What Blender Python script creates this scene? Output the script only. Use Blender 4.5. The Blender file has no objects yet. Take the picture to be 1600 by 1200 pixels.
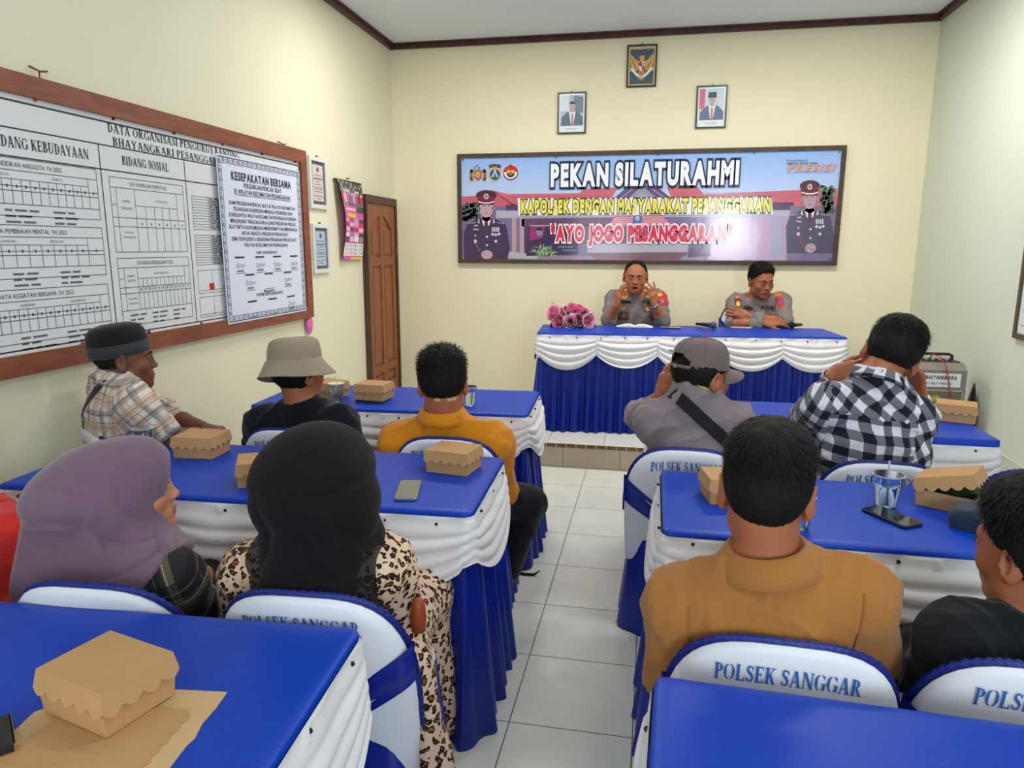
import bpy, math, random
import numpy as np
from math import sin, cos, pi, radians, sqrt, atan2
from mathutils import Vector, Matrix

SC = bpy.context.scene
COL = SC.collection
rng = np.random.default_rng(7)
random.seed(7)

# ------------------------------------------------------------ camera
F_PX, YAW, PITCH, ROLL, EYE = 1110.05, radians(11.125), radians(10.912), radians(0.141), 1.535
_fw = np.array([-sin(YAW)*cos(PITCH), cos(YAW)*cos(PITCH), -sin(PITCH)])
_rt = np.array([cos(YAW), sin(YAW), 0.0])
_up = np.cross(_rt, _fw)
RT = cos(ROLL)*_rt + sin(ROLL)*_up
UP = -sin(ROLL)*_rt + cos(ROLL)*_up
cam_data = bpy.data.cameras.new('camera')
cam_data.sensor_width = 36.0
cam_data.lens = F_PX*36.0/1600.0
cam_data.clip_start = 0.02
cam = bpy.data.objects.new('camera', cam_data)
COL.objects.link(cam)
M = Matrix((( RT[0], UP[0], -_fw[0], 0), (RT[1], UP[1], -_fw[1], 0), (RT[2], UP[2], -_fw[2], EYE), (0, 0, 0, 1)))
cam.matrix_world = M
SC.camera = cam

def ray(px, py):
    return RT*((px-800)/F_PX) + UP*(-(py-600)/F_PX) + _fw
def P(px, py, y):            # the point of the room seen at that pixel at depth y
    d = ray(px, py); t = y/d[1]
    return np.array([0, 0, EYE]) + d*t
def PZ(px, py, z):           # ... at height z
    d = ray(px, py); t = (z-EYE)/d[2]
    return np.array([0, 0, EYE]) + d*t
def PX(px, py, x):           # ... on the plane at x
    d = ray(px, py); t = x/d[0]
    return np.array([0, 0, EYE]) + d*t

# ------------------------------------------------------------ world, lights, exposure
SC.view_settings.view_transform = 'Standard'
SC.view_settings.look = 'None'
SC.view_settings.gamma = 1.0
SC.view_settings.use_curve_mapping = False
SC.view_settings.exposure = 0.22
world = bpy.data.worlds.new('world')
SC.world = world
world.use_nodes = True
bg = world.node_tree.nodes['Background']
bg.inputs[0].default_value = (0.80, 0.92, 1.0, 1)
bg.inputs[1].default_value = 1.5

def area(name, loc, target, sx, sy, power, color):
    L = bpy.data.lights.new(name, 'AREA')
    L.shape = 'RECTANGLE'; L.size = sx; L.size_y = sy; L.energy = power; L.color = color
    o = bpy.data.objects.new(name, L); COL.objects.link(o)
    o.location = loc
    d = Vector(target)-Vector(loc)
    o.rotation_euler = d.to_track_quat('-Z', 'Y').to_euler()
    return o
LAMPS = [(-1.2, 4.9), (0.95, 4.9), (-1.2, 2.0), (0.95, 2.0)]
LAMP_POWER = [30, 37, 4, 17]
for (lx, ly), pw in zip(LAMPS, LAMP_POWER):
    area('tube_light', (lx, ly, 3.27), (lx, ly, 0), 0.9, 0.22, pw, (1.0, 0.97, 0.90))
area('window_daylight', (1.45, -2.05, 1.85), (0.2, 4.0, 1.0), 0.9, 1.1, 55, (0.80, 0.92, 1.0))
area('door_daylight', (-1.1, -2.05, 1.3), (0.0, 4.0, 1.2), 1.1, 1.9, 18, (0.86, 0.95, 1.0))
# ------------------------------------------------------------ helpers
def tag(o, label=None, cat=None, group=None, kind=None):
    if label: o['label'] = label
    if cat: o['category'] = cat
    if group: o['group'] = group
    if kind: o['kind'] = kind
    return o

def empty(name, loc=(0, 0, 0), rz=0.0):
    o = bpy.data.objects.new(name, None); COL.objects.link(o)
    o.location = [float(v) for v in loc]; o.rotation_euler = (0, 0, rz)
    o.empty_display_size = 0.1
    return o

def copy_tree(o, parent=None):
    c = o.copy(); COL.objects.link(c)
    if parent is not None: c.parent = parent
    for ch in list(o.children): copy_tree(ch, c)
    return c

class MB:
    """collects polygons; build() links them as one mesh object"""
    def __init__(s): s.v = []; s.f = []; s.m = []; s.mats = []
    def mi(s, mat):
        if mat is None: return 0
        if mat not in s.mats: s.mats.append(mat)
        return s.mats.index(mat)
    def add(s, verts, faces, mat=None):
        n = len(s.v); k = s.mi(mat)
        s.v += [tuple(float(c) for c in p) for p in verts]
        s.f += [tuple(int(i)+n for i in f) for f in faces]
        s.m += [k]*len(faces)
    def box(s, lo, hi, mat=None, rot=0.0, at=None):
        x0, y0, z0 = lo; x1, y1, z1 = hi
        v = [(x, y, z) for z in (z0, z1) for y in (y0, y1) for x in (x0, x1)]
        if rot or at is not None:
            c, sn = cos(rot), sin(rot); ax, ay = (0, 0) if at is None else (at[0], at[1])
            v = [(ax+x*c-y*sn, ay+x*sn+y*c, z) for x, y, z in v]
        s.add(v, [(0, 2, 3, 1), (4, 5, 7, 6), (0, 1, 5, 4), (1, 3, 7, 5), (3, 2, 6, 7), (2, 0, 4, 6)], mat)
    def tube(s, pts, r, mat=None, n=8, cap=True, closed=False):
        pts = [np.array(p, float) for p in pts]
        m = len(pts); rs = r if hasattr(r, '__len__') else [r]*m
        V = []; prev = None
        for i in range(m):
            if closed: t = pts[(i+1) % m]-pts[i-1]
            else: t = pts[min(i+1, m-1)]-pts[max(i-1, 0)]
            t = t/(np.linalg.norm(t)+1e-9)
            if prev is None:
                a = np.array([0, 0, 1.]) if abs(t[2]) < .9 else np.array([1., 0, 0])
                u = np.cross(t, a)
            else: u = prev-t*np.dot(prev, t)
            u /= np.linalg.norm(u)+1e-9; prev = u; w = np.cross(t, u)
            for k in range(n):
                a = 2*pi*k/n
                V.append(pts[i]+rs[i]*(cos(a)*u+sin(a)*w))
        Fc = []
        for i in range(m if closed else m-1):
            j = (i+1) % m
            for k in range(n):
                Fc.append((i*n+k, i*n+(k+1) % n, j*n+(k+1) % n, j*n+k))
        if cap and not closed:
            Fc.append(tuple(range(n-1, -1, -1))); Fc.append(tuple((m-1)*n+k for k in range(n)))
        s.add(V, Fc, mat)
    def lathe(s, prof, mat=None, n=32, cap0=True, cap1=True, xf=None, sx=1.0, sy=1.0):
        V = []
        for r, z in prof:
            for k in range(n):
                a = 2*pi*k/n; V.append((r*cos(a)*sx, r*sin(a)*sy, z))
        Fc = []
        for i in range(len(prof)-1):
            for k in range(n):
                Fc.append((i*n+k, i*n+(k+1) % n, (i+1)*n+(k+1) % n, (i+1)*n+k))
        if cap0: Fc.append(tuple(range(n-1, -1, -1)))
        if cap1: Fc.append(tuple((len(prof)-1)*n+k for k in range(n)))
        if xf is not None: V = [xf(np.array(p)) for p in V]
        s.add(V, Fc, mat)
    def grid(s, G, mat=None, closed_u=False, flip=False):
        G = np.asarray(G, float); a, b = G.shape[:2]
        Fc = []
        for i in range(a if closed_u else a-1):
            j = (i+1) % a
            for k in range(b-1):
                q = (i*b+k, j*b+k, j*b+k+1, i*b+k+1)
                Fc.append(q[::-1] if flip else q)
        s.add(G.reshape(-1, 3), Fc, mat)
    def build(s, name, mat=None, parent=None, smooth=False, angle=None):
        return mesh_obj(name, s.v, s.f, ([mat] if mat else []) + s.mats, parent, smooth,
                        [k+(1 if mat and s.mats else 0) if s.mats else 0 for k in s.m] if s.mats else None, angle)

def mesh_obj(name, verts, faces, mats, parent=None, smooth=True, fm=None, angle=None):
    me = bpy.data.meshes.new(name)
    me.from_pydata(verts if isinstance(verts, list) else np.asarray(verts).tolist(), [], faces if isinstance(faces, list) else np.asarray(faces).tolist())
    for m in (mats if isinstance(mats, (list, tuple)) else [mats]): me.materials.append(m)
    if fm is not None: me.polygons.foreach_set('material_index', np.asarray(fm, dtype=np.int32))
    if smooth:
        me.polygons.foreach_set('use_smooth', np.ones(len(me.polygons), dtype=bool))
        if angle is not None: me.set_sharp_from_angle(angle=radians(angle))
    me.update()
    o = bpy.data.objects.new(name, me); COL.objects.link(o)
    if parent is not None: o.parent = parent
    return o

def struct(o): o['kind'] = 'structure'; return o

# ------------------------------------------------------------ materials
def srgb(r, g, b):
    f = lambda c: (c/255/12.92) if c/255 <= .04045 else ((c/255+.055)/1.055)**2.4
    return (f(r), f(g), f(b), 1.0)

def mat(name, col, rough=0.6, spec=0.5, metal=0.0, bump=None, vary=None, sheen=0.0, coat=0.0, sss=0.0, trans=0.0, ior=1.45, alpha=1.0, emit=None, aniso=0.0):
    """col: sRGB 0-255 triple. bump=(scale, strength, distance). vary=(scale, amount)"""
    m = bpy.data.materials.new(name); m.use_nodes = True
    nt = m.node_tree; b = nt.nodes['Principled BSDF']
    c = srgb(*col)
    b.inputs['Base Color'].default_value = c
    b.inputs['Roughness'].default_value = rough
    b.inputs['Specular IOR Level'].default_value = spec
    b.inputs['Metallic'].default_value = metal
    b.inputs['Sheen Weight'].default_value = sheen
    b.inputs['Coat Weight'].default_value = coat
    b.inputs['Transmission Weight'].default_value = trans
    b.inputs['IOR'].default_value = ior
    b.inputs['Alpha'].default_value = alpha
    if sss:
        b.inputs['Subsurface Weight'].default_value = sss
        b.inputs['Subsurface Radius'].default_value = (1.0, .35, .2)
        b.inputs['Subsurface Scale'].default_value = 0.006
    if emit:
        b.inputs['Emission Color'].default_value = c; b.inputs['Emission Strength'].default_value = emit
    tc = None
    if bump or vary:
        tc = nt.nodes.new('ShaderNodeTexCoord')
    if vary:
        n = nt.nodes.new('ShaderNodeTexNoise'); n.inputs['Scale'].default_value = vary[0]; n.inputs['Detail'].default_value = 4
        nt.links.new(tc.outputs['Object'], n.inputs['Vector'])
        mx = nt.nodes.new('ShaderNodeMix'); mx.data_type = 'RGBA'
        mx.inputs[6].default_value = tuple(v*(1-vary[1]) for v in c[:3])+(1,)
        mx.inputs[7].default_value = tuple(min(1, v*(1+vary[1])) for v in c[:3])+(1,)
        nt.links.new(n.outputs[0], mx.inputs[0]); nt.links.new(mx.outputs[2], b.inputs['Base Color'])
    if bump:
        n = nt.nodes.new('ShaderNodeTexNoise'); n.inputs['Scale'].default_value = bump[0]; n.inputs['Detail'].default_value = 3
        nt.links.new(tc.outputs['Object'], n.inputs['Vector'])
        bp = nt.nodes.new('ShaderNodeBump'); bp.inputs['Strength'].default_value = bump[1]
        bp.inputs['Distance'].default_value = bump[2] if len(bump) > 2 else 0.002
        nt.links.new(n.outputs[0], bp.inputs['Height']); nt.links.new(bp.outputs[0], b.inputs['Normal'])
    return m

def nodes(m): return m.node_tree.nodes, m.node_tree.links, m.node_tree.nodes['Principled BSDF']

def tile_mat(name, col, grout, px, py, ox, oy, g=0.004, rough=0.16):
    m = mat(name, col, rough, 0.5)
    N, L, b = nodes(m)
    tc = N.new('ShaderNodeTexCoord'); sp = N.new('ShaderNodeSeparateXYZ'); L.new(tc.outputs['Object'], sp.inputs[0])
    def math_(op, a, v=None):
        n = N.new('ShaderNodeMath'); n.operation = op
        if isinstance(a, (int, float)): n.inputs[0].default_value = a
        else: L.new(a, n.inputs[0])
        if v is not None:
            if isinstance(v, (int, float)): n.inputs[1].default_value = v
            else: L.new(v, n.inputs[1])
        return n.outputs[0]
    ms = []
    ids = []
    for out, p_, o_ in ((sp.outputs[0], px, ox), (sp.outputs[1], py, oy)):
        t = math_('DIVIDE', math_('SUBTRACT', out, o_-g/2), p_)
        fr = math_('SUBTRACT', t, math_('FLOOR', t))
        ids.append(math_('FLOOR', t))
        ms.append(math_('LESS_THAN', fr, g/p_))
    mask = math_('MAXIMUM', ms[0], ms[1])
    n1 = N.new('ShaderNodeTexNoise'); n1.inputs['Scale'].default_value = 5.5; n1.inputs['Detail'].default_value = 6; n1.inputs['Roughness'].default_value = .65
    cb = N.new('ShaderNodeCombineXYZ'); L.new(math_('MULTIPLY', ids[0], 3.7), cb.inputs[2]); 
    va = N.new('ShaderNodeVectorMath'); va.operation = 'ADD'; L.new(tc.outputs['Object'], va.inputs[0]); L.new(cb.outputs[0], va.inputs[1])
    L.new(va.outputs[0], n1.inputs['Vector'])
    wn = N.new('ShaderNodeTexWhiteNoise'); wn.noise_dimensions = '2D'
    c2 = N.new('ShaderNodeCombineXYZ'); L.new(ids[0], c2.inputs[0]); L.new(ids[1], c2.inputs[1]); L.new(c2.outputs[0], wn.inputs['Vector'])
    f = math_('ADD', math_('MULTIPLY', n1.outputs[0], .8), math_('MULTIPLY', wn.outputs[0], .2))
    rp = N.new('ShaderNodeMix'); rp.data_type = 'RGBA'
    c = srgb(*col)
    rp.inputs[6].default_value = tuple(v*.80 for v in c[:3])+(1,); rp.inputs[7].default_value = tuple(min(1, v*1.12) for v in c[:3])+(1,)
    L.new(f, rp.inputs[0])
    mx = N.new('ShaderNodeMix'); mx.data_type = 'RGBA'
    L.new(mask, mx.inputs[0]); L.new(rp.outputs[2], mx.inputs[6]); mx.inputs[7].default_value = srgb(*grout)
    L.new(mx.outputs[2], b.inputs['Base Color'])
    L.new(math_('ADD', math_('MULTIPLY', mask, .6), math_('ADD', math_('MULTIPLY', n1.outputs[0], .10), rough-.05)), b.inputs['Roughness'])
    bp = N.new('ShaderNodeBump'); bp.inputs['Strength'].default_value = .6; bp.inputs['Distance'].default_value = .002; bp.invert = True
    L.new(mask, bp.inputs['Height']); L.new(bp.outputs[0], b.inputs['Normal'])
    return m

def satin(name, col, rough=.42, spec=.5, sheen=.0, scale=14, dist=.004):
    """smooth woven cloth with soft creases"""
    m = mat(name, col, rough, spec, sheen=sheen)
    N, L, b = nodes(m)
    tc = N.new('ShaderNodeTexCoord')
    n = N.new('ShaderNodeTexNoise'); n.inputs['Scale'].default_value = scale; n.inputs['Detail'].default_value = 3; n.inputs['Distortion'].default_value = .8
    L.new(tc.outputs['Object'], n.inputs['Vector'])
    n2 = N.new('ShaderNodeTexNoise'); n2.inputs['Scale'].default_value = 900; n2.inputs['Detail'].default_value = 1
    L.new(tc.outputs['Object'], n2.inputs['Vector'])
    b1 = N.new('ShaderNodeBump'); b1.inputs['Strength'].default_value = .35; b1.inputs['Distance'].default_value = dist; L.new(n.outputs[0], b1.inputs['Height'])
    b2 = N.new('ShaderNodeBump'); b2.inputs['Strength'].default_value = .25; b2.inputs['Distance'].default_value = .0006; L.new(n2.outputs[0], b2.inputs['Height'])
    L.new(b1.outputs[0], b2.inputs['Normal']); L.new(b2.outputs[0], b.inputs['Normal'])
    return m

def wood(name, col, dark, scale=(1, 1, 1), rough=.45, amount=1.0):
    m = mat(name, col, rough, .4)
    N, L, b = nodes(m)
    tc = N.new('ShaderNodeTexCoord'); mp = N.new('ShaderNodeMapping'); mp.inputs['Scale'].default_value = scale
    L.new(tc.outputs['Object'], mp.inputs['Vector'])
    n = N.new('ShaderNodeTexNoise'); n.inputs['Scale'].default_value = 6; n.inputs['Detail'].default_value = 6; n.inputs['Distortion'].default_value = 1.2
    L.new(mp.outputs[0], n.inputs['Vector'])
    r = N.new('ShaderNodeValToRGB'); r.color_ramp.elements[0].position = .35; r.color_ramp.elements[1].position = .7
    r.color_ramp.elements[0].color = srgb(*dark); r.color_ramp.elements[1].color = srgb(*col)
    L.new(n.outputs[0], r.inputs[0]); L.new(r.outputs[0], b.inputs['Base Color'])
    bp = N.new('ShaderNodeBump'); bp.inputs['Strength'].default_value = .15; bp.inputs['Distance'].default_value = .002
    L.new(n.outputs[0], bp.inputs['Height']); L.new(bp.outputs[0], b.inputs['Normal'])
    return m

def wall_mat(name, col):
    m = mat(name, col, .55, .3)
    N, L, b = nodes(m)
    tc = N.new('ShaderNodeTexCoord')
    n = N.new('ShaderNodeTexNoise'); n.inputs['Scale'].default_value = 1.6; n.inputs['Detail'].default_value = 7; n.inputs['Roughness'].default_value = .6
    L.new(tc.outputs['Object'], n.inputs['Vector'])
    c = srgb(*col); mx = N.new('ShaderNodeMix'); mx.data_type = 'RGBA'
    mx.inputs[6].default_value = tuple(v*.95 for v in c[:3])+(1,); mx.inputs[7].default_value = tuple(min(1, v*1.04) for v in c[:3])+(1,)
    L.new(n.outputs[0], mx.inputs[0]); L.new(mx.outputs[2], b.inputs['Base Color'])
    n3 = N.new('ShaderNodeTexNoise'); n3.inputs['Scale'].default_value = 3; n3.inputs['Detail'].default_value = 8
    L.new(tc.outputs['Object'], n3.inputs['Vector'])
    bp = N.new('ShaderNodeBump'); bp.inputs['Strength'].default_value = .25; bp.inputs['Distance'].default_value = .004
    L.new(n3.outputs[0], bp.inputs['Height']); L.new(bp.outputs[0], b.inputs['Normal'])
    return m

# ------------------------------------------------------------ lettering
_gl = {}
def glyph(ch, off=0.0):
    """flat outline of a letter, 1 unit = capital height"""
    k = (ch, round(off, 3))
    if k in _gl: return _gl[k]
    cu = bpy.data.curves.new('lettering', 'FONT'); cu.body = ch; cu.size = 1.0; cu.offset = off; cu.resolution_u = 3; cu.fill_mode = 'FRONT'
    ob = bpy.data.objects.new('lettering', cu)
    me = ob.to_mesh()
    v = np.array([tuple(x.co)[:2] for x in me.vertices]).reshape(-1, 2); f = [tuple(p.vertices) for p in me.polygons]
    ob.to_mesh_clear(); bpy.data.objects.remove(ob); bpy.data.curves.remove(cu)
    _gl[k] = (v, f)
    return _gl[k]
def _caph():
    v, f = glyph('H', 0.0); return v[:, 1].max()-v[:, 1].min()
CAPH = None
def text2d(s, height, width=None, off=0.0, gap=.10, space=.33):
    """returns verts (n,2) with baseline at y=0, centred on x=0, and faces"""
    global CAPH
    if CAPH is None: CAPH = _caph()
    V = []; Fc = []; x = 0.0; n = 0
    for ch in s:
        if ch == ' ': x += space; continue
        v0, _ = glyph(ch, 0.0)
        v, f = glyph(ch, off)
        if len(v0) == 0: x += space; continue
        x0, x1 = v0[:, 0].min(), v0[:, 0].max()
        V.append(v-np.array([x0-x, 0])); Fc += [tuple(i+n for i in q) for q in f]; n += len(v)
        x += x1-x0+gap
    if not V: return np.zeros((0, 2)), []
    V = np.concatenate(V)/1.0
    tw = x-gap
    V[:, 0] -= tw/2
    V[:, 1] *= height/CAPH
    V[:, 0] *= (width/tw) if width else height/CAPH
    return V, Fc

# serif capitals: strokes drawn by rule (thick stems, thin arms, slab feet)
def _q(a, b, c, d): return [a, b, c, d]
def serif_letter(ch, T=.17, t=.07, stencil=False):
    polys = []; S = .055; sw = .07
    def stem(x, w=T, y0=0, y1=1, feet=True, top=True):
        polys.append([(x-w/2, y0), (x+w/2, y0), (x+w/2, y1), (x-w/2, y1)])
        if feet: polys.append([(x-w/2-sw, y0), (x+w/2+sw, y0), (x+w/2+sw, y0+S), (x-w/2-sw, y0+S)])
        if top: polys.append([(x-w/2-sw, y1-S), (x+w/2+sw, y1-S), (x+w/2+sw, y1), (x-w/2-sw, y1)])
    def bar(x0, x1, y, w=t): polys.append([(x0, y-w/2), (x1, y-w/2), (x1, y+w/2), (x0, y+w/2)])
    def diag(x0, y0, x1, y1, w): polys.append([(x0-w/2, y0), (x0+w/2, y0), (x1+w/2, y1), (x1-w/2, y1)])
    def arc(cx, cy, rx, ry, a0, a1, n=14, T_=T):
        g = 12 if stencil else 0
        for i in range(n):
            b0 = a0+(a1-a0)*i/n; b1 = a0+(a1-a0)*(i+1)/n
            mid = ((b0+b1)/2) % 180
            if stencil and abs(mid-90) < g: continue
            p = []
            for a in (b0, b1):
                r = radians(a); w = t+(T_-t)*cos(r)**2
                p.append(((cx+rx*cos(r), cy+ry*sin(r)), (cx+max(.005, rx-w)*cos(r), cy+max(.005, ry-t*.9-(w-t)*.1)*sin(r))))
            polys.append([p[0][0], p[1][0], p[1][1], p[0][1]])
    W = .72
    if ch == 'A': diag(.12, 0, .38, 1, t); diag(.70, 0, .42, 1, T); bar(.2, .6, .33); bar(0, .26, S/2, S); bar(.5, .88, S/2, S); W = .86
    elif ch == 'B': stem(.2); arc(.3, .76, .32, .24, -90, 90); arc(.3, .27, .38, .27, -90, 90); bar(.2, .32, 1-t/2); bar(.2, .32, .53); bar(.2, .32, t/2); W = .72
    elif ch == 'C': arc(.42, .5, .40, .5, 40, 320, 22); polys.append([(.70, .66), (.74, .66), (.74, 1), (.70, .9)]); W = .78
    elif ch == 'D': stem(.2); arc(.3, .5, .46, .5, -90, 90, 20); bar(.2, .32, 1-t/2); bar(.2, .32, t/2); W = .80
    elif ch == 'E': stem(.2); bar(.2, .66, 1-t/2); bar(.2, .52, .52); bar(.2, .68, t/2); polys.append([(.62, .74), (.66, .74), (.66, 1), (.60, 1)]); polys.append([(.60, 0), (.70, 0), (.70, .28), (.66, .28)]); polys.append([(.48, .4), (.52, .4), (.52, .64), (.48, .64)]); W = .72
    elif ch == 'G': arc(.44, .5, .42, .5, 40, 325, 22); stem(.72, T*.9, .06, .46, False, True); polys.append([(.70, .68), (.75, .68), (.75, 1), (.70, .9)]); W = .86
    elif ch == 'H': stem(.2); stem(.68); bar(.2, .68, .52); W = .88
    elif ch == 'I': stem(.2); W = .40
    elif ch == 'K': stem(.2); diag(.28, .42, .66, 1, t); diag(.68, 0, .38, .60, T); bar(.54, .82, S/2, S); bar(.52, .78, 1-S/2, S); W = .82
    elif ch == 'L': stem(.2); bar(.2, .66, t/2); polys.append([(.59, 0), (.69, 0), (.69, .3), (.65, .3)]); W = .70
    elif ch == 'M': stem(.14, t); stem(.86); diag(.5, 0, .18, 1, T); diag(.5, 0, .82, 1, t); W = 1.02
    elif ch == 'N': stem(.14, t); stem(.74, t); diag(.70, 0, .18, 1, T); W = .88
    elif ch == 'O': arc(.43, .5, .42, .5, 0, 360, 28); W = .86
    elif ch == 'P': stem(.2); arc(.3, .73, .36, .27, -90, 90, 16); bar(.2, .32, 1-t/2); bar(.2, .32, .46+t/2); W = .68
    elif ch == 'R': stem(.2); arc(.3, .74, .34, .26, -90, 90, 16); bar(.2, .32, 1-t/2); bar(.2, .32, .48+t/2); diag(.70, 0, .40, .5, T); bar(.58, .86, S/2, S); W = .84
    elif ch == 'S':
        pts = [(.54, .80), (.46, .92), (.33, .96), (.20, .90), (.15, .77), (.21, .64), (.36, .53), (.50, .41), (.55, .26), (.49, .11), (.34, .04), (.20, .09), (.12, .22)]
        for i in range(len(pts)-1):
            (xa, ya), (xb, yb) = pts[i], pts[i+1]
            if stencil and i in (3, 9): pass
            w0 = t+(T-t)*math.exp(-((i-6)/2.6)**2); w1 = t+(T-t)*math.exp(-((i+1-6)/2.6)**2)
            dx, dy = xb-xa, yb-ya; l = sqrt(dx*dx+dy*dy); nx, ny = -dy/l, dx/l
            polys.append([(xa+nx*w0/2, ya+ny*w0/2), (xb+nx*w1/2, yb+ny*w1/2), (xb-nx*w1/2, yb-ny*w1/2), (xa-nx*w0/2, ya-ny*w0/2)])
        polys.append([(.54, .68), (.59, .68), (.59, 1), (.54, .95)]); polys.append([(.08, .0), (.13, .05), (.13, .33), (.08, .33)]); W = .64
    elif ch == 'T': stem(.36, T, 0, 1, True, False); bar(.02, .70, 1-t/2); polys.append([(.02, .74), (.05, .74), (.09, 1), (.02, 1)]); polys.append([(.67, .74), (.70, .74), (.70, 1), (.63, 1)]); W = .72
    elif ch == 'U': stem(.18, T, .3, 1, False); stem(.68, t, .3, 1, False); arc(.41, .34, .32, .34, 180, 360, 16, T*.8); W = .86
    elif ch == 'Y': stem(.42, T, 0, .45, True, False); diag(.42, .42, .14, 1, T); diag(.42, .42, .70, 1, t); bar(.0, .32, 1-S/2, S); bar(.56, .84, 1-S/2, S); W = .84
    return polys, W
def serif2d(s, height, width=None, T=.17, gap=.06, space=.35, stencil=False):
    V = []; Fc = []; x = 0.0
    for ch in s:
        if ch == ' ': x += space; continue
        polys, W = serif_letter(ch, T, .07 if T < .2 else .08, stencil)
        for p in polys:
            n = len(V); ar = sum(p[i][0]*p[(i+1) % len(p)][1]-p[(i+1) % len(p)][0]*p[i][1] for i in range(len(p)))
            q = p if ar > 0 else p[::-1]
            V += [(x+a, b) for a, b in q]; Fc.append(tuple(range(n, n+len(q))))
        x += W+gap
    V = np.array(V); tw = x-gap
    V[:, 0] -= tw/2
    k = (width/tw) if width else height
    V[:, 0] *= k; V[:, 1] *= height
    return V, Fc

class Flat:
    """print laid out on a flat rectangle in (u to the right, v up), lifted off by layers"""
    def __init__(s, origin, U, V, N, lift=.0006):
        s.o = np.array(origin, float); s.U = np.array(U, float); s.V = np.array(V, float); s.N = np.array(N, float); s.mb = MB(); s.lift = lift
    def pt(s, u, v, l): return s.o+s.U*u+s.V*v+s.N*(l*s.lift)
    def poly(s, pts, mat, l=1):
        ar = sum(pts[i][0]*pts[(i+1) % len(pts)][1]-pts[(i+1) % len(pts)][0]*pts[i][1] for i in range(len(pts)))
        if ar < 0: pts = pts[::-1]
        s.mb.add([s.pt(u, v, l) for u, v in pts], [tuple(range(len(pts)))], mat)
    def rect(s, u0, v0, u1, v1, mat, l=1): s.poly([(u0, v0), (u1, v0), (u1, v1), (u0, v1)], mat, l)
    def ell(s, cu, cv, ru, rv, mat, l=1, n=28, a0=0, a1=360):
        pts = [(cu+ru*cos(radians(a0+(a1-a0)*i/n)), cv+rv*sin(radians(a0+(a1-a0)*i/n))) for i in range(n if a1-a0 >= 360 else n+1)]
        s.poly(pts, mat, l)
    def ring(s, cu, cv, ru, rv, w, mat, l=1, n=28, a0=0, a1=360):
        for i in range(n):
            a, b = radians(a0+(a1-a0)*i/n), radians(a0+(a1-a0)*(i+1)/n)
            s.poly([(cu+ru*cos(a), cv+rv*sin(a)), (cu+ru*cos(b), cv+rv*sin(b)), (cu+(ru-w)*cos(b), cv+(rv-w)*sin(b)), (cu+(ru-w)*cos(a), cv+(rv-w)*sin(a))], mat, l)
    def line(s, a, b, w, mat, l=1):
        a = np.array(a, float); b = np.array(b, float); d = b-a; L = np.linalg.norm(d)+1e-9; n = np.array([-d[1], d[0]])/L*w/2
        s.poly([tuple(a-n), tuple(b-n), tuple(b+n), tuple(a+n)], mat, l)
    def pline(s, pts, w, mat, l=1):
        for i in range(len(pts)-1): s.line(pts[i], pts[i+1], w, mat, l)
    def text(s, txt, cu, v, h, mat, l=2, width=None, off=0.0, serif=False, left=False, slant=0.0, T=.17, maxw=None, gap=.10):
        V, Fc = serif2d(txt, h, width, T) if serif else text2d(txt, h, width, off, gap)
        if len(V) == 0: return 0
        if maxw and V[:, 0].max()*2 > maxw: V[:, 0] *= maxw/(V[:, 0].max()*2)
        if left: V = V+np.array([-V[:, 0].min(), 0])
        if slant: V[:, 0] += V[:, 1]*slant
        s.mb.add([s.pt(cu+a, v+b, l) for a, b in V], Fc, mat)
        return V[:, 0].max()-V[:, 0].min()
    def table(s, u0, v0, u1, v1, us, vs, w, mat, l=1):
        for u in [u0, u1]+[u0+(u1-u0)*k for k in us]: s.line((u, v0), (u, v1), w, mat, l)
        for v in [v0, v1]+[v0+(v1-v0)*k for k in vs]: s.line((u0, v), (u1, v), w, mat, l)
# ------------------------------------------------------------ room shell
XL, XR, YB, YF, ZC, HP, YP = -2.446, 2.161, 6.625, -2.2, 3.352, 0.172, 4.83
m_wall = wall_mat('cream_wall_paint', (238, 229, 199))
m_wall_r = wall_mat('pale_green_wall', (216, 222, 206))  # right wall tinted slightly greener than the cream walls
m_wall_l = wall_mat('cream_wall_paint_left', (234, 230, 203))
m_ceil = mat('ceiling_board', (226, 232, 240), .7, .2, vary=(2, .03))
m_crown = wood('dark_red_wood', (92, 52, 48), (62, 32, 32), (3, 3, 3), .4)
m_tile = tile_mat('floor_tile', (222, 222, 214), (96, 96, 92), .4, .4, -.409, 2.046)
m_ptile = tile_mat('platform_tile', (224, 224, 215), (120, 120, 114), .4, .4, -.30, YP+.02)
m_riser = tile_mat('riser_tile', (198, 182, 160), (130, 116, 100), .4, 9, -.18, 0, rough=.2)
m_nosing = mat('nosing_strip', (120, 84, 48), .35)
m_nosing_w = mat('nosing_white', (226, 220, 206), .35)
def slab(name, lo, hi, m):
    b = MB(); b.box(lo, hi); return struct(b.build(name, m))
slab('floor', (XL-.1, YF-.1, -.1), (XR+.1, YB+.1, 0), m_tile)
slab('ceiling', (XL-.1, YF-.1, ZC), (XR+.1, YB+.1, ZC+.1), m_ceil)
slab('wall_back', (XL-.1, YB, 0), (XR+.1, YB+.1, ZC), m_wall)
slab('wall_left', (XL-.1, YF-.1, 0), (XL, YB, ZC), m_wall_l)
slab('wall_right', (XR, YF-.1, 0), (XR+.1, YB, ZC), m_wall_r)
b = MB()      # rear wall with a window and a doorway that let the daylight in
for lo, hi in (((XL, 0), (-1.65, ZC)), ((-1.65, 2.2), (-.55, ZC)), ((-.55, 0), (1.0, ZC)), ((1.0, 0), (1.95, 1.25)), ((1.0, 2.4), (1.95, ZC)), ((1.95, 0), (XR, ZC))):
    b.box((lo[0], YF-.1, lo[1]), (hi[0], YF, hi[1]))
struct(b.build('wall_rear', m_wall_l))
b = MB()
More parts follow.
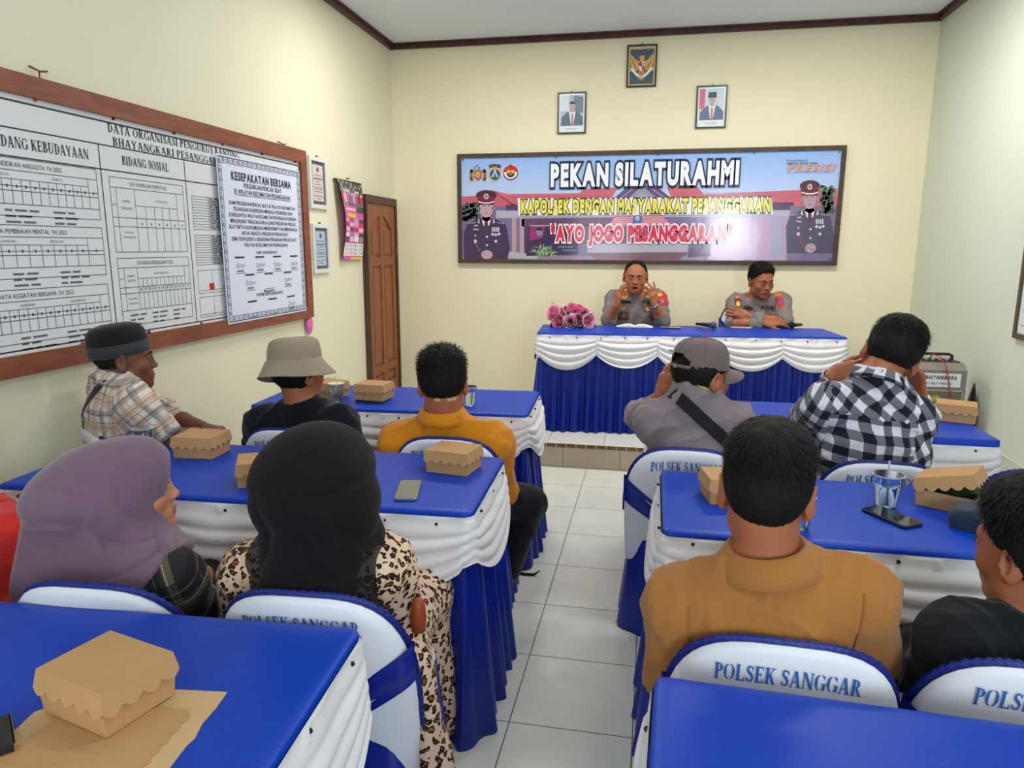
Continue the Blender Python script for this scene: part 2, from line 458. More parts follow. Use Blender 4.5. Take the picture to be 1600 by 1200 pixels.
for lo, hi in (((1.0, 1.25), (1.05, 2.4)), ((1.9, 1.25), (1.95, 2.4)), ((1.0, 1.25), (1.95, 1.3)), ((1.0, 2.35), (1.95, 2.4)), ((1.45, 1.25), (1.5, 2.4))):
    b.box((lo[0], YF-.08, lo[1]), (hi[0], YF-.02, hi[1]))
w1 = struct(b.build('window_1', m_crown))
b = MB(); b.box((1.05, YF-.054, 1.3), (1.9, YF-.05, 2.35))
gl = mat('window_glass', (255, 255, 255), .02, trans=1.0, ior=1.02); b.build('window_pane', gl, w1)
b = MB()
for lo, hi in (((-1.65, 0), (-1.6, 2.2)), ((-.6, 0), (-.55, 2.2)), ((-1.65, 2.15), (-.55, 2.2))):
    b.box((lo[0], YF-.09, lo[1]), (hi[0], YF-.01, hi[1]))
struct(b.build('door_2', m_crown))
# stage platform
b = MB(); b.box((XL, YP, 0), (XR, YB, HP), m_ptile)
pl = struct(b.build('floor_platform'))
b = MB(); b.box((XL+.001, YP-.006, 0.0), (XR-.001, YP, HP-.022)); struct(b.build('trim_1', m_riser))
b = MB(); x = XL; k = 0
while x < XR-.02:
    b.box((x+.002, YP-.012, HP-.024), (min(x+.066, XR), YP+.002, HP+.002), m_nosing if True else None)
    b.box((x+.066, YP-.012, HP-.024), (min(x+.07, XR), YP+.002, HP+.002), m_nosing_w)
    x += .07; k += 1
b.box((XL, YP-.010, HP-.005), (XR, YP+.012, HP+.0035), m_nosing_w)
struct(b.build('trim_2'))
# tile skirting on the right wall and cornice round the ceiling
b = MB(); b.box((XR-.012, YF, 0), (XR, YP-.012, .285)); struct(b.build('baseboard_right', tile_mat('skirting_tile', (214, 212, 200), (140, 140, 132), 9, .4, 0, 0)))
def cornice(name, lo, hi, ax):
    b = MB(); x0, y0 = lo; x1, y1 = hi
    b.box((x0, y0, ZC-.05), (x1, y1, ZC))
    return struct(b.build(name, m_crown))
b = MB(); b.box((XL, YB-.035, ZC-.05), (XR, YB, ZC)); b.box((XL, YB-.05, ZC-.016), (XR, YB, ZC-.0005)); struct(b.build('trim_3', m_crown))
b = MB(); b.box((XL, YF, ZC-.05), (XL+.035, YB-.05, ZC)); b.box((XL, YF, ZC-.016), (XL+.05, YB-.05, ZC-.0005)); struct(b.build('trim_4', m_crown))
b = MB(); b.box((XR-.035, YF, ZC-.05), (XR, YB-.05, ZC)); b.box((XR-.05, YF, ZC-.016), (XR, YB-.05, ZC-.0005)); struct(b.build('trim_5', m_crown))
# corner filler bead in the left corner
# ceiling fixtures the light comes from
m_lampw = mat('lamp_white', (240, 240, 240), .4)
for i, (lx, ly) in enumerate(LAMPS):
    b = MB(); b.box((lx-.5, ly-.14, ZC-.06), (lx+.5, ly+.14, ZC)); o = b.build('ceiling_lamp', m_lampw)
    tag(o, ['white ceiling lamp over the head table by the left wall', 'white ceiling lamp over the head table by the right wall', 'white ceiling lamp over the left rows of tables', 'white ceiling lamp over the right rows of tables'][i], 'ceiling lamp', 'ceiling lamps')
# ------------------------------------------------------------ side door
m_door = wood('door_wood', (156, 92, 56), (132, 74, 44), (2, 2, .5), .4)
m_jamb = wood('door_frame_wood', (92, 62, 50), (66, 42, 36), (2, 2, .5), .45)
Y0, Y1, ZD = 5.812, 6.532, 1.97
b = MB()
X = XL
b.box((X, Y0-.012, HP), (X+.05, Y0+.022, ZD), m_jamb); b.box((X, Y1-.022, HP), (X+.05, Y1+.012, ZD), m_jamb)
b.box((X, Y0+.022, ZD-.065), (X+.05, Y1-.022, ZD), m_jamb)
d1 = struct(b.build('door_1'))
b = MB(); yl, yr, zb, zt = Y0+.024, Y1-.024, HP+.004, ZD-.067
b.box((X+.002, yl, zb), (X+.022, yr, zt))
sw = .085; ym = (yl+yr)/2
for a, c in ((yl, yl+sw), (ym-.035, ym+.035), (yr-sw, yr)): b.box((X+.02, a, zb), (X+.036, c, zt))
for a, c in ((zb, zb+.12), (.40, .47), (1.37, 1.44)): b.box((X+.02, yl, a), (X+.0358, yr, c))
for s_ in (0, 1):          # arched head over each upper panel
    a, c = (yl+sw, ym-.035) if s_ == 0 else (ym+.035, yr-sw)
    pts = []
    for i in range(13):
        t = i/12; u = t if s_ == 0 else 1-t
        h = 1.70+.10*(0.5-.5*cos(pi*min(1, u*1.15)))
        pts.append((a+(c-a)*t, h))
    n = len(pts); V = [(X+.0357, y, z) for y, z in pts]+[(X+.0357, c, zt), (X+.0357, a, zt)]
    V2 = [(X+.02, y, z) for _, y, z in V]
    m_ = n+2
    b.add(V+V2, [tuple(range(m_))]+[tuple(range(2*m_-1, m_-1, -1))]+[(i, i+m_, (i+1) % m_+m_, (i+1) % m_) for i in range(m_)])
for (a, c) in ((yl+sw, ym-.035), (ym+.035, yr-sw)):
    for z0, z1 in ((zb+.12, .40), (.47, 1.37), (1.44, 1.70)):
        b.box((X+.02, a+.028, z0+.028), (X+.030, c-.028, z1-.028))
leaf = b.build('door_leaf', m_door, d1)
m_brass = mat('worn_brass', (120, 90, 52), .35, metal=1.0)
b = MB()
for z in (.5, 1.5): b.tube([(X+.052, Y1-.018, z-.05), (X+.052, Y1-.018, z+.05)], .008)
b.build('hinge', m_brass, d1)
# ------------------------------------------------------------ tables
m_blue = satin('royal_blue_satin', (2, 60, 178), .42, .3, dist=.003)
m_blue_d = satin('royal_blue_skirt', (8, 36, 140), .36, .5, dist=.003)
m_white = satin('white_satin', (232, 228, 232), .45, .5, scale=9, dist=.004)
m_pin = mat('dark_stud', (40, 36, 40), .4, metal=.6)

def rect_path(hx, hy, r, step=.009):
    """closed path round a rounded rectangle: points, outward normals, side index, distance along the side"""
    pts = []; nor = []; side = []; u = []
    sides = [((-hx+r, -hy), (hx-r, -hy), (0, -1), hx*2), ((hx, -hy+r), (hx, hy-r), (1, 0), hy*2), ((hx-r, hy), (-hx+r, hy), (0, 1), hx*2), ((-hx, hy-r), (-hx, -hy+r), (-1, 0), hy*2)]
    cs = [(hx-r, -hy+r, -90), (hx-r, hy-r, 0), (-hx+r, hy-r, 90), (-hx+r, -hy+r, 180)]
    for i, (a, b, n, L) in enumerate(sides):
        m = max(2, int(round((L-2*r)/step)))
        for k in range(m):
            t = k/m; pts.append((a[0]+(b[0]-a[0])*t, a[1]+(b[1]-a[1])*t)); nor.append(n); side.append(i); u.append((r+t*(L-2*r))/L)
        cx, cy, a0 = cs[i]
        for k in range(6):
            an = radians(a0+90*k/6); pts.append((cx+r*cos(an), cy+r*sin(an))); nor.append((cos(an), sin(an)))
            side.append(i if k < 3 else (i+1) % 4); u.append(1.0 - (3-k)/3*r/L*.5 if k < 3 else (k-3)/3*r/L*.5)
    return np.array(pts), np.array(nor), np.array(side), np.array(u)

def make_table(label, x0, x1, y0, y1, zt, zf, rot=0.0, pivot=None, seed=0, group=None, over=.012):
    r_ = np.random.default_rng(100+seed)
    hx, hy = (x1-x0)/2, (y1-y0)/2
    root = empty('skirted_table', ((x0+x1)/2, (y0+y1)/2, zf), rot)
    tag(root, label, 'table', group)
    H = zt-zf
    pts, nor, side, u = rect_path(hx, hy, .022)
    n = len(pts)
    # top cloth with a small rolled edge
    b = MB()
    rings = [(-.10, 0), (-.03, 0), (-.008, -.0005), (0.0, -.004), (.002, -.008), (.002, -over-.008)]
    nx_, ny_ = 60, 26
    ctr = []
    V = []
    for t_ in (0.0, .45, .9):          # rings from the middle line of the top out to the edge
        for (px, py) in pts:
            cx = np.clip(px, -(hx-hy), hx-hy); V.append((cx+(px-cx)*t_, py*t_, H))
    for off, dz in rings[2:]:
        for (px, py), (nx, ny) in zip(pts, nor): V.append((px+nx*off, py+ny*off, H+dz))
    Fc = []
    for i in range(2+len(rings)-2):
        for k in range(n): Fc.append((i*n+k, (i+1)*n+k, (i+1)*n+(k+1) % n, i*n+(k+1) % n))
    b.add(V, Fc); o_ = b.build('top_cloth', m_blue, root, True, 60)
    for i in range(2*n): o_.data.polygons[i].use_smooth = False
    # white swags
    lens = [2*hx, 2*hy, 2*hx, 2*hy]
    ns = [max(1, int(round(l/.47))) for l in lens]
    sw = np.array([ns[s] for s in side]); t = u*sw; cell = np.minimum(np.floor(t), sw-1); uu = (t-cell)*2-1
    key = side*16+cell
    jit = {k: r_.uniform(-1, 1, 4) for k in np.unique(key)}
    J = np.array([jit[k] for k in key])
    R = 40
    G = np.zeros((n, R, 3))
    arc = np.clip(1-np.abs(uu)**2.1, 0, 1)
    pin = np.exp(-((1-np.abs(uu))/.045)**2)
    for j in range(R):
        v = j/(R-1)
        vv = max(0, (v-.12)/.88)
        drop = .005+v*(.145+.0*J[:, 0])+vv**1.0*(.095+.018*J[:, 0])*arc
        ph = vv*4.2+J[:, 1]*.25
        fold = (1-np.abs(np.sin(pi*ph))**.65)
        amp = (.016+.005*J[:, 2])*min(1, vv*3)*(.55+.45*(1-np.abs(uu)**4))
        sagx = .0035*np.sin(uu*9+J[:, 3]*5+v*3)*(1-vv)*(v > .05)
        d = .006+amp*(1-fold)*1.25+.016*vv*arc+.010*v+sagx*.8
        d = d*(1-.55*pin)+pin*.006*(v > .1)
        # small pleat in the flat band mid-swag
        d = d+.006*np.exp(-(uu/.03)**2)*(v < .16)*(v > .03)
        x = pts[:, 0]+nor[:, 0]*d; y = pts[:, 1]+nor[:, 1]*d
        G[:, j] = np.stack([x, y, H-over+.002-drop], 1)
    b = MB(); b.grid(G, None, True, True); swo = b.build('swag_valance', m_white, root, True)
    # blue pleated skirt to the floor
    R = 14; G = np.zeros((n, R, 3)); per = np.cumsum(np.r_[0, np.linalg.norm(np.diff(pts, axis=0), axis=1)])
    L = per[-1]; ph = r_.uniform(0, 6)
    w1 = per/L*2*pi*round(L/.085); w2 = per/L*2*pi*round(L/.21)
    for j in range(R):
        v = j/(R-1)
        d = -.012+.052*v**1.2+(.004+.019*v)*(np.sin(w1+.8*np.sin(w2+ph)+.5*v)+.45*np.sin(w2*1.0+ph+1.2*v))
        z = (H-.05)*(1-v)+.004+.006*v*np.sin(w2+ph)
        G[:, j] = np.stack([pts[:, 0]+nor[:, 0]*d, pts[:, 1]+nor[:, 1]*d, np.full(n, 0)+z], 1)
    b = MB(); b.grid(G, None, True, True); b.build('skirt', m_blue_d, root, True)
    # studs along the front edge
    for s in range(4):
        L_ = lens[s]; k = max(2, int(L_/.17))
        if s == 2: continue
        for i in range(k):
            q = (i+.5)/k*L_-L_/2+r_.uniform(-.02, .02)
            p, nn = {0: ((q, -hy), (0, -1)), 1: ((hx, q), (1, 0)), 3: ((-hx, -q), (-1, 0))}[s]
            c = np.array([p[0]+nn[0]*.012, p[1]+nn[1]*.012, H-over-.022+r_.uniform(-.004, .004)]); d = np.array([nn[0], nn[1], 0.])
            b = MB(); b.tube([c-d*.006, c, c+d*.003], [.005, .005, .002], n=8); b.build('stud', m_pin, root)
    # the frame under the cloth
    b = MB()
    b.box((-hx+.02, -hy+.02, H-.03), (hx-.02, hy-.02, H-.008))
    b.build('tabletop_board', m_crown, root)
    for sx in (-1, 1):
        for sy in (-1, 1):
            b = MB(); b.tube([(sx*(hx-.06), sy*(hy-.06), 0), (sx*(hx-.06), sy*(hy-.06), H-.03)], .014); b.build('leg', m_pin, root)
    return root

ZT = .76
R_ = radians
make_table('long head table on the platform under the banner, blue top with white swags', -.855, 1.345, 5.265, 5.83, .915, HP, R_(4.5), seed=1)
make_table('blue and white skirted table nearest the side door, left of the aisle', -1.965, -.575, 3.175, 3.745, ZT, 0, R_(3), seed=2)
make_table('blue and white skirted table with a silver phone on it, middle of the left rows', -2.12, -.515, 1.905, 2.485, ZT, 0, R_(2.2), seed=3)
make_table('blue table with flattened cardboard under a snack box, closest on the left', -1.95, -.55, .64, 1.225, ZT, 0, R_(3.5), seed=4)
make_table('blue table in front of the man in the checked shirt, beside the amplifier', .03, 1.43, 3.155, 3.745, ZT, 0, 0, seed=5, over=.026)
make_table('blue table with the open snack box and a water cup, middle of the right rows', .055, 1.46, 1.915, 2.48, ZT, 0, 0, seed=6)
make_table('empty blue table closest on the right of the aisle', .022, 1.44, .60, 1.195, ZT, 0, R_(-2), seed=7)

# ------------------------------------------------------------ chairs
m_cover = satin('white_chair_cover', (226, 226, 236), .55, .4, scale=7, dist=.003)
m_sash = satin('blue_sash', (10, 34, 136), .38, .55, scale=20, dist=.004)
m_trim = satin('blue_ruffle', (9, 28, 118), .45, .5, scale=40, dist=.003)
m_letter = mat('blue_stencil_ink', (32, 98, 176), .6)

def back_outline(hw, z0, z1, n=22, p=3.2):
    """outline of the padded back: straight sides, rounded shoulders"""
    zs = z0+(z1-z0)*.42; pts = []
    pts.append((-hw*.95, z0)); pts.append((hw*.95, z0))
    pts.append((hw*.985, (z0+zs)/2))
    for i in range(n+1):
        a = pi*i/n
        c, s_ = cos(a), sin(a)
        pts.append((hw*abs(c)**(2/p)*(1 if c >= 0 else -1), zs+(z1-zs)*abs(s_)**(2/2.8)))
    pts.append((-hw*.985, (z0+zs)/2))
    return np.array(pts)
def back_y(x, z):            # the back leans away from the sitter and hollows a little
    return -.02-.30*(np.maximum(z, .40)-.40)*.85+.55*x**2
def make_chair(label, x, y, rz, lettering='full', zf=0.0, group='covered chairs'):
    root = empty('covered_chair', (x, y, zf), rz); tag(root, label, 'chair', group)
    hw, z0, z1 = .228, .30, .80
    o = back_outline(hw, z0, z1); n = len(o); ctr = np.array([0, .55])
    b = MB(); V = []
    for side in (-1, 1):
        for k, (sc, dy) in enumerate(((1.0, 0.0), (.985, .010), (.95, .017), (.85, .020), (.55, .022), (.2, .022))):
            q = ctr+(o-ctr)*sc
            for (a, z) in q: V.append((a, back_y(a, z)+side*dy, z))
    K = 6; Fc = []
    for si in range(2):
        base = si*K*n
        for k in range(K-1):
            for i in range(n):
                j = (i+1) % n
                q = (base+k*n+i, base+k*n+j, base+(k+1)*n+j, base+(k+1)*n+i)
                Fc.append(q if si == 0 else q[::-1])
        c = tuple(base+(K-1)*n+i for i in range(n)); Fc.append(c if si == 0 else c[::-1])
    b.add(V, Fc); b.build('back_cover', m_cover, root, True)
    # blue ruffle sewn round the front rim of the back
    o2 = back_outline(hw+.006, z0, z1+.006, 60)[2:-1]
    m = 260; seg = np.r_[0, np.cumsum(np.linalg.norm(np.diff(o2, axis=0), axis=1))]
    tt = np.linspace(0, seg[-1], m); ox = np.interp(tt, seg, o2[:, 0]); oz = np.interp(tt, seg, o2[:, 1])
    G = np.zeros((m, 5, 3)); rr = np.random.default_rng(int(abs(x*100)+abs(y*10)))
    for j in range(5):
        e = j/4; wob = .0022*np.sin(tt*2*pi/.017+2*np.sin(tt*40))*e
        k = .965+(.035+.012*e)*min(1, e*3)*.9
        G[:, j] = np.stack([ox*k, back_y(ox, oz)+.008+.005*e+wob*.8, .52+(oz-.52)*k+wob*.35], 1)
    b = MB(); b.grid(G); G2 = G.copy(); G2[:, :, 1] += .004; b.grid(G2, None, False, True); b.build('ruffle_trim', m_trim, root, True)
    # sash drawn across the back, high at the sides and low in the middle
    b = MB(); nu = 40; nv = 9
    for s_ in (-1, 1):
        G = np.zeros((nu, nv, 3))
        for i in range(nu):
            a = (i/(nu-1)*2-1)
            for j in range(nv):
                w = j/(nv-1); zc = .470+.155*abs(a)**1.25; hh = .052-.012*(1-abs(a))
                z = zc+hh*(w*2-1)
                xx = a*(hw+.004)*(1.0 if z < .6 else 1.0)
                G[i, j] = (xx, back_y(xx, z)+s_*(.026+.004*math.sin(w*9+a*4)+.002*math.sin(w*23))-(0 if abs(a) < .9 else s_*.020*((abs(a)-.9)/.1)**2), z)
        b.grid(G, None, False, s_ > 0)
    b.build('sash', m_sash, root, True)
    # seat cushion cover and pleated blue skirt
    pts, nor, side, u = rect_path(.185, .175, .05, .012); N = len(pts)
    per = np.cumsum(np.r_[0, np.linalg.norm(np.diff(pts, axis=0), axis=1)]); L = per[-1]
    ph = per/L*2*pi*round(L/.075)
    G = np.zeros((N, 10, 3))
    for j in range(10):
        v = j/9; d = .012+.035*v+(.001+.013*v)*np.sin(ph+.6*np.sin(ph*.37))
        G[:, j] = np.stack([pts[:, 0]+nor[:, 0]*d, pts[:, 1]+nor[:, 1]*d+.155, .415*(1-v)+.004+0*d], 1)
    # the skirt climbs to the back cover behind
    climb = np.clip((-(pts[:, 1])-.14)/.075, 0, 1)
    for j in range(3): G[:, j, 2] += .02*(1-j/3)*climb
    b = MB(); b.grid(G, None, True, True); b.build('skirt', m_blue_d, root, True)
    b = MB(); V = []
    for off, z in ((.012, .415), (.006, .44), (-.03, .455), (-.12, .458)):
        V += [(p[0]+q[0]*off, p[1]+q[1]*off+.155, z) for p, q in zip(pts, nor)]
    Fc = [(i*N+k, i*N+(k+1) % N, (i+1)*N+(k+1) % N, (i+1)*N+k) for i in range(3) for k in range(N)]+[tuple(3*N+k for k in range(N))]
    b.add(V, Fc); b.build('seat_cover', m_cover, root, True)
    # stencilled lettering on the back
    b = MB()
    V, Fc = serif2d('POLSEK SANGGAR', .040, .265, .2, .05, .32, True)
    R0 = 1.4
    V3 = []
    for a, h in V:
        z = .710+h+.015*(1-(a/.13)**2)*.6
        V3.append((a, back_y(a, z)-.0235, z))
    b.add(V3, [q for q in Fc])
    zz = [(-.075, .674), (.045, .690), (.018, .682), (.10, .680), (-.005, .664), (.018, .673)]
    b.add([(a, back_y(a, z)-.0235, z) for a, z in zz], [tuple(range(6))])
    o_ = b.build('lettering', m_letter, root); o_['label'] = 'blue stencilled lettering and swoosh'
    return root
CH = [
 ('white covered chair of the man in the grey cap, beside the aisle', .150, 2.72, 0, 0),
 ('white covered chair of the man in the black and white checked shirt', .835, 2.69, R_(-4), 0),
 ('white covered chair behind the open snack box, nobody on it', 1.345, 2.69, R_(-4), 0),
 ('white covered chair of the man in the brown polo shirt', .282, 1.415, R_(-2), 0),
 ('white covered chair of the man in black at the right edge', .750, 1.415, R_(-6), 0),
 ('white covered chair of the man in the orange shirt', -.780, 2.69, R_(3), 0),
 ('white covered chair of the person in the bucket hat', -1.455, 2.69, R_(2), 0),
 ('white covered chair of the man in the plaid shirt and black cap', -2.15, 2.50, R_(-36), 0),
 ('white covered chair of the woman in the black headscarf', -.725, 1.41, R_(4), 0),
 ('white covered chair of the woman in the purple headscarf', -1.215, 1.352, R_(4), 0),
 ('white covered chair of the person in red at the left edge', -1.735, 1.33, R_(4), 0),
 ('white covered chair of the officer who is speaking', -.115, 6.33, pi+R_(4), HP),
 ('white covered chair of the officer with folded arms', .80, 6.36, pi-R_(6), HP),
]
for lb, x, y, rz, zf in CH:
    c_ = make_chair(lb, x, y, rz, zf=zf)
    if zf: c_.scale = (1, 1, 1.13)
# ------------------------------------------------------------ bodies as blended volumes
class Field:
    def __init__(s, xs, ys, zs):
        s.xs, s.ys, s.zs = [np.asarray(a, np.float32) for a in (xs, ys, zs)]
        s.V = np.full((len(xs), len(ys), len(zs)), .5, np.float32)
    def blk(s, lo, hi):
        r = []
        for a, l, h in zip((s.xs, s.ys, s.zs), lo, hi):
            i, j = np.searchsorted(a, l), np.searchsorted(a, h)
            if j <= i: return None
            r.append(slice(max(0, i-1), min(len(a), j+1)))
        return tuple(r)
    def pts(s, b): return s.xs[b[0]][:, None, None], s.ys[b[1]][None, :, None], s.zs[b[2]][None, None, :]
    def op(s, prim, inflate=0.0, k=None):
        fn, lo, hi, kk, mode = prim
        k = kk if k is None else k
        pad = k+abs(inflate)+.03
        b = s.blk(np.array(lo)-pad, np.array(hi)+pad)
        if b is None: return
        d = fn(*s.pts(b)).astype(np.float32)-inflate; V = s.V[b]
        if mode == 'u':
            if k > 0:
                h = np.maximum(k-np.abs(V-d), 0)/k; s.V[b] = np.minimum(V, d)-h*h*k*.25
            else: s.V[b] = np.minimum(V, d)
        else:
            d = -d
            if k > 0:
                h = np.maximum(k-np.abs(V-d), 0)/k; s.V[b] = np.maximum(V, d)+h*h*k*.25
            else: s.V[b] = np.maximum(V, d)
    def warp(s, fn, band=.04):
        m = np.abs(s.V) < band
        i, j, k = np.nonzero(m)
        s.V[m] += fn(s.xs[i], s.ys[j], s.zs[k]).astype(np.float32)
    def mesh(s): return surfnets(s.V, s.xs, s.ys, s.zs)

def surfnets(V, xs, ys, zs):
    S = V < 0
    c = np.zeros(tuple(n-1 for n in V.shape), np.int8)
    for a in (0, 1):
        for b in (0, 1):
            for d in (0, 1):
                c += S[a:S.shape[0]-1+a, b:S.shape[1]-1+b, d:S.shape[2]-1+d]
    act = (c > 0) & (c < 8)
    I, J, K = np.nonzero(act); n = len(I)
    idx = np.full(c.shape, -1, np.int32); idx[I, J, K] = np.arange(n)
    pos = np.zeros((n, 3), np.float64); cnt = np.zeros(n)
    for ax in range(3):
        o = [q for q in range(3) if q != ax]
        for a in (0, 1):
            for b in (0, 1):
                A = [0, 0, 0]; A[o[0]] = a; A[o[1]] = b; B = list(A); B[ax] = 1
                va = V[I+A[0], J+A[1], K+A[2]]; vb = V[I+B[0], J+B[1], K+B[2]]
                m = (va < 0) != (vb < 0)
                t = np.where(m, va/np.where(m, va-vb, 1), 0)
                q = np.zeros((n, 3)); q[:, o[0]] = a; q[:, o[1]] = b; q[:, ax] = t
                pos += q*m[:, None]; cnt += m
    pos /= cnt[:, None]
    W = np.stack([xs[I]+pos[:, 0]*(xs[I+1]-xs[I]), ys[J]+pos[:, 1]*(ys[J+1]-ys[J]), zs[K]+pos[:, 2]*(zs[K+1]-zs[K])], 1)
    Fs = []
    for ax in range(3):
        o1, o2 = (ax+1) % 3, (ax+2) % 3
        sl0 = [slice(None)]*3; sl1 = [slice(None)]*3
        sl0[ax] = slice(0, -1); sl1[ax] = slice(1, None)
        for q in (o1, o2): sl0[q] = slice(1, -1); sl1[q] = slice(1, -1)
        a = S[tuple(sl0)]; b = S[tuple(sl1)]
        m = a != b
        E = np.stack(np.nonzero(m), 1)
        if len(E) == 0: continue
        sg = a[m]
        E[:, o1] += 1; E[:, o2] += 1
        def cell(d1, d2):
            q = E.copy(); q[:, o1] -= d1; q[:, o2] -= d2
            return idx[q[:, 0], q[:, 1], q[:, 2]]
        quad = np.stack([cell(1, 1), cell(0, 1), cell(0, 0), cell(1, 0)], 1)
        quad[~sg] = quad[~sg][:, ::-1]
        Fs.append(quad)
    F = np.concatenate(Fs)
    F = F[(F >= 0).all(1)]
    return W, F

def fast_obj(name, W, F, mats, parent=None, fm=None):
    me = bpy.data.meshes.new(name)
    nv, nf = len(W), len(F)
    me.vertices.add(nv); me.vertices.foreach_set('co', np.asarray(W, np.float32).ravel())
    me.loops.add(nf*4); me.loops.foreach_set('vertex_index', np.asarray(F, np.int32).ravel())
    me.polygons.add(nf); me.polygons.foreach_set('loop_start', np.arange(0, nf*4, 4, dtype=np.int32))
    me.polygons.foreach_set('use_smooth', np.ones(nf, bool))
    for m in (mats if isinstance(mats, (list, tuple)) else [mats]): me.materials.append(m)
    if fm is not None: me.polygons.foreach_set('material_index', np.asarray(fm, np.int32))
    me.update(calc_edges=True); me.validate()
    o = bpy.data.objects.new(name, me); COL.objects.link(o)
    if parent is not None: o.parent = parent
    return o

def axis(lo, hi, h, fine=()):
    """node positions from lo to hi, spacing h, finer inside the listed ranges"""
    out = [lo]; x = lo
    while x < hi:
        st = h
        for a, b, f in fine:
            if a-.012 <= x <= b: st = min(st, f)
        x += st; out.append(x)
    return np.array(out)

def nrm(v): v = np.array(v, float); return v/(np.linalg.norm(v)+1e-12)
def RC(a, b, ra, rb, k=.03, mode='u', flat=None):
    """tapered limb between two joints; flat=(axis, factor) thins it along that axis"""
    a = np.array(a, float); b = np.array(b, float); ba = b-a; L2 = float(ba@ba)+1e-12
    if flat is not None:
        n = nrm(flat[0]); f = flat[1]
    def fn(X, Y, Z):
        px, py, pz = X-a[0], Y-a[1], Z-a[2]
        h = np.clip((px*ba[0]+py*ba[1]+pz*ba[2])/L2, 0, 1)
        qx, qy, qz = px-h*ba[0], py-h*ba[1], pz-h*ba[2]
        if flat is not None:
            dn = qx*n[0]+qy*n[1]+qz*n[2]; e = (f*f-1)*dn*dn
            return np.sqrt(qx*qx+qy*qy+qz*qz+e)-(ra+(rb-ra)*h)
        return np.sqrt(qx*qx+qy*qy+qz*qz)-(ra+(rb-ra)*h)
    r = max(ra, rb)
    return (fn, np.minimum(a, b)-r, np.maximum(a, b)+r, k, mode)
def EL(c, r, R=None, k=.03, mode='u'):
    """ellipsoid; rows of R are its axes"""
    c = np.array(c, float); r = np.array(r, float); R = np.eye(3) if R is None else np.array(R, float)
    def fn(X, Y, Z):
        x, y, z = X-c[0], Y-c[1], Z-c[2]
        u = [(R[i, 0]*x+R[i, 1]*y+R[i, 2]*z) for i in range(3)]
        k0 = np.sqrt(sum((u[i]/r[i])**2 for i in range(3))); k1 = np.sqrt(sum((u[i]/r[i]**2)**2 for i in range(3)))+1e-9
        return k0*(k0-1)/k1
    e = np.sqrt(((R.T*r)**2).sum(1))
    return (fn, c-e, c+e, k, mode)
def HS(p, n, lo, hi, k=.004):
    """cut away everything on the side of the plane that n points to, inside the box lo-hi"""
    p = np.array(p, float); n = nrm(n)
    return (lambda X, Y, Z: -((X-p[0])*n[0]+(Y-p[1])*n[1]+(Z-p[2])*n[2]), lo, hi, k, 's')
def CYL(a, b, ra, rb, k=.004, mode='s'):
    """cone frustum with flat ends, used for cutting neck and sleeve openings"""
    a = np.array(a, float); b = np.array(b, float); ba = b-a; L = np.linalg.norm(ba); t = ba/L
    def fn(X, Y, Z):
        px, py, pz = X-a[0], Y-a[1], Z-a[2]
        h = px*t[0]+py*t[1]+pz*t[2]
        rad = np.sqrt(np.maximum(px*px+py*py+pz*pz-h*h, 0))
        return np.maximum(np.maximum(-h, h-L), rad-(ra+(rb-ra)*np.clip(h/L, 0, 1)))
    r = max(ra, rb)
    return (fn, np.minimum(a, b)-r, np.maximum(a, b)+r, k, mode)

def creases(seed, amp=.004, freq=22, stretch=(1, 1, .45)):
    """soft ridged creases for cloth"""
    r = np.random.default_rng(seed)
    freq = freq*2.6; D = [(nrm(r.normal(size=3)*np.array(stretch))*freq*(1.7**i), nrm(r.normal(size=3))*freq*.55, r.uniform(0, 6, 2), .55**i) for i in range(4)]
    def fn(x, y, z):
        o = 0
        for kk, k2, ph, a in D:
            w = np.sin(k2[0]*x+k2[1]*y+k2[2]*z+ph[1])*1.6
            o = o+a*(1-2*np.abs(np.sin((kk[0]*x+kk[1]*y+kk[2]*z)*.5+ph[0]+w*.6))**.7)
        return -amp*o
    return fn

